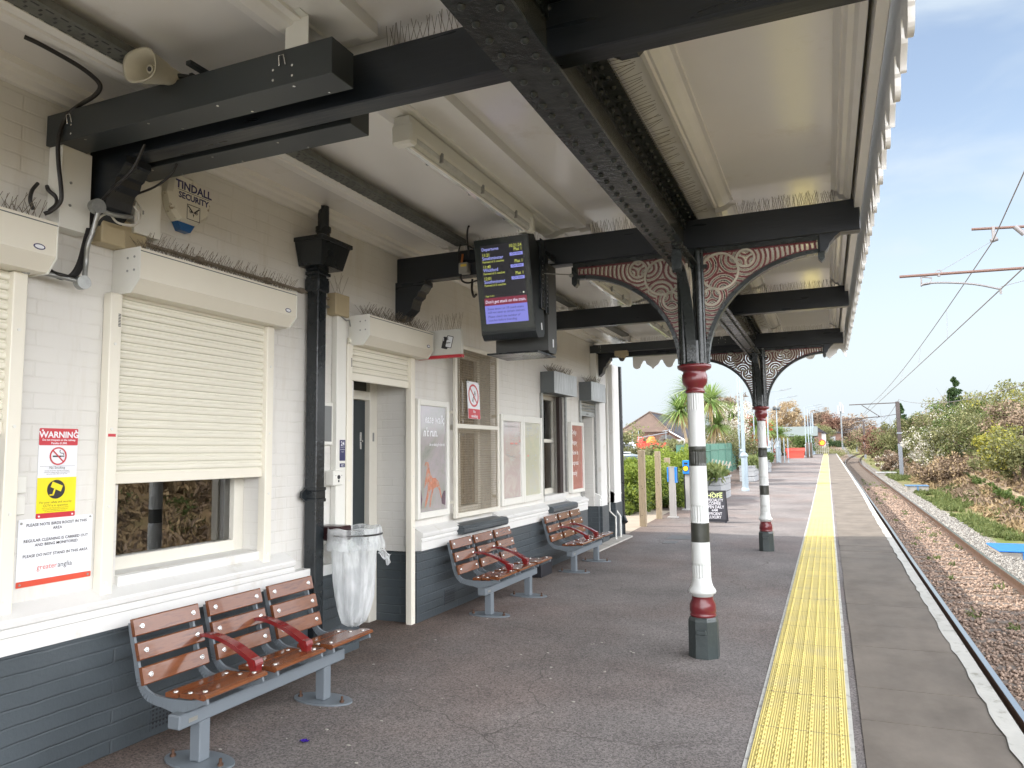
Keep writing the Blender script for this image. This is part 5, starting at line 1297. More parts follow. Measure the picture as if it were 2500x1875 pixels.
# posters
def poster_mat(name, stops, scale, glare=.35):
    m = mat(name, (.5, .5, .5), .12, spec=.6, coat=.6); nt = m.node_tree; L = nt.links.new; b = nt.nodes['Principled BSDF']
    tc = nn(nt, 'ShaderNodeTexCoord'); n = nn(nt, 'ShaderNodeTexNoise'); n.inputs['Scale'].default_value = scale; n.inputs['Detail'].default_value = 9; n.inputs['Roughness'].default_value = .7; n.inputs['Distortion'].default_value = .8
    L(tc.outputs['Object'], n.inputs['Vector']); cr = nn(nt, 'ShaderNodeValToRGB'); L(n.outputs['Fac'], cr.inputs[0]); e = cr.color_ramp.elements
    e[0].position = .3; e[0].color = (*stops[0], 1); e[1].position = .7; e[1].color = (*stops[-1], 1)
    for i, s in enumerate(stops[1:-1]): q = e.new(.3+.4*(i+1)/(len(stops)-1)); q.color = (*s, 1)
    L(cr.outputs[0], b.inputs['Base Color']); return m
def poster_case(label, y0, y1, z0, z1, pm, panes=1, fw=.045, d=.06, dark=(.2, .2, .2)):
    root = thing('poster_case', label, 'poster case', (XW, (y0+y1)/2, z0)); mb = MB(); w = (y1-y0)/panes
    for k in range(panes):
        a, b = y0+k*w+(.004 if k else 0), y0+(k+1)*w-(.004 if k < panes-1 else 0)
        mb.bbox(XW+.002, XW+d, a, a+fw, z0, z1, .004); mb.bbox(XW+.002, XW+d, b-fw, b, z0, z1, .004); mb.bbox(XW+.002, XW+d, a+fw, b-fw, z0, z0+fw*1.3, .004); mb.bbox(XW+.002, XW+d, a+fw, b-fw, z1-fw*1.3, z1, .004)
    mb.build('frame', M['cover'], root)
    for k in range(panes):
        a, b = y0+k*w, y0+(k+1)*w; q = MB(); q.box(XW+.002, XW+d-.018, a+fw, b-fw, z0+fw*1.3, z1-fw*1.3); q.build('poster', pm[k % len(pm)], root)
    return root
pmat1 = poster_mat('winter_poster_print', [(.22, .25, .23), (.33, .34, .32), (.40, .37, .40), (.48, .43, .37)], 2.2)  # print colours lightened to include glare
pc = poster_case('grey green framed poster with white writing and an orange animal shape, right of the doorway', 5.885, 6.50, .905, 2.01, [pmat1], fw=.045)
fp = wallf(XW+.043)
lettering('lettering', [('ease walk,', .115, 6.42, 1.79, 'RIGHT', .2, .82, .002), ("n't run.", .115, 6.28, 1.665, 'RIGHT', .2, .82, .002), ('the ice skating for the rink', .040, 6.42, 1.575, 'RIGHT', .2, .70, .0005)], M['sign_white'], fp, pc, .0006)
mb = MB()
body = [(6.02, 1.18), (6.06, 1.32), (6.07, 1.37), (6.03, 1.395), (6.05, 1.425), (6.10, 1.42), (6.13, 1.33), (6.18, 1.27), (6.24, 1.27), (6.30, 1.23), (6.33, 1.17), (6.36, 1.08), (6.345, 1.07), (6.31, 1.15), (6.27, 1.185), (6.20, 1.17), (6.14, 1.16), (6.10, 1.10), (6.06, 1.02), (6.03, 1.0), (6.045, 1.06), (6.07, 1.12), (6.09, 1.18), (6.08, 1.23)]
mb.prism(body, fp, .0006, .001); mb.prism([(6.17, 1.17), (6.13, 1.08), (6.12, 1.0), (6.135, 1.0), (6.16, 1.08), (6.20, 1.17)], fp, .0006, .001)
mb.build('orange_figure', mat('print_orange', (.52, .22, .15), .2, var=.25, vscale=30, coat=.6, col2=(.40, .34, .30), c2scale=14, c2lo=.5, c2hi=.62), pc)
mb = MB(); mb.prism([(5.935, .99), (5.96, .99), (5.985, 1.08), (5.96, 1.17), (5.935, 1.16)], fp, .0005, .0008); mb.prism([(6.43, 1.0), (6.36, 1.02), (6.35, 1.08), (6.40, 1.14), (6.435, 1.14)], fp, .0005, .0008); mb.build('dark_shapes', mat('print_dark', (.14, .10, .13), .2, var=.3, vscale=15), pc)
pA = poster_mat('pale_map_print', [(.54, .55, .52), (.52, .44, .43), (.60, .60, .56)], 3.4); pB = poster_mat('pale_green_map_print', [(.47, .52, .46), (.58, .58, .46), (.55, .57, .56)], 3.2)  # faded maps, paled further to stand for glare
pc2 = poster_case('double poster case with two pale faded maps, beside the mesh window', 7.77, 9.10, .89, 1.95, [pA, pB], 2, fw=.06)
p_ = MB()
rs = random.Random(2)
for k in range(34): 
    a = 7.90+rs.random()*.46; z = 1.82-rs.random()*.42; p_.box(XW+.0422, XW+.0427, a, a+rs.uniform(.03, .12), z, z+.008)
for k in range(22):
    a = 8.55+rs.random()*.40; z = 1.82-rs.random()*.5; p_.box(XW+.0422, XW+.0427, a, a+rs.uniform(.02, .06), z, z+.012)
p_.build('small_print', mat('faded_print', (.34, .36, .36), .3), pc2)
p_ = MB()
for a, z, w_ in ((8.06, 1.60, .10), (8.20, 1.60, .08), (8.34, 1.63, .06), (8.60, 1.45, .05)): p_.box(XW+.0428, XW+.0432, a, a+w_, z, z+.02)
p_.build('red_print', mat('faded_red', (.60, .22, .20), .3), pc2)
lettering('headings', [('Onward travel and', .045, 7.90, 1.855, 'LEFT', 0, .85), ('station information', .045, 7.90, 1.80, 'LEFT', 0, .85), ('Local area map', .045, 8.54, 1.84, 'LEFT', 0, .85)], mat('faded_heading', (.38, .38, .36), .3), wallf(XW+.0425), pc2, .0006)
pm3 = poster_mat('pink_poster_print', [(.50, .24, .20), (.44, .18, .17), (.58, .44, .38)], 2.6)
pc3 = poster_case('narrow pink red poster with white writing between the far sash window and the last door', 10.30, 10.90, .90, 1.945, [pm3], fw=.04)
lettering('lettering', [('Delay', .10, 10.36, 1.76, 'LEFT', 0, .95), ('Repay', .10, 10.36, 1.61, 'LEFT', 0, .95), ('Now in', .10, 10.36, 1.46, 'LEFT', 0, .95), ('express', .10, 10.36, 1.31, 'LEFT', 0, .95), ('ready', .10, 10.36, 1.16, 'LEFT', 0, .95)], M['sign_white'], wallf(XW+.043), pc3, .0006)

# mesh guard over the tall window with the hanging no smoking board
mg = thing('mesh_guard', 'tall cream framed wire mesh guard over the brown curtained window', 'mesh guard', (XW, 7.12, .85))
y0, y1, z0, z1 = 6.585, 7.66, .855, 2.62
mb = MB(); a = XW+.05; b = XW+.085
mb.bbox(a, b, y0, y0+.045, z0, z1, .004); mb.bbox(a, b, y1-.045, y1, z0, z1, .004); mb.bbox(a, b, y0+.045, y1-.045, z0, z0+.05, .004); mb.bbox(a, b, y0+.045, y1-.045, z1-.045, z1, .004); mb.bbox(a, b, y0+.045, y1-.045, 1.755, 1.80, .004)
for yy in (y0+.01, y1-.03):
    for zz in (1.0, 1.9, 2.5): mb.box(XW, a, yy, yy+.02, zz, zz+.03)
mb.build('frame', M['woodwork'], mg)
wm = MB(); y = y0+.05
while y < y1-.05: wm.cyl((XW+.068, y, z0+.03), (XW+.068, y, z1-.03), .0026, n=4, caps=False); y += .0255
z = z0+.06
while z < z1-.04: wm.cyl((XW+.070, y0+.03, z), (XW+.070, y1-.03, z), .0026, n=4, caps=False); z += .0255
wm.build('mesh', mat('rusty_mesh_wire', (.30, .24, .16), .5, var=.3, vscale=20), mg)
cu = MB(); N = 60; vs = []
for i in range(N+1):
    yy = 6.74+.80*i/N; xx = XW-.185+.012*math.sin(i*1.9)+.006*math.sin(i*.7)
    vs += [(xx, yy, .95), (xx, yy, 2.54)]
cu.add(vs, [(2*i, 2*i+2, 2*i+3, 2*i+1) for i in range(N)], True); 
tag(cu.build('curtain', mat('brown_beige_curtain', (.36, .25, .155), .9, var=.35, vscale=4, stretch=(1, 10, .3))), 'brown beige curtain hanging behind the mesh guarded window', 'curtain')
cu2 = MB(); vs = []
for i in range(31):
    yy = 9.33+.72*i/30; xx = XW-.185+.012*math.sin(i*1.7); vs += [(xx, yy, .98), (xx, yy, 1.66)]
cu2.add(vs, [(2*i, 2*i+2, 2*i+3, 2*i+1) for i in range(30)], True); tag(cu2.build('curtain', mat('brown_stripe_curtain', (.20, .13, .085), .9, var=.2, vscale=8, stretch=(1, 10, .3))), 'brown striped curtain behind the lower half of the far sash window', 'curtain')
ns = thing('no_smoking_sign', 'white and red no smoking board tied to the wire mesh', 'sign', (XW+.09, 7.0, 1.86))
fm = lambda u, v, w: (XW+.088+w, 7.0+(u-7.0)*math.cos(.035)-(v-2.24)*math.sin(.035)*-1*.0-(v-2.05)*.055*-1*-1, v+(u-7.0)*.02)
tl = lambda u, v, w: (XW+.088+w, u-(v-2.05)*.09, v)
mb = MB(); mb.prism(rrect(6.84, 7.13, 1.86, 2.25, .012), tl, 0, .003); mb.build('board', M['sign_white'], ns)
mb = MB(); mb.prism(rrect(6.845, 7.125, 1.862, 1.965, .006), tl, .0032, .004); mb.build('red_panel', M['sign_red'], ns)
lettering('lettering', [('No', .045, 6.985, 1.922, 'CENTER', 0, 1, .001), ('smoking', .045, 6.985, 1.875, 'CENTER', 0, 1, .001)], M['sign_white'], tl, ns, .0046)
mb = MB(); ring(mb, 6.985, 2.105, .100, .120, tl, .0036, .0044, 36); mb.prism([(6.985-.08, 2.105+.07), (6.985-.068, 2.105+.082), (6.985+.08, 2.105-.07), (6.985+.068, 2.105-.082)], tl, .0036, .0044); mb.build('prohibition_ring', M['sign_red'], ns)
mb = MB(); mb.prism([(6.945, 2.045), (6.955, 2.037), (7.03, 2.150), (7.02, 2.158)], tl, .0032, .0035); mb.prism([(6.97, 2.035), (6.976, 2.031), (7.045, 2.136), (7.039, 2.140)], tl, .0032, .0035); mb.build('cigarette', M['ink'], ns)
mb = MB()
for u_ in (6.86, 7.11): mb.cyl(tl(u_, 2.238, .003), tl(u_+.01, 2.27, -.02), .004); mb.cyl(tl(u_-.008, 2.238, .006), tl(u_+.012, 2.238, .006), .003)
mb.build('cable_ties', M['cable'], ns)

# far end: grey downpipe, pale pipes and plate
mb = MB(); mb.cyl((XW+.10, 12.95, -.0), (XW+.10, 12.95, 3.02), .045, n=14); mb.cyl((XW+.10, 12.95, .35), (XW+.16, 12.90, .25), .05, n=12)
tag(mb.build('rainwater_pipe', M['black']), 'round black downpipe on the far corner of the station building', 'downpipe')
mb = MB(); mb.tube([(XW+.07, 12.22, 2.9), (XW+.07, 12.22, .5), (XW+.16, 12.26, .40), (XW+.16, 12.26, 0)], .014, 8); mb.tube([(XW+.09, 12.55, 2.6), (XW+.09, 12.55, .5), (XW+.15, 12.6, .38), (XW+.15, 12.6, 0)], .018, 8); tag(mb.build('pale_pipes', M['cover']), 'two thin pale pipes running down beside the last pilaster', 'pipe')
# dome camera under the far trunking
dc = thing('dome_camera', 'small white dome camera under the far trunking near the building corner', 'camera', (-2.95, 11.45, 3.0))
mb = MB(); mb.bbox(-3.06, -2.85, 11.40, 11.50, 3.02, 3.10, .006); mb.cyl((-2.95, 11.45, 2.98), (-2.95, 11.45, 3.03), .06, n=20); mb.build('housing', M['beige'], dc)
mb = MB(); mb.lathe([(.005, -.05), (.03, -.042), (.045, -.02), (.05, 0)], (-2.95, 11.45, 2.98), 16); mb.build('dome', M['glass_dark'], dc)
# ================================================================== DEPARTURES SCREENS
def screen_frame(y_top, y_bot, z_top, z_bot, xc):
    a = Vector((xc, y_top, z_top)); b = Vector((xc, y_bot, z_bot)); up = (a-b).normalized(); hh = (a-b).length
    nrm = Vector((1,0,0)).cross(up)     # into -y
    return lambda u, v, w: tuple(b + Vector((1,0,0))*u + up*v + nrm*w), hh
fn, hh = screen_frame(5.00, 5.13, 3.128, 2.435, -2.205)
sc1 = thing('departures_screen', 'black departures screen facing the camera, lit train times over a lilac message', 'display screen', (-2.2, 5.15, 2.4), group='pair of black departures screens on the beam')
W2 = .226
mb = MB(); mb.prism([(-.0, .03), (.014, -.0), (.05, -.0)]+[(.05, hh)]+[(-.0, hh)], lambda w, v, u: fn(u, v, -w), -W2, W2); 
side = [(0, -.02), (.03, -.068), (.06, -.075), (.155, -.075), (.185, -.05), (.20, .02), (.20, hh-.09), (.12, hh+.008), (0, hh)]
mb = MB(); mb.prism(side, lambda w, v, u: fn(u, v, -w), -W2, W2); mb.build('housing', mat('black_screen_casing', (.016, .021, .023), .38, var=.05), sc1)
mb = MB(); mb.prism(rrect(-W2+.006, W2-.006, .004, hh-.004, .006), fn, .0005, .004); mb.build('bezel', mat('screen_bezel', (.026, .034, .034), .16, coat=.4), sc1)
dz0, dz1, du = .060, hh-.048, .176
DH = dz1-dz0; fv = lambda t: dz1 - t*DH
mb = MB(); mb.prism([(-du, dz0), (du, dz0), (du, dz1), (-du, dz1)], fn, .0042, .0046); disp = mb.build('display', emat('screen_black', (.008, .008, .012), 1.0), sc1)
def scr_panel(nm, c, e, u0, u1, t0, t1, w=.0047): mb = MB(); mb.prism([(u0, fv(t1)), (u1, fv(t1)), (u1, fv(t0)), (u0, fv(t0))], fn, w, w+.0003); return mb.build(nm, emat(nm+'_glow', c, e), sc1)
scr_panel('red_panel', (.42, .035, .09), .42, -du, du, .672, .768); scr_panel('lilac_panel', (.32, .33, 1.0), .60, -du, du, .768, 1.0)
YL, LI, WH = emat('screen_yellow', (.75, .80, .16), .62), emat('screen_lilac', (.42, .45, 1.0), .75), emat('screen_white', (.85, .8, 1.0), .8)
LILB = emat('screen_badge', (.36, .38, 1.0), .62); mbb = MB()
for t in (.145, .295, .445): mbb.prism([(du-.110, fv(t+.020)), (du-.004, fv(t+.020)), (du-.004, fv(t-.020)), (du-.110, fv(t-.020))], fn, .0047, .005)
mbb.build('status_badges', LILB, sc1)
rows = [(.118, '11:21', 'Southminster'), (.268, '11:40', 'Wickford'), (.418, '12:01', 'Southminster')]
yl = [('10:21:24', .034, du-.008, fv(.058), 'RIGHT', 0, .9, .0003)]; li = [('Departures', .034, -du+.012, fv(.068), 'LEFT', 0, .9, .0003)]; dk = []
for t, a, b in rows:
    yl += [(a, .034, -du+.012, fv(t+.022), 'LEFT', 0, .88, .0003), ('Formed of 5 coaches', .024, -du+.012, fv(t+.104), 'LEFT', 0, .88, .0002), ('Plat 1', .034, du-.006, fv(t-.012), 'RIGHT', 0, .9, .0003)]
    li += [(b, .036, -du+.012, fv(t+.066), 'LEFT', 0, .9, .0003)]; dk += [('On time', .025, du-.057, fv(t+.036), 'CENTER', 0, .9)]
yl += [('Page 2 of 2', .018, -du+.014, fv(.655), 'LEFT', 0, .9, .0002)]
lettering('yellow_text', yl, YL, fn, sc1, .0051); lettering('lilac_text', li, LI, fn, sc1, .0051)
dk += [('Some doors on 10 coach trains', .0255, -du+.020, fv(.825), 'LEFT', .2, .93), ('will not open at certain stations.', .0255, -du+.020, fv(.870), 'LEFT', .2, .93), ('Please check the number of', .0255, -du+.020, fv(.925), 'LEFT', .2, .93), ('coaches before boarding.', .0255, -du+.020, fv(.970), 'LEFT', .2, .93)]
lettering('dark_text', dk, emat('screen_ink', (.01, .01, .05), .3), fn, sc1, .0053)
lettering('headline', [("Don't get stuck on the train.", .034, 0, fv(.738), 'CENTER', .15, .86, .0003)], WH, fn, sc1, .0053)
mb = MB(); mb.prism(circ(du-.022, fv(.635), .0065, 12), fn, .0047, .005); mb.build('page_dot', emat('page_dot', (.8, .85, .7), .8), sc1)
mb = MB(); mb.prism(circ(du-.048, fv(.635), .0055, 12), fn, .0047, .005); mb.build('page_dot', emat('page_dot_dim', (.2, .2, .2), .4), sc1)
mb = MB()
for g0 in (-.18, .03):
    for k in range(9): mb.prism([(g0+k*.018, -.062), (g0+k*.018+.006, -.062), (g0+k*.018+.010, -.035), (g0+k*.018+.004, -.035)], lambda u, v, w: fn(u, v, -(v+.02)*-.62*1.0+w-.0), .000, .002)
mb.build('vents', M['ink'], sc1)
mb = MB(); mb.prism(rrect(.03, .052, -.02, .035, .003), lambda w, v, u: fn(W2+u, v, -w-.09), .0003, .001); mb.build('white_label', M['sign_white'], sc1)
# second screen behind, back to back, and the mount
sc2 = thing('departures_screen', 'second departures screen behind the first, facing away, only its dark side showing', 'display screen', (-2.2, 5.5, 2.4), group='pair of black departures screens on the beam')
mb = MB(); mb.prism([(5.40, 2.30), (5.43, 2.285), (5.57, 2.285), (5.60, 2.33), (5.60, 3.0), (5.40, 3.0)], lambda a, b, w: (w, a, b), -2.205-W2, -2.205+W2); mb.build('housing', mat('charcoal_screen_casing', (.05, .052, .05), .45, var=.05), sc2)
mb = MB(); mb.prism(rrect(5.50, 5.525, 2.335, 2.40, .003), lambda u, v, w: (-2.205+W2+w, u, v), .0003, .0012); mb.build('white_label', M['sign_white'], sc2)
mt = thing('screen_mount', 'black slotted steel mount joining the departures screens to the beam', 'bracket', (-2.1, 5.4, 3.0))
mb = MB(); mb.bbox(-2.16, -1.968, 5.22, 5.26, 2.62, 3.14, .003); mb.bbox(-1.97, -1.96, 5.215, 5.30, 2.60, 3.15, .002); mb.bbox(-1.975, -1.965, 5.33, 5.39, 2.58, 3.05, .002); mb.bbox(-2.4, -1.98, 5.26, 5.60, 3.04, 3.10, .003); mb.bbox(-2.42, -1.99, 5.20, 5.60, 2.262, 2.276, .002); mb.build('plates', M['black'], mt)
mb = MB()
for k in range(10): mb.cyl((-1.961, 5.25, 2.66+k*.035), (-1.9585, 5.25, 2.66+k*.035), .005, n=8); mb.cyl((-1.966, 5.36, 2.64+k*.033), (-1.9635, 5.36, 2.64+k*.033), .006, n=8)
mb.build('holes', M['galv'], mt)
mb = MB(); mb.cyl((-1.96, 5.28, 2.885), (-1.84, 5.60, 2.93), .004, n=6); mb.lathe([(.004, -.015), (.016, -.01), (.018, .0), (.012, .012), (.004, .016)], (-1.845, 5.60, 2.925), 12); mb.build('stay_rod', M['galv'], mt)
# supply box and cables left of the screen
sb = thing('supply_box', 'small grey supply box with a yellow label left of the departures screen', 'electrical box', (-2.52, 5.55, 2.92))
pB_ = at(1131, 655, 5.54)
mb = MB(); mb.bbox(pB_.x-.042, pB_.x+.042, 5.53, 5.60, pB_.z-.045, pB_.z+.050, .006); mb.build('box', mat('grey_plastic_box', (.30, .29, .25), .5), sb)
mb = MB(); mb.box(pB_.x-.02, pB_.x+.035, 5.5285, 5.53, pB_.z+.012, pB_.z+.034); mb.build('yellow_label', mat('label_yellow', (.75, .55, .08), .4), sb)
mb = MB(); mb.cyl((pB_.x-.02, 5.55, pB_.z+.05), (pB_.x-.015, 5.56, pB_.z+.13), .009); mb.build('orange_flex', mat('orange_flex', (.45, .14, .03), .5), sb)
mb = MB()
mb.tube(smooth_path([(pB_.x-.03, 5.55, pB_.z-.03), (pB_.x-.02, 5.55, pB_.z-.10), (pB_.x+.05, 5.53, pB_.z-.135), (pB_.x+.15, 5.50, pB_.z-.13)], 5), .008); mb.tube(smooth_path([(pB_.x-.045, 5.55, pB_.z+.02), (pB_.x-.05, 5.55, pB_.z+.14), (pB_.x-.01, 5.55, pB_.z+.22), (pB_.x+.10, 5.60, pB_.z+.16)], 5), .007)
mb.tube(smooth_path([(pB_.x+.05, 5.55, pB_.z+.10), (pB_.x+.07, 5.48, pB_.z+.24), (pB_.x+.14, 5.35, pB_.z+.27), (pB_.x+.20, 5.25, pB_.z+.26)], 5), .008); mb.tube(smooth_path([(pB_.x+.13, 5.45, pB_.z-.13), (pB_.x+.14, 5.42, pB_.z-.22), (pB_.x+.19, 5.35, pB_.z-.30), (pB_.x+.26, 5.25, pB_.z-.31)], 5), .010)
tag(mb.build('screen_cables', M['cable']), 'black cables looping between the supply box and the departures screen', 'cable')
# ================================================================== BENCHES AND BIN
def make_bench():
    root = thing('bench', 'nearest red brown slatted bench on a grey steel frame, below the big shuttered window', 'bench', (0, 0, 0), group='three seat benches along the station wall')
    L2 = .4875
    mb = MB(); mb.bbox(-.04, .04, -.655, .655, .205, .272, .006); mb.build('beam', M['grey_steel'], root)
    mb = MB(); mb.box(.0402, .0412, -.60, -.545, .225, .245); mb.build('maker_plate', mat('aluminium_plate', (.3, .3, .27), .4, metal=.5), root)
    for s in (-1, 1):
        y = s*L2; mb = MB(); mb.bbox(-.034, .034, y-.034, y+.034, .01, .206, .005); lg = mb.build('leg', M['grey_steel'], root)
        mb = MB(); mb.prism([(.205*math.cos(2*PI*i/28), y+.105*math.sin(2*PI*i/28)) for i in range(28)], lambda u, v, w: (u, v, w), .0, .010); mb.build('base_plate', M['grey_steel'], lg)
        mb = MB()
        for sx in (-.155, .155): mb.cyl((sx, y-.02, .010), (sx, y-.02, .022), .014, n=6, smooth=False); mb.cyl((sx, y-.02, .022), (sx, y-.02, .045), .007, n=8)
        mb.build('anchor_bolts', mat('rusty_bolt', (.10, .055, .035), .6, metal=.4, var=.3, vscale=40), lg)
    seats = (-.41, .08, .57)
    prof = [(.155, .345), (.06, .325), (-.05, .318), (-.15, .320), (-.225, .335), (-.275, .375), (-.298, .43), (-.318, .50), (-.345, .59), (-.362, .665)]
    sp_ = smooth_path([(a, b, 0) for a, b in prof], 4)
    for s in seats:
        for e in (-1, 1):
            y = s+e*.188; mb = MB()
            for p, q in zip(sp_[:-1], sp_[1:]):
                d = (q-p).normalized(); n_ = Vector((-d.y, d.x, 0)); t0 = .010
                # the strip widens under the seat knee
                wp = lambda z: .020+.040*max(0, 1-abs(z.x+.04)/.17)+.02*max(0, 1-abs(z.x+.22)/.10)
                mb.prism([tuple((p-n_*.008)[:2]), tuple((q-n_*.008)[:2]), tuple((q+n_*wp(q))[:2]), tuple((p+n_*wp(p))[:2])], lambda u, v, w: (u, w, v), y-.007, y+.007)
            mb.build('seat_support', M['grey_steel'], root)
        for k, (a, z, c_) in enumerate(((.115, .362, -.04), (.02, .345, -.01), (-.075, .340, .0))):
            mb = MB(); t = .011; w2 = .042
            pr = [(a-w2, z-t), (a+w2-(.006), z-t-(.008 if k == 0 else 0)), (a+w2+(.010 if k == 0 else 0), z-t+.004), (a+w2+(.008 if k == 0 else 0), z+t-.006), (a+w2-.008, z+t), (a-w2+.004, z+t), (a-w2, z+t-.004)]
            y0_ = s-.210+(.02 if k else 0); y1_ = s+.210-(.0 if k else 0)
            mb.prism(pr, lambda u, v, w: (u, w, v), y0_, y1_); sl = mb.build('seat_slat', M['wood'], root)
            b_ = MB()
            for e in (-1, 1): b_.lathe([(.013, 0), (.012, .004), (.006, .006)], (a, s+e*.165, z+t), 12)
            b_.build('bolt', M['chrome'], sl)
        for k in range(3):
            z = .645-.115*k; x = -.352+.036*k; tilt = .26; mb = MB(); t = .011; h = .044
            pts_ = [(-t, -h), (t-.004, -h), (t, -h+.005), (t, h-.006), (t-.005, h), (-t, h)]
            mb.prism([(x+.022+p*math.cos(tilt)-q*math.sin(tilt), z+p*math.sin(tilt)+q*math.cos(tilt)) for p, q in pts_], lambda u, v, w: (u, w, v), s-.210, s+.210)
            sl = mb.build('back_slat', M['wood'], root); b_ = MB()
            nx = Vector((math.cos(tilt), 0, math.sin(tilt)))
            for e in (-1, 1):
                p = Vector((x+.022, s+e*.165, z))+nx*t; b_.cyl(p, p+nx*.005, .014, .012, n=12); b_.cyl(p+nx*.005, p+nx*.007, .010, .004, n=12)
            b_.build('bolt', M['chrome'], sl)
    for s in (-.207, .207):
        cv = smooth_path([(-.305, .525, 0), (-.24, .535, 0), (-.15, .525, 0), (-.05, .495, 0), (.04, .455, 0), (.105, .42, 0)], 4); mb = MB()
        for i, (p, q) in enumerate(zip(cv[:-1], cv[1:])):
            h0, h1 = .014+.012*i/len(cv), .014+.012*(i+1)/len(cv)
            wd = .021+.012*i/len(cv)
            mb.prism([(p.x, p.y-h0), (q.x, q.y-h1), (q.x, q.y+.004), (p.x, p.y+.004)], lambda u, v, w: (u, w, v), s-wd, s+wd)
        mb.prism([(.062, .408), (.105, .398), (.118, .405), (.110, .43), (.075, .438)], lambda u, v, w: (u, w, v), s-.028, s+.028)
        mb.prism([(.05, .415), (.075, .375), (.07, .352), (.11, .352), (.112, .375), (.118, .41), (.09, .43)], lambda u, v, w: (u, w, v), s-.022, s+.022)
        mb.build('armrest', M['arm_red'], root)
    return root
bench = make_bench(); bench.location = (-2.93, 3.37, 0)
dup(bench, (-2.965, 6.86, 0), label='middle bench along the wall, in front of the wire mesh window')
dup(bench, (-3.0, 9.47, 0), label='third bench along the wall, in front of the far sash window')

# clear rubbish sack on a black hoop
bh = thing('bin_hoop', 'black steel hoop holder for a rubbish sack, bracketed off the wall beside the doorway', 'bin holder', (-3.20, 4.55, .95))
cxb, cyb, czb = -3.215, 4.585, .925
mb = MB(); mb.tube([(cxb+.203*math.cos(t), cyb+.185*math.sin(t), czb) for t in [2*PI*i/40 for i in range(41)]], .007, 6, caps=False); mb.build('hoop', M['cable'], bh)
mb = MB(); mb.bbox(XW+.08, cxb-.16, cyb-.03, cyb+.03, czb-.05, czb-.01, .004); mb.build('arm', M['black'], bh)
def bag_mat():
    m = bpy.data.materials.new('clear_polythene'); m.use_nodes = True; nt = m.node_tree; b = nt.nodes['Principled BSDF']; out = nt.nodes['Material Output']; L = nt.links.new
    b.inputs['Base Color'].default_value = (.92, .94, .95, 1); b.inputs['Roughness'].default_value = .24; b.inputs['Specular IOR Level'].default_value = .7
    t = nn(nt, 'ShaderNodeBsdfTransparent'); t.inputs[0].default_value = (.93, .95, .95, 1)
    tl_ = nn(nt, 'ShaderNodeBsdfTranslucent'); tl_.inputs[0].default_value = (.8, .83, .84, 1)
    m1 = nn(nt, 'ShaderNodeMixShader'); m1.inputs[0].default_value = .35; L(b.outputs[0], m1.inputs[1]); L(tl_.outputs[0], m1.inputs[2])
    lw = nn(nt, 'ShaderNodeLayerWeight'); lw.inputs[0].default_value = .45; tc = nn(nt, 'ShaderNodeTexCoord'); n = nn(nt, 'ShaderNodeTexNoise'); n.inputs['Scale'].default_value = 7; n.inputs['Detail'].default_value = 4; n.inputs['Distortion'].default_value = 1.5
    mp = nn(nt, 'ShaderNodeMapping'); mp.inputs['Scale'].default_value = (1, 1, .35); L(tc.outputs['Object'], mp.inputs[0]); L(mp.outputs[0], n.inputs['Vector'])
    r = nn(nt, 'ShaderNodeMapRange'); r.inputs['From Min'].default_value = .40; r.inputs['From Max'].default_value = .62; r.inputs['To Min'].default_value = .16; r.inputs['To Max'].default_value = .42; L(n.outputs['Fac'], r.inputs['Value'])
    sz = nn(nt, 'ShaderNodeSeparateXYZ'); L(tc.outputs['Object'], sz.inputs[0]); rz_ = nn(nt, 'ShaderNodeMapRange'); rz_.inputs['From Min'].default_value = .55; rz_.inputs['From Max'].default_value = .75; rz_.inputs['To Min'].default_value = .22; rz_.inputs['To Max'].default_value = -.06; L(sz.outputs['Z'], rz_.inputs['Value'])
    ad_ = nn(nt, 'ShaderNodeMath', operation='ADD'); L(r.outputs[0], ad_.inputs[0]); L(rz_.outputs[0], ad_.inputs[1]); r = ad_
    a = nn(nt, 'ShaderNodeMath', operation='MULTIPLY_ADD', use_clamp=True); L(lw.outputs['Facing'], a.inputs[0]); a.inputs[1].default_value = .55; L(r.outputs[0], a.inputs[2])
    m2 = nn(nt, 'ShaderNodeMixShader'); L(a.outputs[0], m2.inputs[0]); L(t.outputs[0], m2.inputs[1]); L(m1.outputs[0], m2.inputs[2]); L(m2.outputs[0], out.inputs['Surface'])
    bp = nn(nt, 'ShaderNodeBump'); bp.inputs['Strength'].default_value = .6; bp.inputs['Distance'].default_value = .02; n2 = nn(nt, 'ShaderNodeTexNoise'); n2.inputs['Scale'].default_value = 14; n2.inputs['Detail'].default_value = 3; L(mp.outputs[0], n2.inputs['Vector']); L(n2.outputs['Fac'], bp.inputs['Height']); L(bp.outputs[0], b.inputs['Normal'])
    return m
M['bag'] = bag_mat()
def bag_surface(rows, seed, N=96):
    rs = np.random.default_rng(seed); vs = []
    ph = rs.random(6)*6.28
    for (z, r, amp, dx, dy) in rows:
        for k in range(N):
            t = 2*PI*k/N
            fold = math.sin(9*t+ph[0]+z*3)*.55 + math.sin(17*t+ph[1]-z*7)*.35 + math.sin(5*t+ph[2]+z*6)*.5 + math.sin(31*t+ph[3]+z*4)*.2
            rr = r+amp*fold; vs.append((cxb+dx+rr*math.cos(t), cyb+dy+rr*math.sin(t), z+.006*math.sin(7*t+ph[4])))
    m_ = len(rows); return vs, [(i*N+k, i*N+(k+1) % N, (i+1)*N+(k+1) % N, (i+1)*N+k) for i in range(m_-1) for k in range(N)]
sack = thing('rubbish_sack', 'crumpled clear plastic rubbish sack hanging from the black hoop', 'rubbish sack', (cxb, cyb, .15))
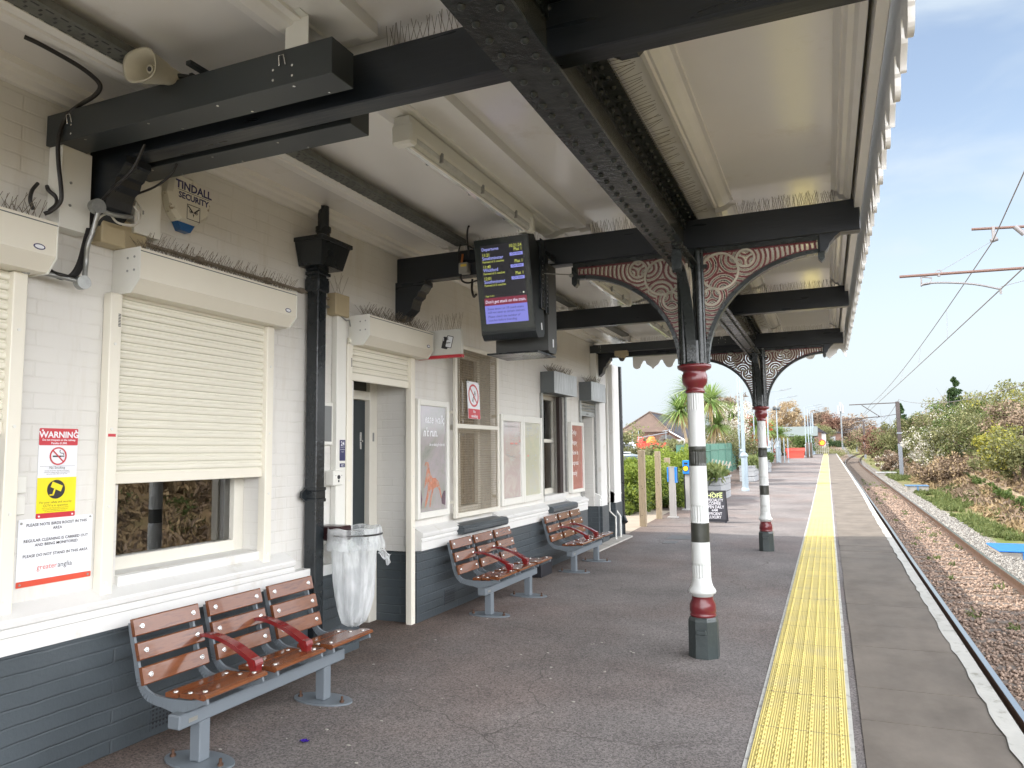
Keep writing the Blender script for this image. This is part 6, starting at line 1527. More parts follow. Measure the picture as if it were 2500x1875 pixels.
rows = [(.968, .187, .002, 0, 0), (.974, .192, .002, 0, 0), (.962, .196, .002, 0, 0), (.93, .198, .003, 0, 0), (.90, .200, .005, .0, 0), (.86, .208, .008, .006, 0), (.82, .205, .010, .008, 0)]
vs, fs_ = bag_surface([(z, r, a, dx, dy) for z, r, a, dx, dy in rows], 3); mb = MB(); mb.add(vs, fs_, True); mb.build('turned_over_lip', M['bag'], sack)
rows = [(.968, .187, .002, 0, 0), (.93, .180, .003, 0, 0), (.86, .172, .006, 0, 0), (.75, .160, .009, 0, 0), (.62, .152, .011, 0, .0), (.48, .146, .012, .0, .0), (.34, .134, .013, 0, 0), (.22, .112, .012, 0, -.01), (.13, .088, .010, .0, -.01), (.09, .04, .006, .0, -.01), (.085, .003, .001, .0, -.01)]
rows = [(.27+(z-.085)*(.968-.27)/(.968-.085), r, a, dx, dy) for z, r, a, dx, dy in rows]
vs, fs_ = bag_surface(rows, 5); mb = MB(); mb.add(vs, fs_, True); mb.build('sack_body', M['bag'], sack)
fl = MB(); rs = random.Random(4); pts = []
for i in range(9):
    for j in range(6):
        a, b = i/8, j/5; pts.append((cxb+.12+.05*a+.01*math.sin(j*2+i), cyb+.12+.10*a*(1-b*.3), .85-.07*b-.10*a+.012*math.sin(i*1.7+j)))
fl.add(pts, [(i*6+j, i*6+j+1, (i+1)*6+j+1, (i+1)*6+j) for i in range(8) for j in range(5)], False); fl.build('loose_flap', M['bag'], sack)

# litter and small marks
mb = MB(); p = Vector((-2.62, 3.25, 0)); q = []
for i in range(5):
    for j in range(4): q.append((p.x+.012*i, p.y+.011*j, .003+.012*abs(math.sin(i*1.9+j*1.3))))
mb.add(q, [(i*4+j, i*4+j+1, (i+1)*4+j+1, (i+1)*4+j) for i in range(4) for j in range(3)]); tag(mb.build('sweet_wrapper', mat('purple_foil', (.05, .02, .30), .25, metal=.5)), 'crumpled purple foil sweet wrapper lying on the asphalt by the nearest bench', 'litter')
gm = mat('dried_gum', (.36, .34, .30), .8)
def gum(x, y, r, lab):
    mb = MB(); rs = random.Random(int(x*1000)); mb.prism([(x+r*rs.uniform(.6, 1.1)*math.cos(2*PI*i/10), y+r*.7*rs.uniform(.6, 1.1)*math.sin(2*PI*i/10)) for i in range(10)], lambda u, v, w: (u, v, w), .001, .004)
    tag(mb.build('dropping', gm), lab, 'stain', 'pale flattened specks on the asphalt')
rs = random.Random(21)
for i in range(46):
    x, y = rs.uniform(-3.3, -1.4), rs.uniform(2.9, 6.5); gum(x, y, rs.uniform(.004, .013), 'small pale dropping or gum speck on the asphalt near the benches')
# manhole covers and black box by the wall
mb = MB(); mb.bbox(-2.62, -2.05, 12.75, 13.35, -.004, .006, .002); mb.bbox(-2.55, -2.33, 12.15, 12.45, -.004, .006, .002); struct(mb.build('access_covers', mat('worn_steel_cover', (.12, .115, .11), .5, metal=.3, var=.2, bump=.5, bscale=60)))
mb = MB(); mb.bbox(-3.42, -3.22, 8.42, 8.78, .0, .20, .012); tag(mb.build('floor_box', M['ink']), 'low black box on the ground between the second and third benches', 'box')
mb = MB(); mb.prism([(-3.42, .0), (-3.22, .0), (-3.23, .018), (-3.42, .045)], lambda u, v, w: (u, w, v), 10.85, 12.95); tag(mb.build('door_ramp', M['concrete']), 'low concrete ramp along the foot of the wall at the far doors', 'ramp')
# ================================================================== VEGETATION HELPERS
def leaf_cloud(name, m, clumps, per, leaf, parent=None, seed=1, aspect=1.0, flat=0.0, droop=0.0, vert=0.0):
    """many small leaf faces spread through a list of clumps (x, y, z, r)"""
    rg = np.random.default_rng(seed); C = np.array(clumps, float); n = len(C)*per
    c = np.repeat(C, per, 0)
    d = rg.normal(size=(n, 3)); d /= np.linalg.norm(d, axis=1)[:, None]
    r = c[:, 3]*(rg.random(n)**.42)
    P = c[:, :3] + d*r[:, None]*np.array([1, 1, .85]); 
    a = rg.normal(size=(n, 3)); a[:, 2] += vert; a /= np.linalg.norm(a, axis=1)[:, None]
    b = np.cross(a, rg.normal(size=(n, 3))); b /= np.linalg.norm(b, axis=1)[:, None]
    s = leaf*(.5+rg.random(n))[:, None]
    A, B = a*s*aspect, b*s
    V = np.stack([P-A*.9, P-B*.45, P+A*.9, P+B*.45], 1).reshape(-1, 3)
    V[:, 2] -= 0
    return np_mesh(name, m, V, np.arange(4*n).reshape(-1, 4), parent)
def crown_clumps(c, rad, n, cr, seed, shell=.5, zmin=None):
    rs = random.Random(seed); out = []
    while len(out) < n:
        d = Vector((rs.gauss(0, 1), rs.gauss(0, 1), rs.gauss(0, 1))).normalized(); t = rs.random()**shell
        p = Vector((c[0]+d.x*rad[0]*t, c[1]+d.y*rad[1]*t, c[2]+d.z*rad[2]*t))
        if zmin is not None and p.z < zmin: continue
        out.append((p.x, p.y, p.z, cr*rs.uniform(.55, 1.25)))
    return out
LM = {
 'green': leaf_mat('leaf_green', (.055, .095, .025), (.13, .18, .05)), 'lime': leaf_mat('leaf_lime', (.12, .18, .025), (.28, .34, .06)),
 'olive': leaf_mat('leaf_olive', (.10, .115, .045), (.24, .24, .11)), 'dark': leaf_mat('leaf_dark', (.018, .045, .014), (.05, .09, .025)),
 'brown': leaf_mat('twig_brown', (.13, .095, .068), (.28, .21, .145), tl=.15), 'rust': leaf_mat('twig_rust', (.13, .070, .048), (.24, .14, .10), tl=.2),
 'straw': leaf_mat('straw', (.22, .155, .085), (.40, .31, .18), tl=.2), 'white': leaf_mat('blossom_white', (.55, .53, .46), (.78, .76, .68)),
 'gorse': leaf_mat('gorse_yellow', (.13, .15, .03), (.34, .31, .05)), 'red': leaf_mat('leaf_red', (.35, .03, .02), (.62, .07, .04)),
 'palm': leaf_mat('cordyline_green', (.12, .22, .05), (.30, .38, .13)), 'palmdry': leaf_mat('cordyline_dry', (.30, .22, .10), (.42, .32, .16)),
 'grass': leaf_mat('grass_green', (.085, .125, .035), (.18, .205, .075)), 'bluegrn': leaf_mat('leaf_blue_green', (.05, .12, .06), (.12, .20, .10))}
M['bark'] = mat('bark', (.10, .075, .055), .85, var=.25, vscale=8, bump=.6, bscale=20)
M['bark_pale'] = mat('pale_palm_bark', (.28, .22, .15), .85, var=.25, vscale=8, bump=.5, bscale=20)
def trunk_mb(base, top, r0, r1, limbs=5, seed=1, spread=.6, curve=.15):
    rs = random.Random(seed); mb = MB(); base, top = Vector(base), Vector(top); h = (top-base).length
    mid = (base+top)/2 + Vector((rs.uniform(-1, 1)*curve, rs.uniform(-1, 1)*curve, 0))
    mb.tube(smooth_path([base, mid, top], 5), [r0+(r1-r0)*i/10 for i in range(11)], 8)
    for k in range(limbs):
        t = rs.uniform(.45, 1); p = base.lerp(top, t); a = rs.random()*6.28; L_ = h*spread*rs.uniform(.4, .9)
        q = p+Vector((math.cos(a)*L_*.6, math.sin(a)*L_*.6, L_*.7)); mb.tube(smooth_path([p, p.lerp(q, .5)+Vector((0, 0, -.05*L_)), q], 4), [r1*(1-.09*i) for i in range(9)], 5)
        for j in range(3):
            a2 = a+rs.uniform(-1, 1); w = p.lerp(q, rs.uniform(.4, .9)); mb.cyl(w, w+Vector((math.cos(a2), math.sin(a2), rs.uniform(.6, 1.4)))*L_*.35, r1*.4, r1*.12, n=4)
    return mb
def bush(name, label, cat, c, rad, lm, n=26, cr=.45, per=90, leaf=.07, seed=1, group=None, trunk=True, twigs=None, extra=None, stem='bark'):
    """c = base on the ground; rad = (rx, ry, height)"""
    c = Vector(c); root = thing(name, label, cat, c, group=group); h = rad[2]
    cl_ = crown_clumps((c.x, c.y, c.z+h*.55), (rad[0]*.8, rad[1]*.8, h*.48), n, cr, seed, zmin=c.z+.05)
    cl_l = [(a-c.x, b-c.y, z-c.z, r) for a, b, z, r in cl_]
    leaf_cloud('foliage', LM[lm], cl_l, per, leaf, root, seed)
    if extra: # (material, share, leaf)
        rs = random.Random(seed+9); sub = [q for q in cl_l if rs.random() < extra[1]]
        if sub: leaf_cloud('blossom' if extra[0] in ('white', 'gorse', 'red') else 'foliage', LM[extra[0]], [(a, b, z+.05, r*1.12) for a, b, z, r in sub], int(per*extra[3]) if len(extra) > 3 else per//2, extra[2], root, seed+5)
    if trunk:
        mb = MB(); rs = random.Random(seed+3)
        for k in range(5):
            a = rs.random()*6.28; q = Vector((math.cos(a)*rad[0]*.5, math.sin(a)*rad[1]*.5, h*.7)); mb.tube(smooth_path([(0, 0, -.1), q*.45+Vector((0, 0, .1*h)), q], 3), [.05*h/2.5*(1-.12*i) for i in range(7)], 5)
        if twigs:
            for k in range(twigs):
                a = rs.random()*6.28; t = rs.uniform(.5, 1); p = Vector((math.cos(a)*rad[0]*.6*t, math.sin(a)*rad[1]*.6*t, h*rs.uniform(.6, .9))); mb.cyl(p, p+Vector((rs.gauss(0, .25), rs.gauss(0, .25), rs.uniform(.3, 1)))*.35*h, .012, .003, n=3, caps=False)
        o = MB(); o.v = [tuple(Vector(p)+c) for p in mb.v]; o.f = mb.f; o.sm = mb.sm; o.build('stems', M[stem], root)
    return root
def tree(name, label, c, h, rx, lm, th=.35, n=40, cr=.8, per=120, leaf=.12, seed=1, group=None, extra=None, ry=None, cat='tree', aspect=1.0):
    c = Vector(c); root = thing(name, label, cat, c, group=group); ry = ry or rx
    cl_ = crown_clumps((0, 0, h*(th+(1-th)*.52)), (rx*.85, ry*.85, h*(1-th)*.5), n, cr, seed)
    leaf_cloud('crown', LM[lm], cl_, per, leaf, root, seed, aspect=aspect)
    if extra: rs = random.Random(seed); leaf_cloud('blossom', LM[extra[0]], [q for q in cl_ if rs.random() < extra[1]] or cl_[:2], per//2, extra[2], root, seed+4)
    mb = trunk_mb(c+Vector((0, 0, -.3)), c+Vector((0, 0, h*(th+.3))), h*.028, h*.012, 7, seed); mb.build('trunk', M['bark'], root); return root
def conifer(label, c, h, r, seed):
    c = Vector(c); root = thing('conifer', label, 'tree', c); rs = random.Random(seed); cl_ = []
    for i in range(70):
        t = rs.random(); z = h*(.1+.9*t); rr = r*(1-t)**.8*rs.random()**.3; a = rs.random()*6.28; cl_.append((rr*math.cos(a), rr*math.sin(a), z, .12*r+.25*r*(1-t)))
    leaf_cloud('crown', LM['dark'], cl_, 90, .10, root, seed); trunk_mb(c, c+Vector((0, 0, h*.9)), .12, .03, 0, seed).build('trunk', M['bark'], root); return root

# ================================================================== YARD LEFT OF THE PLATFORM
M['wpost'] = mat('weathered_timber_post', (.30, .24, .16), .8, var=.25, vscale=6, bump=.4, bscale=25, stretch=(5, 5, .6), col2=(.16, .13, .09), c2scale=6)
M['silver'] = mat('brushed_aluminium', (.42, .41, .40), .42, metal=.35, var=.06)
M['plast_blue'] = mat('reader_blue', (.02, .20, .60), .3)
def post(label, u, v, y, h, w=.065, dark=None):
    p = at(u, v, y); z = zp(y); p.z = z
    root = thing('timber_post', label, 'post', p, group='weathered timber posts by the path')
    mb = MB(); mb.bbox(p.x-w, p.x+w, y-.05, y+.05, z-.05, z+h, .008); mb.build('post', M['wpost'], root)
    b = MB()
    for k, zz in enumerate((.22, .75, .80, h-.12)): b.cyl((p.x-.01+.02*(k % 2), y-.052, z+zz), (p.x-.01+.02*(k % 2), y-.049, z+zz), .008, n=8)
    b.build('bolt_heads', M['ink'], root)
post('nearest weathered timber post, tallest, left of the column', 1571, 1285, 14.77, 1.52, .066); post('middle weathered timber post, behind the nearest one', 1610, 1266, 16.5, 1.49, .060); post('farthest timber post, its top showing over the silver card reader post', 1632, 1240, 19.7, 1.30, .075)
# card readers
p = at(1643, 1264, 16.8); rd = thing('card_reader_post', 'silver card reader post seen from behind, blue casing round its top', 'card reader', (p.x, 16.8, 0), group='ticket card readers on silver posts')
mb = MB(); mb.bbox(p.x-.065, p.x+.075, 16.77, 16.87, zp(16.8)+.03, 1.12, .006); mb.bbox(p.x-.11, p.x+.12, 16.70, 16.92, zp(16.8)-.01, zp(16.8)+.03, .004); mb.build('post', M['silver'], rd)
mb = MB(); mb.bbox(p.x-.095, p.x-.066, 16.76, 16.95, .80, 1.13, .006); mb.bbox(p.x+.076, p.x+.110, 16.76, 16.95, .78, 1.13, .006); mb.bbox(p.x-.095, p.x+.11, 16.872, 16.96, .80, 1.13, .006); mb.build('reader_head', M['plast_blue'], rd)
mb = MB(); mb.bbox(p.x-.066, p.x+.076, 16.765, 16.87, 1.1205, 1.14, .004); mb.build('cap', M['silver'], rd)
p = at(1682, 1246, 19.0); z = zp(19)
rd = thing('card_reader_post', 'card reader post facing the camera, blue head with a round yellow target', 'card reader', (p.x, 19, z), group='ticket card readers on silver posts')
mb = MB(); mb.bbox(p.x-.07, p.x+.09, 18.98, 19.14, z+.02, z+.95, .006); mb.bbox(p.x-.16, p.x+.18, 18.9, 19.2, z-.02, z+.03, .004); mb.build('post', M['silver'], rd)
mb = MB(); mb.bbox(p.x-.105, p.x-.07, 19.0, 19.16, z+.02, z+.92, .006); mb.build('dark_side', M['ink'], rd)
mb = MB(); mb.bbox(p.x-.105, p.x+.10, 18.90, 19.08, z+.90, z+1.24, .012); mb.build('reader_head', M['plast_blue'], rd)
fr_ = frontf(18.90); mb = MB(); mb.prism(circ(p.x-.03, z+1.04, .062, 24), fr_, .0, .004); mb.build('yellow_target', mat('target_yellow', (.85, .55, .03), .35), rd)
mb = MB(); ring(mb, p.x-.03, z+1.04, .063, .076, fr_, 0, .008, 24); mb.prism([(p.x-.07, z+1.14), (p.x+.02, z+1.14), (p.x+.02, z+1.19), (p.x-.07, z+1.19)], fr_, 0, .002); mb.build('reader_screen', M['ink'], rd)
mb = MB(); mb.bbox(p.x+.16, p.x+.25, 19.2, 19.3, z, z+1.0, .01); tag(mb.build('white_post', M['cover']), 'short white post tucked behind the card reader and the column', 'post')

# A-board
p0 = at(1747, 1272, 15.95); bx_, by_ = p0.x, 15.95
ab = thing('pavement_board', 'black chalk A board advertising speciality coffee', 'A-board', (bx_, by_, 0))
def abf(y0, lean): return lambda u, v, w: (bx_+u, y0 + v*lean - w, v)
fA = abf(by_-.10, .16)
mb = MB(); mb.prism([(-.245, .02), (.245, .02), (.225, .66), (-.225, .66)], fA, -.02, 0); mb.prism([(-.245, .02), (.245, .02), (.225, .66), (-.225, .66)], abf(by_+.14, -.16), -.02, 0); 
for s in (-1, 1): mb.prism([(s*.20, -.0), (s*.24, -.0), (s*.24, .06), (s*.20, .06)], fA, -.02, 0)
mb.build('boards', mat('blackboard', (.035, .035, .045), .5, var=.1), ab)
mb = MB(); w_ = .012
for a in ([(-.245, .05), (-.225, .05), (-.205, .66), (-.225, .66)], [(.225, .05), (.245, .05), (.225, .66), (.205, .66)], [(-.225, .64), (.225, .64), (.225, .66), (-.225, .66)], [(-.24, .05), (.24, .05), (.24, .075), (-.24, .075)]): mb.prism(a, fA, .0005, .01)
mb.build('frame', mat('black_timber', (.02, .02, .025), .5), ab)
lettering('chalk_heading', [('HOFE', .125, 0, .515, 'CENTER', 0, 1.0, .003)], mat('chalk_green', (.55, .62, .28), .8), fA, ab, .0015)
mb = MB(); mb.prism([(-.075, .615), (-.035, .632), (-.005, .615), (-.012, .608), (-.035, .620), (-.068, .608)], fA, .0015, .002); mb.prism([(.09, .615), (.16, .615), (.16, .625), (.09, .625)], fA, .0015, .002); mb.build('chalk_accents', mat('chalk_green_b', (.55, .62, .28), .8), ab)
lettering('chalk_text', [('SPECIALITY', .085, 0, .435, 'CENTER', 0, .80, .001), ('COFFEE', .085, 0, .365, 'CENTER', 0, .85, .001), ('OPEN DAILY', .085, 0, .295, 'CENTER', 0, .78, .001), ('6AM', .07, 0, .235, 'CENTER', 0, .9, .001), ('EFFICIENT', .08, 0, .160, 'CENTER', 0, .80, .001), ('LUXURY', .08, 0, .090, 'CENTER', 0, .85, .001)], mat('chalk_white', (.62, .62, .66), .8), fA, ab, .0015)

# planters
M['planter'] = mat('grey_planter_board', (.27, .28, .29), .6, var=.1, vscale=3)
def planter(label, x0, x1, y0, y1, h, lm='grass', gh=.35, seed=1, white=False):
    z = zp((y0+y1)/2); root = thing('planter', label, 'planter', ((x0+x1)/2, (y0+y1)/2, z), group='planters along the platform fence'); mb = MB()
    for a in (0, h*.36, h*.70): mb.bbox(x0, x1, y0, y1, z+a+.004, z+a+h*.33, .006)
    mb.bbox(x0-.03, x1+.03, y0-.03, y1+.03, z+h, z+h+.04, .006); mb.build('box', M['planter'], root)
    rg = random.Random(seed); cl_ = [(rg.uniform(x0+.05, x1-.05)-(x0+x1)/2, rg.uniform(y0+.05, y1-.05)-(y0+y1)/2, h+gh*rg.uniform(.2, .6), gh*.55) for _ in range(26)]
    leaf_cloud('plants', LM[lm], cl_, 110, .085, root, seed, aspect=2.2, vert=1.6); return root
planter('grey planter full of grassy leaves behind the coffee board', -3.80, -2.85, 21.9, 24.2, .62, seed=1)
planter('grey planter behind the nearest lamp post, beside the two far benches', -3.45, -2.85, 32.5, 34.5, .62, gh=.35, seed=2); planter('grey planter farther along, past the second column', -3.5, -2.9, 42, 43.4, .62, gh=.4, seed=3, lm='green')
# hedges and shrubs
def hedge(label, pts, w, h, lm, n, per, leaf, seed, cr=.35, extra=None, ramp=0):
    rs = random.Random(seed); root = thing('hedge', label, 'hedge', (*pts[0][:2], zp(pts[0][1]))); b = root.location; cl_ = []
    for i in range(n):
        t = rs.random()*(len(pts)-1); k = int(t); q = Vector(pts[k]).lerp(Vector(pts[k+1]), t-k); hh = h*(.86+.2*math.sin(q.x*2+q.y*1.3))*(min(1, ramp+t*.85) if ramp else 1)
        cl_.append((q.x+rs.uniform(-w, w)-b.x, q.y+rs.uniform(-w, w)-b.y, rs.random()**.7*hh, cr*rs.uniform(.6, 1.1)))
    leaf_cloud('foliage', LM[lm], cl_, per, leaf, root, seed)
    if extra: leaf_cloud('foliage', LM[extra], [(a, c_, z-.05, r) for a, c_, z, r in cl_ if z < h*.55], per//2, leaf, root, seed+1)
    mb = MB()
    for k in range(10): q = cl_[k*(n//10)]; mb.cyl((q[0]+b.x, q[1]+b.y, b.z-.1), (q[0]+b.x, q[1]+b.y, b.z+h*.6), .02, .01, n=5)
    mb.build('stems', M['bark'], root); return root
hedge('bright lime green hedge behind the timber posts', [(-4.75, 17.3, 0), (-4.35, 18.6, 0), (-3.95, 20.4, 0), (-3.95, 21.6, 0)], .42, 1.42, 'lime', 210, 300, .040, 5, cr=.32, extra='green', ramp=.12)
hedge('olive green hedge rising behind the lime hedge, left of the column', [(-8.2, 27, 0), (-5.9, 29, 0)], .6, 2.1, 'olive', 60, 200, .06, 6, cr=.45, extra='dark')
hedge('low loose greenery at the foot of the green fence', [(-5.35, 24, 0), (-5.4, 34, 0)], .25, 1.6, 'olive', 70, 120, .06, 7, cr=.35, extra='dark')
# green palisade fence with individual pales kept in the panel
M['fence_green'] = mat('green_palisade_paint', (.07, .17, .13), .5, var=.1)
def palisade(label, x0, y0, x1, y1, h, m, gap=.155, bay=2.75):
    L_ = math.hypot(x1-x0, y1-y0); d = Vector(((x1-x0)/L_, (y1-y0)/L_, 0)); n_ = Vector((-d.y, d.x, 0)); root = thing('palisade_fence', label, 'fence', (x0, y0, zp(y0))); pl, ra = MB(), MB(); s = 0
    def bx(mb, s, w, t, za, zb, o=0):
        p = Vector((x0, y0, 0))+d*s; z = zp(p.y); a = d*w/2; b = n_*t/2; q = p+n_*o
        c = [q-a-b, q+a-b, q+a+b, q-a+b]; mb.add([(k.x, k.y, z+za) for k in c]+[(k.x, k.y, z+zb) for k in c], [(0,3,2,1), (4,5,6,7), (0,1,5,4), (1,2,6,5), (2,3,7,6), (3,0,4,7)])
    while s < L_:
        bx(pl, s, .068, .012, .05, h-.05, .03); p = Vector((x0, y0, 0))+d*s+n_*.03; z = zp(p.y); a = d*.034
        pl.add([(p.x-a.x, p.y-a.y, z+h-.05), (p.x+a.x, p.y+a.y, z+h-.05), (p.x, p.y, z+h+.03)], [(0, 1, 2)]); s += gap
    s = 0
    while s < L_:
        k = min(bay, L_-s)
        for zz in (.3, h-.35): bx(ra, s+k/2, k, .04, zz, zz+.05)
        bx(ra, s, .07, .07, -.1, h-.1); s += bay
    pl.build('pales', m, root); ra.build('rails', m, root); return root
palisade('long green steel palisade fence along the back of the platform', -5.0, 27.0, -5.02, 62, 1.65, M['fence_green'])
palisade('grey steel palisade fence beyond the green one, toward the platform end', -5.05, 62.5, -4.9, 96, 1.75, mat('grey_palisade', (.42, .45, .47), .5))
# far benches facing the track
fb = dup(bench, (-4.05, 27.6, zp(27.6)), rz=.0, label='far bench half hidden by the grassy planter', group='far benches against the green fence'); fb2 = dup(bench, (-3.75, 30.4, zp(30.4)), rz=0, label='far bench just left of the nearest lamp post', group='far benches against the green fence')
# red timber seat
rsn = thing('wooden_armchair', 'red brown wooden armchair seat beside the second column', 'seat', (-3.6, 38.2, zp(38.2)))
mb = MB(); z = zp(38.2); M['redwood'] = mat('red_stained_timber', (.32, .085, .045), .5, var=.15)
for dx in (-.25, .25):
    for dy in (-.55, .55): mb.bbox(-3.6+dx-.03, -3.6+dx+.03, 38.2+dy-.03, 38.2+dy+.03, z, z+(.66 if dx > 0 else 1.05), .004)
mb.build('legs', M['redwood'], rsn); mb = MB()
for k in range(4): mb.bbox(-3.84+k*.13, -3.73+k*.13, 37.65, 38.75, z+.42, z+.45, .004)
mb.build('seat', M['redwood'], rsn); mb = MB()
for k in range(4): mb.bbox(-3.89, -3.86, 37.66, 38.74, z+.52+k*.13, z+.62+k*.13, .004)
mb.build('backrest', M['redwood'], rsn); mb = MB(); mb.bbox(-3.88, -3.30, 37.62, 37.70, z+.66, z+.69, .004); mb.bbox(-3.88, -3.30, 38.70, 38.78, z+.66, z+.69, .004); mb.build('armrest', M['redwood'], rsn)

# lamp posts: pale blue grey, bracket reaching over the platform
M['lamp'] = mat('pale_blue_grey_lamp_post', (.25, .31, .35), .4, var=.05)
def lamp_proto(x, y, h, label):
    z = zp(y); root = thing('lamp_post', label, 'lamp post', (x, y, z), group='pale lamp posts along the platform'); mb = MB()
    mb.lathe([(.13, 0), (.13, .10), (.105, .12)], (x, y, z), 16); mb.cyl((x, y, z+.12), (x, y, z+1.15), .105, n=16); mb.lathe([(.105, 1.15), (.135, 1.17), (.135, 1.23), (.10, 1.28), (.055, 1.31)], (x, y, z), 16)
    mb.cyl((x, y, z+1.28), (x, y, z+h), .052, .038, n=12); mb.build('pole', M['lamp'], root)
    mb = MB(); mb.tube([(x, y, z+h-.05), (x+.15, y, z+h+.02), (x+.95, y, z+h+.14)], .022, 6); mb.build('bracket_arm', M['lamp'], root)
    mb = MB(); mb.prism([(.80, .06), (1.30, .13), (1.62, .215), (1.62, .235), (1.22, .20), (.85, .165)], lambda u, v, w: (x+u, y+w, z+h+v), -.09, .09); mb.build('lantern', mat('lantern_grey', (.20, .23, .25), .4), root)
    mb = MB(); mb.box(x+.09, x+.11, y-.03, y+.03, z+.25, z+.95); mb.build('access_door', M['lamp'], root); return root
lp0 = lamp_proto(-2.66, 26.7, 4.95, 'nearest pale lamp post, its top hidden behind the canopy')
lampL = [(-4.1, 40.5, 'pale lamp post just behind the second column, lantern showing right of its bracket'), (-3.62, 52.5, 'third pale lamp post along the platform, right of the second column'), (-3.55, 61.5, 'fourth pale lamp post, carrying the round loudspeakers')]
for x, y, l_ in lampL: dup(lp0, (x, y, zp(y)), label=l_)
for i, (x, y) in enumerate(((-1.9, 78), (-1.75, 83), (-1.6, 88.5), (-1.5, 93), (-1.45, 96.3))): dup(lp0, (x, y, zp(y)), label=('lamp post in the far row, '+('nearest of the five', 'second of the five', 'middle one of the five', 'fourth of the five', 'farthest of the five')[i]))
mb = MB()
for s in (-1, 1): mb.cyl((-3.55+s*.05, 61.5, zp(61.5)+4.2), (-3.55+s*.24, 61.5-.06, zp(61.5)+4.2), .10, .15, n=16)
tag(mb.build('round_speakers', M['trunk']), 'pair of round dark loudspeakers halfway up the fourth lamp post', 'loudspeaker')
mb = MB(); mb.cyl((-4.6, 66, zp(66)), (-4.6, 66, zp(66)+4.6), .05, n=8); mb.tube([(-4.6, 66, zp(66)+4.6), (-4.9, 66, zp(66)+4.75)], .03)
tag(mb.build('brown_pole', mat('brown_pole', (.38, .17, .10), .5)), 'thin red brown lamp pole standing by the red bin', 'pole')
# slim poles by the fence
for x, y, h, l_ in ((-4.75, 45, 2.6, 'slim pale post standing at the fence, nearest of the two'), (-4.3, 50, 3.3, 'slim pale post standing at the fence, taller of the two'), (-4.6, 44, 6.2, 'tall thin pale pole rising behind the second column')):
    mb = MB(); mb.cyl((x, y, zp(y)), (x, y, zp(y)+h), .035, n=8); mb.lathe([(.05, 0), (.045, .03), (.01, .06)], (x, y, zp(y)+h), 8); tag(mb.build('slim_pole', M['lamp']), l_, 'pole')
# red grit bin
z = zp(76); gb = thing('grit_bin', 'red plastic grit bin with a sloping lid at the far end of the platform', 'bin', (-2.9, 76, z)); mb = MB(); mb.prism([(-3.55, z), (-2.10, z), (-2.02, z+.62), (-3.62, z+.62)], lambda u, v, w: (u, w, v), 75.4, 76.4); M['gritred'] = mat('red_plastic', (.72, .055, .03), .4); mb.build('body', M['gritred'], gb)
mb = MB(); mb.prism([(75.33, z+.625), (76.47, z+.625), (76.47, z+.86), (76.1, z+.95), (75.33, z+.72)], lambda u, v, w: (w, u, v), -3.68, -1.97); mb.build('lid', M['gritred'], gb)
for x, y, l_ in ((-1.75, 76.5, 'left one of the two dark timber posts by the far lamp posts'), (-1.45, 76.9, 'right one of the two dark timber posts by the far lamp posts')):
    mb = MB(); mb.bbox(x-.12, x+.12, y-.1, y+.1, zp(y), zp(y)+1.45, .01); tag(mb.build('dark_post', mat('dark_timber', (.10, .08, .06), .8, var=.2)), l_, 'post')

# ---- palms
def cordyline(label, x, y, z, heads, seed, scale=1.0):
    root = thing('cabbage_palm', label, 'palm tree', (x, y, z), group='cabbage palms beyond the fence'); rs = random.Random(seed); tr = MB()
    for (hx, hy, hz, r) in heads:
        tr.tube(smooth_path([(x+hx*.15, y, z-.3), (x+hx*.25, y+hy*.3, z+hz*.45), (x+hx, y+hy, z+hz)], 5), [.075-.003*i for i in range(11)], 8)
        V, Fc = [], []; Vd = []
        for k in range(330):
            dry = k > 280; a = rs.random()*6.28; el = rs.uniform(-.9, -.3) if dry else math.asin(rs.uniform(-.35, .98)); L_ = r*rs.uniform(.75, 1.1)*(.8 if dry else 1); w = .020*r/.8
            d0 = Vector((math.cos(a)*math.cos(el), math.sin(a)*math.cos(el), math.sin(el))); sd_ = d0.cross(Vector((0, 0, 1))).normalized(); p = Vector((hx, hy, hz)); tgt = Vd if dry else V; pts = []
            for j in range(5):
                t = j/4; q = p+d0*L_*t+Vector((0, 0, -.35*L_*t*t*(1.0-.3*d0.z))); ww = w*(1-t**2)*(1 if j else .6)+.001; pts += [q-sd_*ww, q+sd_*ww]
            tgt.append(pts)
        for arr, nm, m_ in ((V, 'leaves', LM['palm']), (Vd, 'dry_leaves', LM['palmdry'])):
            vv = [tuple(q) for pts in arr for q in pts]; ff = [(10*i+2*j, 10*i+2*j+1, 10*i+2*j+3, 10*i+2*j+2) for i in range(len(arr)) for j in range(4)]; np_mesh(nm, m_, vv, ff, root)
    tr.build('trunk', M['bark_pale'], root); return root
pp = at(1686, 1100, 30); cordyline('cabbage palm with two heads left of the nearer column, nearest of the palms', pp.x, 30, 0, [(-.35, 0, 3.1, 1.15), (.05, .3, 3.95, 1.2)], 3)
pp = at(1738, 1100, 41); cordyline('cabbage palm with heads right of the nearer column', pp.x, 41, 0, [(.05, 0, 4.2, 1.55), (.25, .4, 2.9, 1.3), (-.95, -.3, 3.4, 1.2)], 5)
pp = at(1808, 1100, 54); cordyline('low cabbage palm between the nearest lamp post and the red bush', pp.x, 54, .2, [(-.35, 0, 3.7, 1.5), (1.2, .3, 3.0, 1.4)], 7)
pp = at(1880, 1100, 76); cordyline('small cabbage palm just right of the second column', pp.x, 76, .6, [(0, 0, 2.8, 1.5), (1.0, .5, 2.4, 1.2)], 9)
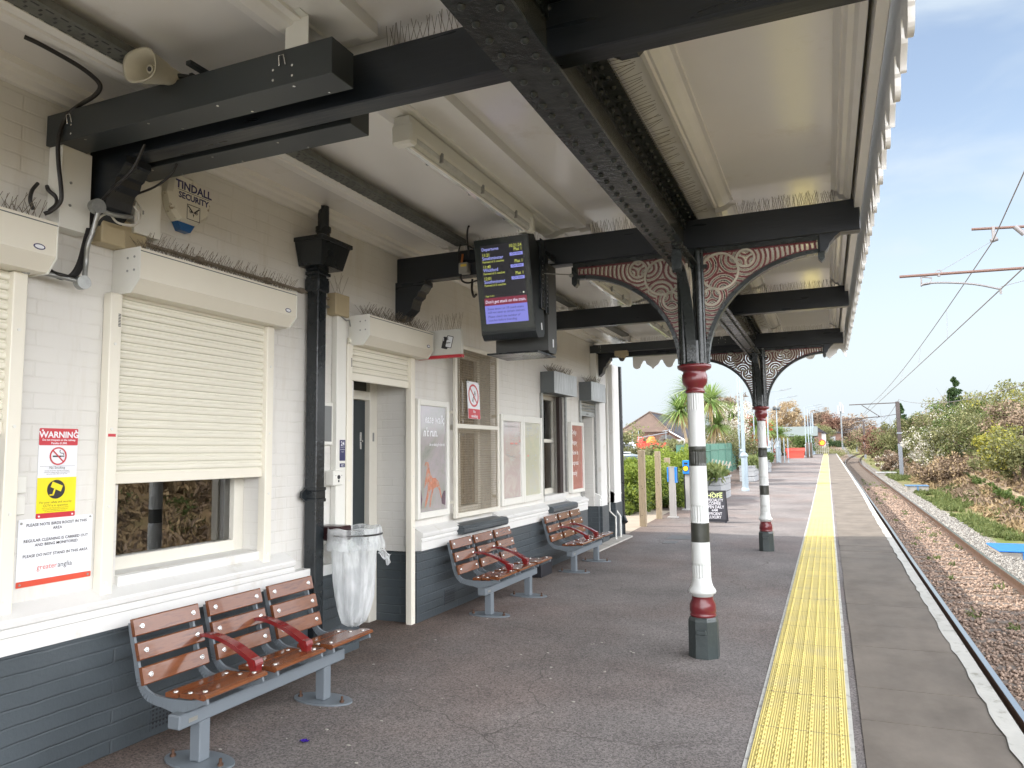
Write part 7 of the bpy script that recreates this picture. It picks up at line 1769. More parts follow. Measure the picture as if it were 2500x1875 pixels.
# ---- shrubs beyond the green fence
def atb(u, y): p = at(u, 1090, y); return (p.x, y, zp(y))
bush('flowering_bush', 'white blossoming bush between the palms', 'bush', atb(1786, 47.5), (2.0, 1.6, 4.1), 'white', 44, .5, 150, .060, 11, extra=('brown', .8, .05), twigs=26)
bush('red_leaved_bush', 'bush with bright red new leaves left of the second column', 'bush', atb(1836, 58), (2.3, 1.6, 3.5), 'olive', 34, .5, 150, .075, 12, extra=('red', .75, .085, 1.4))
bush('red_leaved_bush', 'lower red leaved bush peeping out right of the second column', 'bush', atb(1876, 78), (1.4, 1.2, 3.4), 'olive', 16, .5, 120, .09, 13, extra=('red', .7, .07, 1.3))
bush('green_bush', 'dull green shrub right behind the nearer column', 'bush', atb(1735, 44), (1.8, 1.2, 2.6), 'olive', 34, .55, 160, .065, 14); bush('green_bush', 'dull green shrub spilling over the green fence near the blossom bush', 'bush', atb(1800, 46), (1.8, 1.0, 2.2), 'olive', 30, .55, 150, .07, 15, extra=('brown', .5, .05))
bush('green_bush', 'dull green shrub under the red leaved bush', 'bush', atb(1845, 66), (2.6, 1.4, 2.2), 'green', 24, .6, 150, .08, 16); bush('green_bush', 'fresh green round bush beside the brick hut', 'bush', atb(1962, 90), (1.9, 1.5, 2.6), 'green', 26, .7, 120, .10, 17)
tree('bare_tree', 'pale bare willow tree with a tangled crown behind the lamp posts', atb(1925, 125), 8.2, 3.1, 'straw', .15, 50, .9, 70, .12, 18, aspect=2.8); tree('bare_tree', 'thin bare tree rising behind the blossom bush', atb(1790, 55), 5.6, 1.9, 'brown', .3, 26, .5, 60, .07, 19, aspect=3)
tree('bare_tree', 'grey brown bare tree to the right of the far lamp row', atb(2004, 240), 11, 4.5, 'brown', .2, 50, 1.8, 90, .22, 20, aspect=2.5); tree('copper_tree', 'round copper coloured tree near where the track curves away', atb(2043, 200), 7.8, 4.2, 'rust', .12, 60, 1.3, 140, .18, 21); tree('bare_tree', 'low scrubby tree beyond the platform end', atb(2008, 180), 5, 3.2, 'olive', .1, 40, 1.2, 110, .15, 22)
hedge('dark hedge across the far end beyond the platform', [(-6, 150, 0), (-1, 175, 0), (5.5, 200, 0)], 1.2, 1.9, 'dark', 70, 120, .16, 23, cr=.9); hedge('yellow green hedge at the far left of the yard', [(-17, 32, 0), (-10.5, 40, 0)], .8, 2.4, 'olive', 60, 130, .09, 24, cr=.7)
for u, y, s_, sd__ in ((1530, 52, 2.6, 31), (1880, 95, 3.2, 32), (1910, 88, 2.2, 33)): bush('scrub_bush', {1530: 'straggly pale bush beside the hip roofed house', 1880: 'far scrub behind the fence just right of the second column', 1910: 'low far scrub beside the brick hut'}[u], 'bush', atb(u, y), (s_, s_, s_*1.05), 'olive', 22, s_*.3, 100, .12, sd__, extra=('straw', .5, .12))

# ---- house with hipped gable
M['brick_red'] = brick_mat('red_brown_brick', (.135, .065, .045), .8, .5, .1, col2=(.11, .052, .038), ccol=(.20, .16, .13), sep=True, bw=.45, bh=.15, mortar=.02)
M['tiles'] = mat('red_brown_roof_tiles', (.095, .065, .050), .75, var=.2, vscale=2, bump=.6, bscale=8)
M['tiles_dark'] = mat('dark_slate_tiles', (.030, .027, .033), .7, var=.15, vscale=3, bump=.5, bscale=8)
y = 66; pl, pr_, pa, pe = at(1500, 1090, y), at(1612, 1090, y), at(1571, 1004, y), at(1634, 1060, y)
hz = at(1571, 1004, y).z; ez = at(1600, 1063, y).z; xl, xr_, xm = pl.x-1.2, at(1660, 1090, y).x-1.0, pa.x
hs_ = thing('house', 'red brick house with a half hipped tiled gable and dark slate side roof', 'house', (xm, y, 0)); wdt = 4.6
mb = MB(); mb.box(xm-wdt, xm+wdt, y, y+14, -1, ez-1.1); mb.add([(xm-wdt, y, ez-1.1), (xm+wdt, y, ez-1.1), (xm+1.95, y, ez+.45), (xm-1.95, y, ez+.45)], [(0, 1, 2, 3)]); mb.build('wall', M['brick_red'], hs_)
mb = MB(); mb.add([(xm-2.3, y-.25, ez+.35), (xm+2.3, y-.25, ez+.35), (xm, y+2.4, hz)], [(0, 1, 2)]); mb.add([(xm-2.3, y-.25, ez+.28), (xm+2.3, y-.25, ez+.28), (xm+2.3, y-.25, ez+.35), (xm-2.3, y-.25, ez+.35)], [(0, 1, 2, 3)]); mb.build('hip_roof', M['tiles'], hs_)
mb = MB(); mb.add([(xm+2.3, y-.25, ez+.35), (xm+wdt+.7, y-.25, ez-1.45), (xm+wdt+.7, y+14.3, ez-1.45), (xm, y+12, hz), (xm, y+2.4, hz)], [(0, 1, 2, 3, 4)]); mb.add([(xm-2.3, y-.25, ez+.35), (xm-wdt-.7, y-.25, ez-1.45), (xm-wdt-.7, y+14.3, ez-1.45), (xm, y+12, hz), (xm, y+2.4, hz)], [(4, 3, 2, 1, 0)]); mb.build('roof', M['tiles_dark'], hs_)
mb = MB()
for s in (-1, 1): mb.tube([(xm+s*2.3, y-.27, ez+.35), (xm+s*(wdt+.7), y-.27, ez-1.45)], .06, 4)
mb.build('bargeboard', M['sign_white'], hs_); mb = MB(); mb.tube([(xm-2.3, y-.28, ez+.38), (xm, y+2.4, hz+.04), (xm+2.3, y-.28, ez+.38)], .08, 5); mb.tube([(xm, y+2.4, hz+.04), (xm, y+12, hz+.04)], .1, 5); mb.build('ridge_tiles', M['tiles'], hs_)
# far brick hut and houses
def small_house(label, u, y, w, h, roofh, wm_, rm, d=7, name='house', ang=0):
    p = at(u, 1090, y); z = zp(y)-.3; root = thing(name, label, 'house', (p.x, y, z)); mb = MB(); mb.box(p.x-w, p.x+w, y, y+d, z, z+h); mb.build('wall', wm_, root)
    mb = MB(); mb.prism([(p.x-w-.3, z+h), (p.x+w+.3, z+h), (p.x, z+h+roofh)], lambda a, b, c: (a, c, b), y-.2, y+d+.2); mb.build('roof', rm, root); mb = MB(); mb.box(p.x-w*.5, p.x-w*.1, y-.03, y, z+h*.35, z+h*.8); mb.box(p.x+w*.2, p.x+w*.6, y-.03, y, z+h*.35, z+h*.8); mb.build('window', M['glass_dark'], root); return root
hp = at(1938, 1090, 92); z = zp(92)-.2; ht = thing('brick_hut', 'low red brick building with a pale flat roof beyond the red bin', 'building', (hp.x, 92, z)); mb = MB(); mb.box(hp.x-3.2, hp.x+1.0, 92, 99, z, z+2.35); mb.build('wall', M['brick_red'], ht); mb = MB(); mb.prism([(91.4, z+2.35), (99.5, z+2.35), (99.5, z+3.5), (97, z+3.6)], lambda u, v, w: (w, u, v), hp.x-3.8, hp.x+2.6); mb.build('roof', mat('pale_green_grey_roof', (.13, .155, .15), .7), ht); mb = MB(); mb.box(hp.x-2.8, hp.x-1.0, 91.96, 92, z+.9, z+2.0); mb.build('window', M['sign_white'], ht)
small_house('far gabled house behind the brick hut, nearer of the two slate roofs', 1962, 150, 3.2, 3.4, 2.6, M['brick_red'], M['tiles_dark']); small_house('far gabled house between the lamp posts, pale end wall', 1978, 160, 3.0, 3.2, 2.4, mat('pale_render', (.5, .5, .48), .7), M['tiles_dark']); small_house('small distant house left of the copper tree', 2017, 190, 3.5, 3.4, 1.6, M['brick_red'], M['tiles_dark'])
mb = MB(); q = at(1873, 1090, 118); mb.cyl((q.x, 118, 0), (q.x, 118, 9.5), .5, .45, n=10)

# cars, van, container
def profile_car(label, name, cat, x, y, z, rz, body_pts, glass_pts, length, width, color, rough=.25, wheel_x=(), wr=.32, lights=None):
    """side profile (u along the car, v up) extruded across; crude but shaped: tapered glasshouse, wheels, lights"""
    root = thing(name, label, cat, (x, y, z), rz); cm = mat(label[:12]+'_paint', color, rough, coat=.8, spec=.6)
    def loft(pts, hw0, hw1, vb, vt):
        vs = []; 
        for s in (-1, 1):
            for u, v in pts:
                t = min(1, max(0, (v-vb)/(vt-vb))); vs.append((u, s*(hw0+(hw1-hw0)*t), v))
        n = len(pts); return vs, [(i, (i+1) % n, n+(i+1) % n, n+i) for i in range(n)]+[tuple(range(n))[::-1], tuple(range(n, 2*n))]
    for pts, nm, m_, a in ((body_pts, 'body', cm, (width/2, width/2-.08)), (glass_pts, 'glasshouse', M['glass_dark'], (width/2-.09, width/2-.28))):
        v0 = min(p[1] for p in pts); v1 = max(p[1] for p in pts); mb = MB(); vs, ff = loft(pts, a[0], a[1], v0, v1); me = MB(); me.add(vs, ff); o = me.build(nm, m_); o.parent = root
        if nm == 'glasshouse':
            r_ = MB(); top = [(u, v) for u, v in pts if v > v1-.03]; us = [u for u, v in top]; vs2 = [(min(us)-.02, s*(a[1]+.01), v1+.006) for s in (-1, 1)]+[(max(us)+.02, s*(a[1]+.01), v1+.006) for s in (1, -1)]
            r_.add(vs2+[(q_[0], q_[1], q_[2]+.03) for q_ in vs2], [(0,1,2,3), (4,7,6,5), (0,4,5,1), (1,5,6,2), (2,6,7,3), (3,7,4,0)]); rr = r_.build('roof_panel', cm); rr.parent = root
    for u in wheel_x:
        for s in (-1, 1):
            w = MB(); w.cyl((u, s*(width/2-.18), wr), (u, s*(width/2+.005), wr), wr, n=24); o = w.build('wheel', M['cable']); o.parent = root; w = MB(); w.cyl((u, s*(width/2+.004), wr), (u, s*(width/2+.012), wr), wr*.62, n=16); o2 = w.build('rim', M['galv']); o2.parent = o
    for (u, v, wd, hg, s, mm) in lights or ():
        w = MB(); w.bbox(u-.03, u+.03, s*(width/2-.05)-wd/2, s*(width/2-.05)+wd/2, v-hg/2, v+hg/2, .01); o = w.build('tail_light', mm); o.parent = root
    return root
TL = mat('tail_light_red', (.7, .03, .02), .2, coat=.8)
car_b = [(-2.05, .28), (2.05, .28), (2.12, .55), (2.05, .80), (1.15, .96), (-1.55, 1.0), (-2.05, .95), (-2.12, .6)]; car_g = [(-1.95, .96), (1.2, .95), (.45, 1.42), (.1, 1.46), (-1.1, 1.45), (-1.5, 1.38)]
c1 = at(1508, 1140, 24); profile_car('dark blue hatchback parked behind the lime hedge', 'parked_car', 'car', c1.x-.55, 25.2, -.01, R(-50), car_b, car_g, 4.2, 1.75, (.07, .10, .15), wheel_x=(-1.3, 1.3))
c2 = at(1512, 1160, 19.5); profile_car('white car with a large red tail light, closest to the building corner', 'parked_car', 'car', c2.x-1.15, 20.2, -.01, R(170), car_b, car_g, 4.2, 1.75, (.6, .62, .64), wheel_x=(-1.3, 1.3), lights=[(-2.02, .80, .5, .16, 1, TL), (-2.02, .80, .5, .16, -1, TL)])
van_b = [(-2.6, .3), (2.6, .3), (2.65, .7), (2.4, 1.05), (1.75, 1.2), (1.1, 1.9), (.9, 1.98), (-2.6, 1.98)]; van_g = [(1.76, 1.22), (1.16, 1.86), (.5, 1.86), (.4, 1.25)]
c3 = at(1528, 1110, 38); profile_car('white van parked behind the dark blue car', 'parked_van', 'van', c3.x-.9, 39, -.0, R(-62), van_b, van_g, 5.2, 1.95, (.62, .66, .72), wheel_x=(-1.7, 1.6), wr=.34)
cpx = at(1590, 1100, 45); z = .0; cn = thing('shipping_container', 'red corrugated container with covered goods on its top', 'container', (cpx.x, 45, 0)); mb = MB(); x = cpx.x-1.35
mb.box(x, x+2.6, 45, 49, .0, 2.0); 
k = x
while k < x+2.55: mb.box(k, k+.09, 44.95, 45.0, .1, 1.95); k += .18
mb.build('body', mat('red_container_paint', (.52, .07, .035), .5, var=.1), cn)
for i, (dx, c_, l_) in enumerate(((.45, (.55, .06, .05), 'red sheeted bundle on the red container, left of the orange one'), (1.15, (.60, .18, .03), 'orange sheeted bundle on the red container'), (2.1, (.05, .05, .045), 'dark tarpaulin heap on the right end of the red container'))):
    mb = MB(); rs = random.Random(i); w = .34 if i < 2 else .55; vs = []
    for j in range(5):
        for q_ in range(12): t = 2*PI*q_/12; r_ = w*(1-(j/4)**2*.6)*rs.uniform(.85, 1.1); vs.append((x+dx+r_*math.cos(t), 46+r_*math.sin(t), 2.0+.10*j*(1 if i < 2 else 1.2)))
    mb.add(vs, [(j*12+q_, j*12+(q_+1) % 12, (j+1)*12+(q_+1) % 12, (j+1)*12+q_) for j in range(4) for q_ in range(12)]+[tuple(range(48, 60))]); tag(mb.build('covered_bundle', mat('bundle_%d' % i, c_, .6, var=.3, vscale=6)), l_, 'bundle')
mb = MB()
for dx in (.1, .5, 2.2): mb.cyl((x+dx, 45.4, 2.0), (x+dx, 45.4, 2.75), .02, n=5)
mb.cyl((x+.1, 45.4, 2.25), (x+2.3, 45.4, 2.62), .02, n=5); mb.cyl((x+2.0, 45.4, 2.70), (x+2.5, 45.4, 2.78), .02, n=5); tag(mb.build('rack_rail', M['lamp']), 'thin pale rail frame above the red container', 'frame')
mb = MB(); px_ = at(1655, 1100, 50); mb.box(px_.x-.1, px_.x+2.0, 50, 56, 0, 2.25)
for k in range(6): mb.box(px_.x-.1+k*.3, px_.x-.02+k*.3, 49.95, 50, .1, 2.1)
tag(mb.build('white_cabin', mat('white_cabin_paint', (.36, .37, .36), .5)), 'white portable cabin behind the palms', 'cabin')
px_ = at(1596, 1110, 30); bs_ = thing('blue_sign', 'blue curved sign board between two of the timber posts', 'sign', (px_.x, 30, 1.2)); mb = MB(); mb.prism([(-.62, -.20), (-.70, .12), (-.45, .16), (.3, .20), (.66, .10), (.2, .0), (-.35, -.12), (-.55, -.28)], lambda u, v, w: (px_.x+u, 30+w, 1.25+v), 0, .05); mb.build('board', mat('sign_blue', (.04, .06, .42), .4), bs_)
mb = MB(); mb.tube(smooth_path([(px_.x-.45, 29.99, 1.18), (px_.x-.1, 29.99, 1.28), (px_.x+.35, 29.99, 1.36)], 4), .018, 5); mb.build('white_swoosh', M['sign_white'], bs_); mb = MB(); mb.cyl((px_.x-.2, 30.03, 0), (px_.x-.2, 30.03, 1.2), .03); mb.build('post', M['lamp'], bs_)
# upturned slatted seat / pallet by the fence
px_ = at(1757, 1140, 29.5); mb = MB()
for k in range(6): mb.add([(px_.x-.34+k*.13, 29.4, .80), (px_.x-.29+k*.13, 29.4, .80), (px_.x-.22+k*.13, 29.5, 1.15-.02*k), (px_.x-.27+k*.13, 29.5, 1.15-.02*k), (px_.x-.34+k*.13, 29.43, .80), (px_.x-.29+k*.13, 29.43, .80), (px_.x-.22+k*.13, 29.53, 1.15-.02*k), (px_.x-.27+k*.13, 29.53, 1.15-.02*k)], [(0,1,2,3), (4,7,6,5), (0,3,7,4), (1,5,6,2), (3,2,6,7), (0,4,5,1)])
mb.box(px_.x-.4, px_.x+.45, 29.46, 29.5, .9, .95); mb.cyl((px_.x-.2, 29.48, 0), (px_.x-.2, 29.48, .9), .03); tag(mb.build('slatted_rack', mat('bleached_slats', (.24, .22, .18), .7)), 'bleached slatted timber rack leaning right of the nearer column', 'rack')
# white picket panels behind the second column and round warning sign at the platform end
mb = MB(); q = at(1905, 1080, 60)
for k in range(6): mb.box(q.x-.9+k*.28, q.x-.83+k*.28, 60, 60.03, .4, 2.35)
tag(mb.build('white_railings', M['lamp']), 'tall white railings behind the fence right of the second column', 'railings')
z = zp(95); er = thing('end_gate', 'pale gate panel with a round yellow and red sign at the platform end', 'gate', (-1.4, 96.5, z)); mb = MB()
for k in range(8): mb.box(-1.5+k*.22, -1.42+k*.22, 96.5, 96.53, z, z+1.5)
mb.box(-1.5, .2, 96.53, 96.56, z+.3, z+.36); mb.box(-1.5, .2, 96.53, 96.56, z+1.2, z+1.26); mb.build('pales', mat('pale_grey_pales', (.4, .38, .34), .6), er); mb = MB(); mb.prism(circ(-.55, z+1.35, .40, 20), frontf(96.5), .0, .02); mb.build('red_disc', M['sign_red'], er); mb = MB(); mb.prism(circ(-.55, z+1.35, .28, 20), frontf(96.48), .002, .01); mb.build('yellow_disc', M['sign_yellow'], er)
# ================================================================== RIGHT OF THE TRACK: MASTS, WIRES, BANK
M['mast'] = mat('dark_brown_mast_steel', (.055, .042, .038), .6, var=.2); M['mast_grey'] = mat('grey_mast_foot', (.20, .22, .25), .5)
M['ole'] = mat('red_brown_tube', (.13, .070, .052), .5, var=.15); M['olew'] = mat('grey_wire', (.20, .19, .19), .5, metal=.3)
def mast(label, x, y, h, reach, zb, first=None):
    root = thing('overhead_line_mast', label, 'mast', (x, y, zb), group='overhead line masts beside the track'); mb = MB(); w, t = .13, .02; z0 = zb
    mb.box(x-w, x+w, y-.13, y-.13+t, z0+2.6, z0+h); mb.box(x-w, x+w, y+.13-t, y+.13, z0+2.6, z0+h); mb.box(x-.012, x+.012, y-.11, y+.11, z0+2.6, z0+h); mb.build('mast', M['mast'], root)
    mb = MB(); mb.box(x-w, x+w, y-.13, y-.13+t, z0, z0+2.6); mb.box(x-w, x+w, y+.13-t, y+.13, z0, z0+2.6); mb.box(x-.012, x+.012, y-.11, y+.11, z0, z0+2.6); mb.box(x-.16, x+.16, y-.16, y+.16, z0+3.35, z0+3.45); mb.build('painted_foot', M['mast_grey'], root)
    mb = MB(); zt = z0+h-.08; mb.cyl((x, y, zt), (x-reach-.6, y, zt-.05), .035, n=8); mb.cyl((x-reach*.9, y, zt-.1), (x-reach*.46, y, zt-1.0), .03, n=6); mb.cyl((x-.05, y, zt-.85), (x-reach*.5, y, zt-1.05), .02, n=6); mb.cyl((x-reach*.45, y, zt-1.0), (x-reach-1.1, y, zt-1.2), .035, n=8); mb.build('cantilever', M['ole'] if first is None else M['mast'], root)
    mb = MB()
    for a in (.35, .52): mb.lathe([(.03, -.12), (.07, -.08), (.03, -.04), (.07, 0), (.03, .04), (.07, .08), (.03, .12)], (x-reach*a, y, zt-1.0+.0), 10)
    mb.cyl((x-reach*.55, y, zt-1.15), (x-reach-.3, y, zt-1.38), .018, n=6); mb.build('insulators', M['mast_grey'], root); return root
mx = 5.75
ms = [(at(2198, 1100, 62).x, 62, 'nearest visible overhead line mast, dark steel with a grey foot, by the bushes'), (at(2112, 1100, 117).x, 117, 'second overhead line mast farther along the line'), (at(2092, 1100, 172).x, 172, 'third overhead line mast on the curve'), (at(2082, 1090, 215).x, 215, 'fourth overhead line mast, far along the curve')]
for x, y, l_ in ms: mast(l_, x, y, 5.75, max(2.2, x-off(y)-2.3), gz(x, y)-.2 if False else zg(y)-1.3, first=1)
# mast out of frame to the right carries the near cantilevers that reach into the picture
near = thing('overhead_line_mast', 'overhead line mast right of the view, its two red brown tubes over the track', 'mast', (6.3, 17.5, -1.2), group='overhead line masts beside the track')
mb = MB(); x, y = 6.3, 17.5; mb.box(x-.13, x+.13, y-.13, y-.11, -1.2, 6.4); mb.box(x-.13, x+.13, y+.11, y+.13, -1.2, 6.4); mb.box(x-.012, x+.012, y-.11, y+.11, -1.2, 6.4); mb.build('mast', M['mast'], near)
tA, tB = at(2372, 560, 17.5), at(2560, 550, 17.5); bA, bB = at(2196, 676, 17.5), at(2560, 650, 17.5)
def reach(a, b, x): t = (x-a.x)/(b.x-a.x); return a+(b-a)*t
mb = MB(); mb.cyl(tA, reach(tA, tB, 6.25), .028, n=10); mb.cyl(bA, reach(bA, bB, 6.25), .030, n=10); mb.build('registration_tube', M['ole'], near)
q1, q2, q3, q4 = at(2248, 697, 17.45), at(2272, 690, 17.45), at(2350, 692, 17.4), at(2443, 706, 17.3)
mb = MB(); mb.tube(smooth_path([q1, at(2262, 692, 17.44), at(2310, 690, 17.4), at(2380, 694, 17.35), q4], 4), .020, 8); mb.cyl(q4+Vector((0, 0, .03)), q4+Vector((0, 0, -.10)), .022)
k = at(2252, 676, 17.5); mb.tube([k+Vector((-.02, 0, 0)), k+Vector((-.03, 0, -.2)), q1, k+Vector((.14, 0, -.16)), k+Vector((.17, 0, -.04)), k], .016, 6); mb.build('steady_arm', M['olew'], near)
mb = MB(); k2 = at(2292, 668, 17.5); ring(mb, k2.x, k2.z+.02, .045, .065, lambda u, v, w: (u, 17.5+w, v), -.015, .015, 16); mb.cyl(k2+Vector((0, 0, -.06)), k2+Vector((0, 0, .0)), .03); i1 = at(2425, 560, 17.5); mb.cyl(i1+Vector((-.0, 0, .06)), i1+Vector((0, 0, -.24)), .035); mb.cyl(i1+Vector((-.06, 0, -.24)), i1+Vector((.06, 0, -.20)), .045); i2 = at(2485, 556, 17.5); mb.cyl(i2+Vector((-.05, 0, .03)), i2+Vector((.1, 0, -.15)), .05); mb.build('clamps', M['olew'], near)
mb = MB(); mb.cyl(at(2423, 588, 17.5), at(2300, 660, 17.5), .006, n=4); mb.cyl(at(2443, 700, 17.3), at(2520, 680, 17.3), .007, n=4); tag(mb.build('stay_wire', M['olew']), 'thin stay wire between the two red brown tubes', 'wire', 'overhead wires above the track')
# wires: contact and catenary, then droppers
cA = at(2423, 590, 17.5); wA = at(2443, 706, 17.3)
def wire(label, pts, r, group='overhead wires above the track', name='overhead_wire'):
    mb = MB(); mb.tube(pts, r, 5); return tag(mb.build(name, M['olew']), label, 'wire', group)
x62, x112 = 2.25, 2.3+off(112)
T62 = Vector((at(2127, 985, 62).x, 62, at(2127, 985, 62).z)); C62 = Vector((at(2112, 1010, 62).x, 62, at(2105, 1012, 62).z))
def sag(a, b, s, n=14): return [a.lerp(b, i/n)+Vector((0, 0, -4*s*(i/n)*(1-i/n))) for i in range(n+1)]
tR = at(2500, 507, 15.3); dcat = (cA-tR)
cat1 = sag(cA, T62, .35); con1 = sag(wA, C62, .02)
wire('upper carrying wire of the overhead line, from the top tube to the far masts', [cA+(cA-cat1[1])*2.2+Vector((0, 0, .9))] + cat1, .012); wire('lower contact wire of the overhead line over the track', [wA+(wA-con1[1])*2.5] + con1, .013)
far_t, far_c = Vector((x112+.4, 112, T62.z+.6)), Vector((x112, 112, C62.z+.6)); wire('upper wire beyond the nearest visible mast', sag(T62, far_t, .3), .014); wire('contact wire beyond the nearest visible mast', sag(C62, far_c, .02), .014); wire('farthest overhead wire following the curve', [far_c, Vector((2.3+off(148), 148, far_c.z+.4)), Vector((2.3+off(190), 190, far_c.z+.9))], .02)
mb = MB()
for i in range(1, 13, 1):
    a = cat1[i]; b = min(con1, key=lambda p: abs(p.y-a.y)); t = (a.y-con1[0].y)/(con1[-1].y-con1[0].y); b = con1[0].lerp(con1[-1], max(0, t))
    if i in (2, 4, 6, 8, 10): mb.cyl(a, b, .006, n=4)
tag(mb.build('droppers', M['olew']), 'thin vertical dropper wires linking the two overhead wires', 'wire')
zc = ms[0]; e1 = Vector((zc[0]+.1, 62, zg(62)-1.3+5.9)); e0 = at(2600, 905, 24); wire('slack earth wire sweeping down from the right to the nearest visible mast', sag(e0, e1, .55, 18), .014, name='earth_wire'); wire('slack earth wire from the nearest visible mast onward', sag(e1, Vector((ms[1][0]+.1, 112, zg(112)-1.3+5.7)), 1.3, 16), .016, name='earth_wire')
# phone mast
q = at(2057, 1090, 170); z0 = zg(170); pm = thing('phone_mast', 'distant pale lattice telephone mast with aerials at its head', 'mast', (q.x, 170, z0-1)); mb = MB(); zt = at(2057, 1015, 170).z
mb.cyl((q.x, 170, z0-1), (q.x, 170, zt+1), .17, .12, n=8); mb.build('pole', mat('mast_pale_grey', (.16, .18, .19), .5), pm); mb = MB()
for dx, dz in ((-.4, .3), (.4, .5), (0, .9)): mb.box(q.x+dx-.22, q.x+dx+.22, 169.6, 170.2, zt+dz, zt+dz+1.9)
mb.build('aerials', mat('aerial_white', (.28, .30, .31), .5), pm)

# trackside boxes
def lidbox(label, u, v, y, w, d, h, lid=(.02, .16, .50), name='track_box'):
    p = at(u, v, y); z = gz(p.x, y)-.0; root = thing(name, label, 'cable pit', (p.x, y, z), group='blue lidded cable pits beside the track'); mb = MB(); mb.bbox(p.x-w/2, p.x+w/2, y-d/2, y+d/2, z-.1, z+h, .01); mb.build('pit', M['concrete'], root); mb = MB(); mb.bbox(p.x-w/2-.03, p.x+w/2+.03, y-d/2-.03, y+d/2+.03, z+h+.001, z+h+.04, .01)
    if lid != (.4, .42, .42): mb.box(p.x-.04, p.x+.04, y-d/2-.04, y-d/2-.03, z+.0, z+h)
    mb.build('lid', mat('lid_'+label[:6], lid, .45), root)
lidbox('large blue lidded cable pit on the grass at the right edge', 2478, 1278, 21.5, .95, 1.5, .16); lidbox('second blue lidded cable pit, small, farther along the ballast', 2238, 1190, 44, 1.0, 1.0, .40, (.08, .17, .30)); lidbox('grey lidded cable pit near the foot of the nearest visible mast', 2163, 1152, 66, 1.4, 1.4, .25, (.4, .42, .42))
mb = MB(); pts = [at(2330, 1163, 52), at(2400, 1178, 42), at(2500, 1190, 31), at(2600, 1210, 25)]
pts = [Vector((p.x, p.y, gz(p.x, p.y)+.45)) for p in pts]; 
for a, b in zip(pts[:-1], pts[1:]):
    d = (b-a).normalized(); n_ = Vector((-d.y, d.x, 0))*.09; mb.add([a-n_, a+n_, b+n_, b-n_, a-n_-Vector((0, 0, .5)), a+n_-Vector((0, 0, .5)), b+n_-Vector((0, 0, .5)), b-n_-Vector((0, 0, .5))], [(0,1,2,3), (0,3,7,4), (1,5,6,2), (0,4,5,1), (3,2,6,7)])
tag(mb.build('retaining_wall', mat('old_concrete_wall', (.26, .20, .13), .85, var=.2, bump=.4, bscale=14)), 'low old concrete retaining edge half hidden by ivy at the foot of the bank', 'wall')
rg = random.Random(8); cl_ = []
for i in range(150):
    t = rg.random()*2.9; k = int(t); q = pts[k].lerp(pts[k+1], t-k) if k < 3 else pts[-1]; cl_.append((q.x-.25*rg.random(), q.y+rg.uniform(-.4, .4), q.z-.30*rg.random(), .13))
tag(leaf_cloud('ivy', LM['green'], cl_, 60, .05, None, 9), 'ivy hanging over the low retaining edge', 'ivy', kind='stuff')

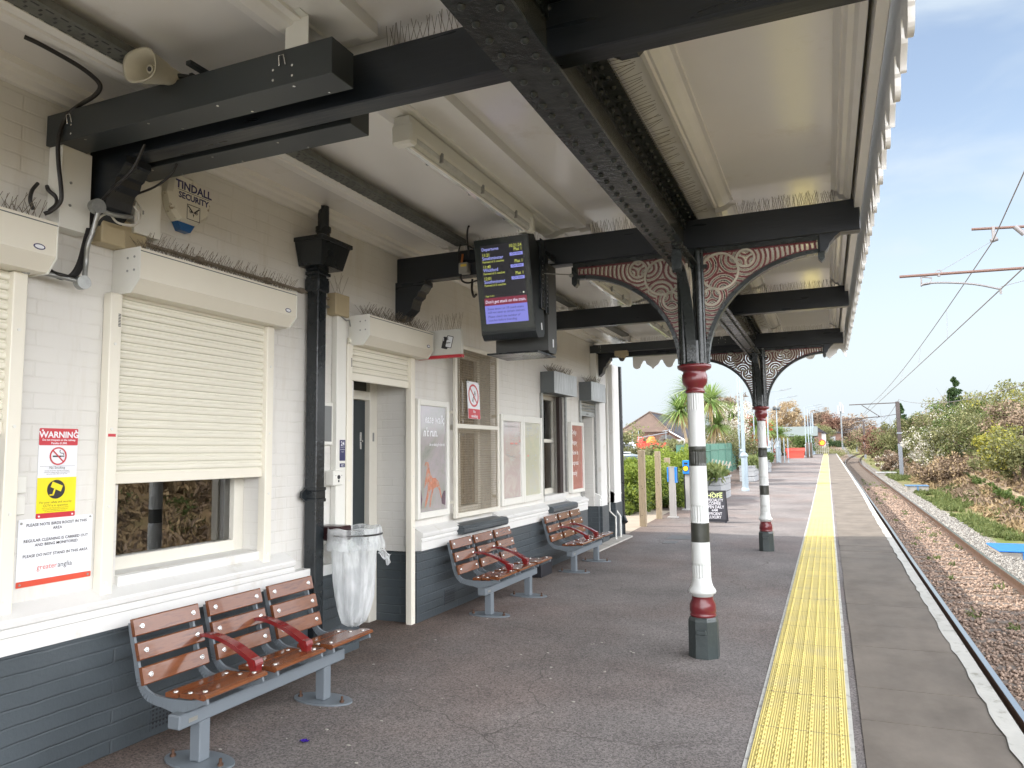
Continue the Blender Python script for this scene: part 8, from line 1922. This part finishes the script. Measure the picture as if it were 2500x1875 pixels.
# ---- bank vegetation
def on(u, y): 
    p = at(u, 1090, y); return (p.x, y, gz(p.x, y)-.05)
def bb(label, x, y, rx, ry, h, lm, seed, n=30, cr=.5, per=110, leaf=.075, extra=None, name='bank_bush', twigs=None):
    return bush(name, label, 'bush', (x, y, gz(x, y)-.1), (rx, ry, h), lm, n, cr, per, leaf, seed, group='bushes on the railway bank' if 'mirrored' not in label else 'brambles opposite the building', extra=extra, twigs=twigs)
B = [ # u, y, rx, ry, h, mat, extra, label
 (2492, 36, 2.2, 2.2, 2.6, 'olive', ('gorse', .6, .07), 'yellow green gorse bush at the right edge of the picture'),
 (2475, 48, 3.0, 3.0, 3.6, 'olive', ('gorse', .4, .08), 'tall olive bush at the right edge behind the gorse'),
 (2436, 42, 1.8, 2.0, 2.2, 'gorse', ('olive', .6, .07), 'low yellow flowering gorse left of the right edge'),
 (2400, 52, 3.0, 3.0, 3.9, 'olive', ('green', .5, .08), 'broad olive green bush left of the gorse'),
 (2345, 57, 2.8, 3.0, 4.5, 'green', ('white', .45, .06), 'tallest bush on the bank, green with white blossom'),
 (2310, 56, 3.0, 3.0, 3.9, 'olive', ('white', .6, .06), 'blossoming bush just left of the tallest one'),
 (2282, 62, 2.6, 2.8, 3.3, 'white', ('brown', .7, .07), 'whitest blossoming thicket right of the nearest mast'),
 (2340, 47, 2.2, 2.2, 1.7, 'brown', ('straw', .6, .08), 'brown bramble bush below the tallest bush'),
 (2250, 72, 2.6, 3.2, 3.4, 'olive', ('white', .4, .07), 'olive bush right behind the nearest mast'),
 (2205, 82, 3.2, 3.2, 4.9, 'olive', ('dark', .5, .10), 'brownish green tall bush left of the nearest mast'),
 (2178, 90, 2.8, 3.2, 4.6, 'olive', ('rust', .5, .10), 'tall rounded bush farther left along the bank'),
 (2175, 70, 1.6, 2.4, 1.9, 'brown', ('white', .5, .06), 'low white blossom bush left of the nearest mast'),
 (2150, 108, 3.2, 3.8, 4.6, 'rust', ('olive', .5, .12), 'rusty brown scrub where the bank bends away'),
 (2128, 125, 3.5, 4.0, 4.4, 'brown', ('olive', .5, .13), 'grey brown scrub beyond the rusty one'),
 (2110, 150, 4.5, 5.0, 4.2, 'olive', ('rust', .4, .15), 'far olive scrub behind the third mast'),
 (2300, 48, 1.8, 2.2, 1.5, 'brown', ('straw', .6, .07), 'low brown bramble patch in front of the blossom'),
 (2465, 62, 4.0, 3.2, 3.4, 'olive', ('brown', .5, .08), 'brownish olive thicket behind the right edge bushes'),
 (2425, 70, 4.0, 3.2, 3.9, 'olive', ('olive', .6, .08), 'brown thicket behind the broad olive bush'),
 (2380, 75, 4.0, 3.2, 4.9, 'olive', ('brown', .5, .08), 'olive thicket seen between the two tallest bushes'),
 (2318, 80, 4.0, 3.2, 4.6, 'olive', ('brown', .5, .08), 'olive thicket seen behind the blossom'),
 (2275, 90, 3.8, 3.2, 4.4, 'green', ('brown', .5, .09), 'dull green thicket just right of the nearest mast'),
 (2235, 105, 3.8, 3.6, 4.6, 'olive', ('dark', .4, .10), 'olive thicket seen left of the mast, farther back'),
 (2500, 46, 2.6, 2.6, 2.4, 'brown', ('olive', .6, .07), 'brown bramble thicket cut by the right edge'),
 (2380, 62, 2.8, 2.8, 3.9, 'olive', ('gorse', .3, .07), 'olive bush with a few yellow flowers, in the middle of the bank'),
]
for i, (u, y, rx, ry, h, lm, ex, lab) in enumerate(B):
    h *= 0.97; p = at(u, 1090, y); s = y/45; bb(lab, p.x, y, rx, ry, h, lm, 100+i, n=int(26+6*h), cr=.42*rx/2.2, per=110, leaf=.055+.0006*y, extra=ex, twigs=18 if i in (4, 5, 6, 9) else None)
p = at(2204, 1090, 98); conifer('dark pointed conifer peeping over the bushes left of the nearest mast', (p.x, 98, gz(p.x, 98)), 6.4, 1.3, 5)
p = at(2340, 1090, 66); conifer('dark conifer behind the tallest bush on the bank', (p.x, 66, gz(p.x, 66)), 6.3, 1.3, 6)
# bank seen mirrored in the window: brambles opposite the camera
for i, (x, y) in enumerate(((8.5, 4), (8.8, 7.5), (9.3, 11), (8.6, 14.5), (9.4, 18.5), (8.5, 0), (10.5, 9), (11.2, 13.5), (10.8, 4.5), (10.5, 23), (8.4, 24.5), (9, 28))):
    bb('bramble bush on the bank opposite the station building, mirrored in the window glass', x, y, 2.1, 2.1, 2.6 if x > 10 else 1.7, 'green' if x > 10 else 'brown', 200+i, n=26, cr=.5, per=100, leaf=.07, extra=('olive' if x > 10 else 'straw', .6, .07))
# dry scrub and grass as ground cover
def cover_patch(name, lab, lm, n, x0, x1, y0, y1, leaf, seed, aspect, vert, r=.16, per=26, cond=None, p=1.0):
    rg = random.Random(seed); cl_ = []
    while len(cl_) < n:
        y = y0+(y1-y0)*rg.random()**p; x = x0+(x1-x0)*rg.random()+off(y); 
        if cond and not cond(x, y): continue
        cl_.append((x, y, gz(x, y)+r*.35, r*rg.uniform(.6, 1.3)*(1+y*.01)))
    return tag(leaf_cloud(name, LM[lm], cl_, per, leaf, None, seed, aspect=aspect, vert=vert), lab, 'ground cover', kind='stuff')
w1 = lambda x, y: math.sin(x*1.1+y*.35)+math.sin(x*.7-y*.22) > -.1
cover_patch('grass', 'short green grass growing along the foot of the bank', 'grass', 2400, 4.05, 6.6, 12, 75, .040, 41, 2.6, 1.5, .12, 26, lambda x, y: w1(x, y) and math.sin(x*3.1+y*1.3)+math.sin(y*.8-x*2) > -.9, 1.3)
cover_patch('dry_grass', 'straw coloured dry grass and brambles over the bank', 'straw', 2600, 5.2, 9.5, 0, 75, .06, 42, 2.6, 1.0, .22, 26, lambda x, y: not w1(x, y) or x > 6.2, 1.1)
cover_patch('dead_brambles', 'brown dead brambles over the bank', 'brown', 2200, 5.4, 11, -2, 80, .07, 43, 2.2, .6, .30, 26, None, 1.0)
cover_patch('bank_greenery', 'patches of low green plants on the bank', 'green', 500, 5.2, 10, 8, 90, .05, 44, 1.2, .3, .22, 40, lambda x, y: math.sin(x*.9+y*.5) > .5, 1.0)
cover_patch('track_weeds', 'thin tufts of weed growing in the track ballast', 'grass', 46, 1.9, 2.9, 8, 60, .03, 45, 2.4, 1.4, .09, 26, None, 1.2)
cover_patch('far_bank_greenery', 'far greenery on the outside of the curve', 'olive', 500, 5.5, 14, 90, 240, .16, 46, 1.2, .3, .9, 40, None, 1.0)
cover_patch('end_grass', 'rough grass beyond the end of the platform', 'olive', 260, -9, 0, 98, 150, .10, 47, 2, 1, .4, 30, None, 1.0)
tree('bare_tree', 'bare brown tree on the inside of the far curve', (at(2085, 1090, 200).x, 200, 0), 9, 6, 'brown', .1, 50, 1.8, 90, .22, 60, aspect=2.2)
bpy.context.view_layer.update()
# ================================================================== tidy: pieces that stand apart become parts of their own
def split_parts():
    for o in [o for o in bpy.data.objects if o.type == 'MESH' and o.parent is not None and o.get('kind') is None and len(o.data.polygons) < 6000]:
        me = o.data
        if me.users > 1: continue
        n = len(me.vertices)
        if n == 0: continue
        co_ = np.empty(n*3, np.float32); me.vertices.foreach_get('co', co_); co_ = co_.reshape(-1, 3)
        par = list(range(n))
        def find(a):
            while par[a] != a: par[a] = par[par[a]]; a = par[a]
            return a
        for p in me.polygons:
            vs = p.vertices; a = find(vs[0])
            for v in vs[1:]: par[find(v)] = a
        lab = np.array([find(i) for i in range(n)]); u = np.unique(lab)
        if len(u) < 2 or len(u) > 40: continue
        bb_ = [(co_[lab == k].min(0), co_[lab == k].max(0)) for k in u]
        cl_ = list(range(len(u)))
        def f2(a):
            while cl_[a] != a: a = cl_[a]
            return a
        for i in range(len(u)):
            for j in range(i):
                gap = np.maximum(0, np.maximum(bb_[i][0]-bb_[j][1], bb_[j][0]-bb_[i][1])); d = float(np.linalg.norm(gap))
                sz = max(float((bb_[i][1]-bb_[i][0]).max()), float((bb_[j][1]-bb_[j][0]).max()))
                if d < sz*.45: cl_[f2(i)] = f2(j)
        gr = sorted({f2(i) for i in range(len(u))})
        if not (2 <= len(gr) <= 6): continue
        if o.name.split('.')[0] in ('screws', 'red_print', 'small_print', 'holes', 'cables', 'rivets') or 'text' in o.name or 'lettering' in o.name: continue
        g_of = {u[i]: gr.index(f2(i)) for i in range(len(u))}; vg = np.array([g_of[k] for k in lab])
        polys = [tuple(p.vertices) for p in me.polygons]; sm = [p.use_smooth for p in me.polygons]; kids = list(o.children)
        for g in range(len(gr)):
            idx = np.nonzero(vg == g)[0]; mp_ = {int(v): i for i, v in enumerate(idx)}
            fs = [(tuple(mp_[v] for v in p), s) for p, s in zip(polys, sm) if vg[p[0]] == g]
            m2 = bpy.data.meshes.new(o.name.split('.')[0]); m2.from_pydata([tuple(map(float, co_[i])) for i in idx], [], [f_ for f_, s in fs])
            m2.polygons.foreach_set('use_smooth', [s for f_, s in fs]); m2.materials.append(me.materials[0]); m2.update()
            if g == 0: o.data = m2
            else:
                q = bpy.data.objects.new(o.name.split('.')[0], m2); COL.objects.link(q); q.parent = o.parent; q.location = o.location
split_parts()
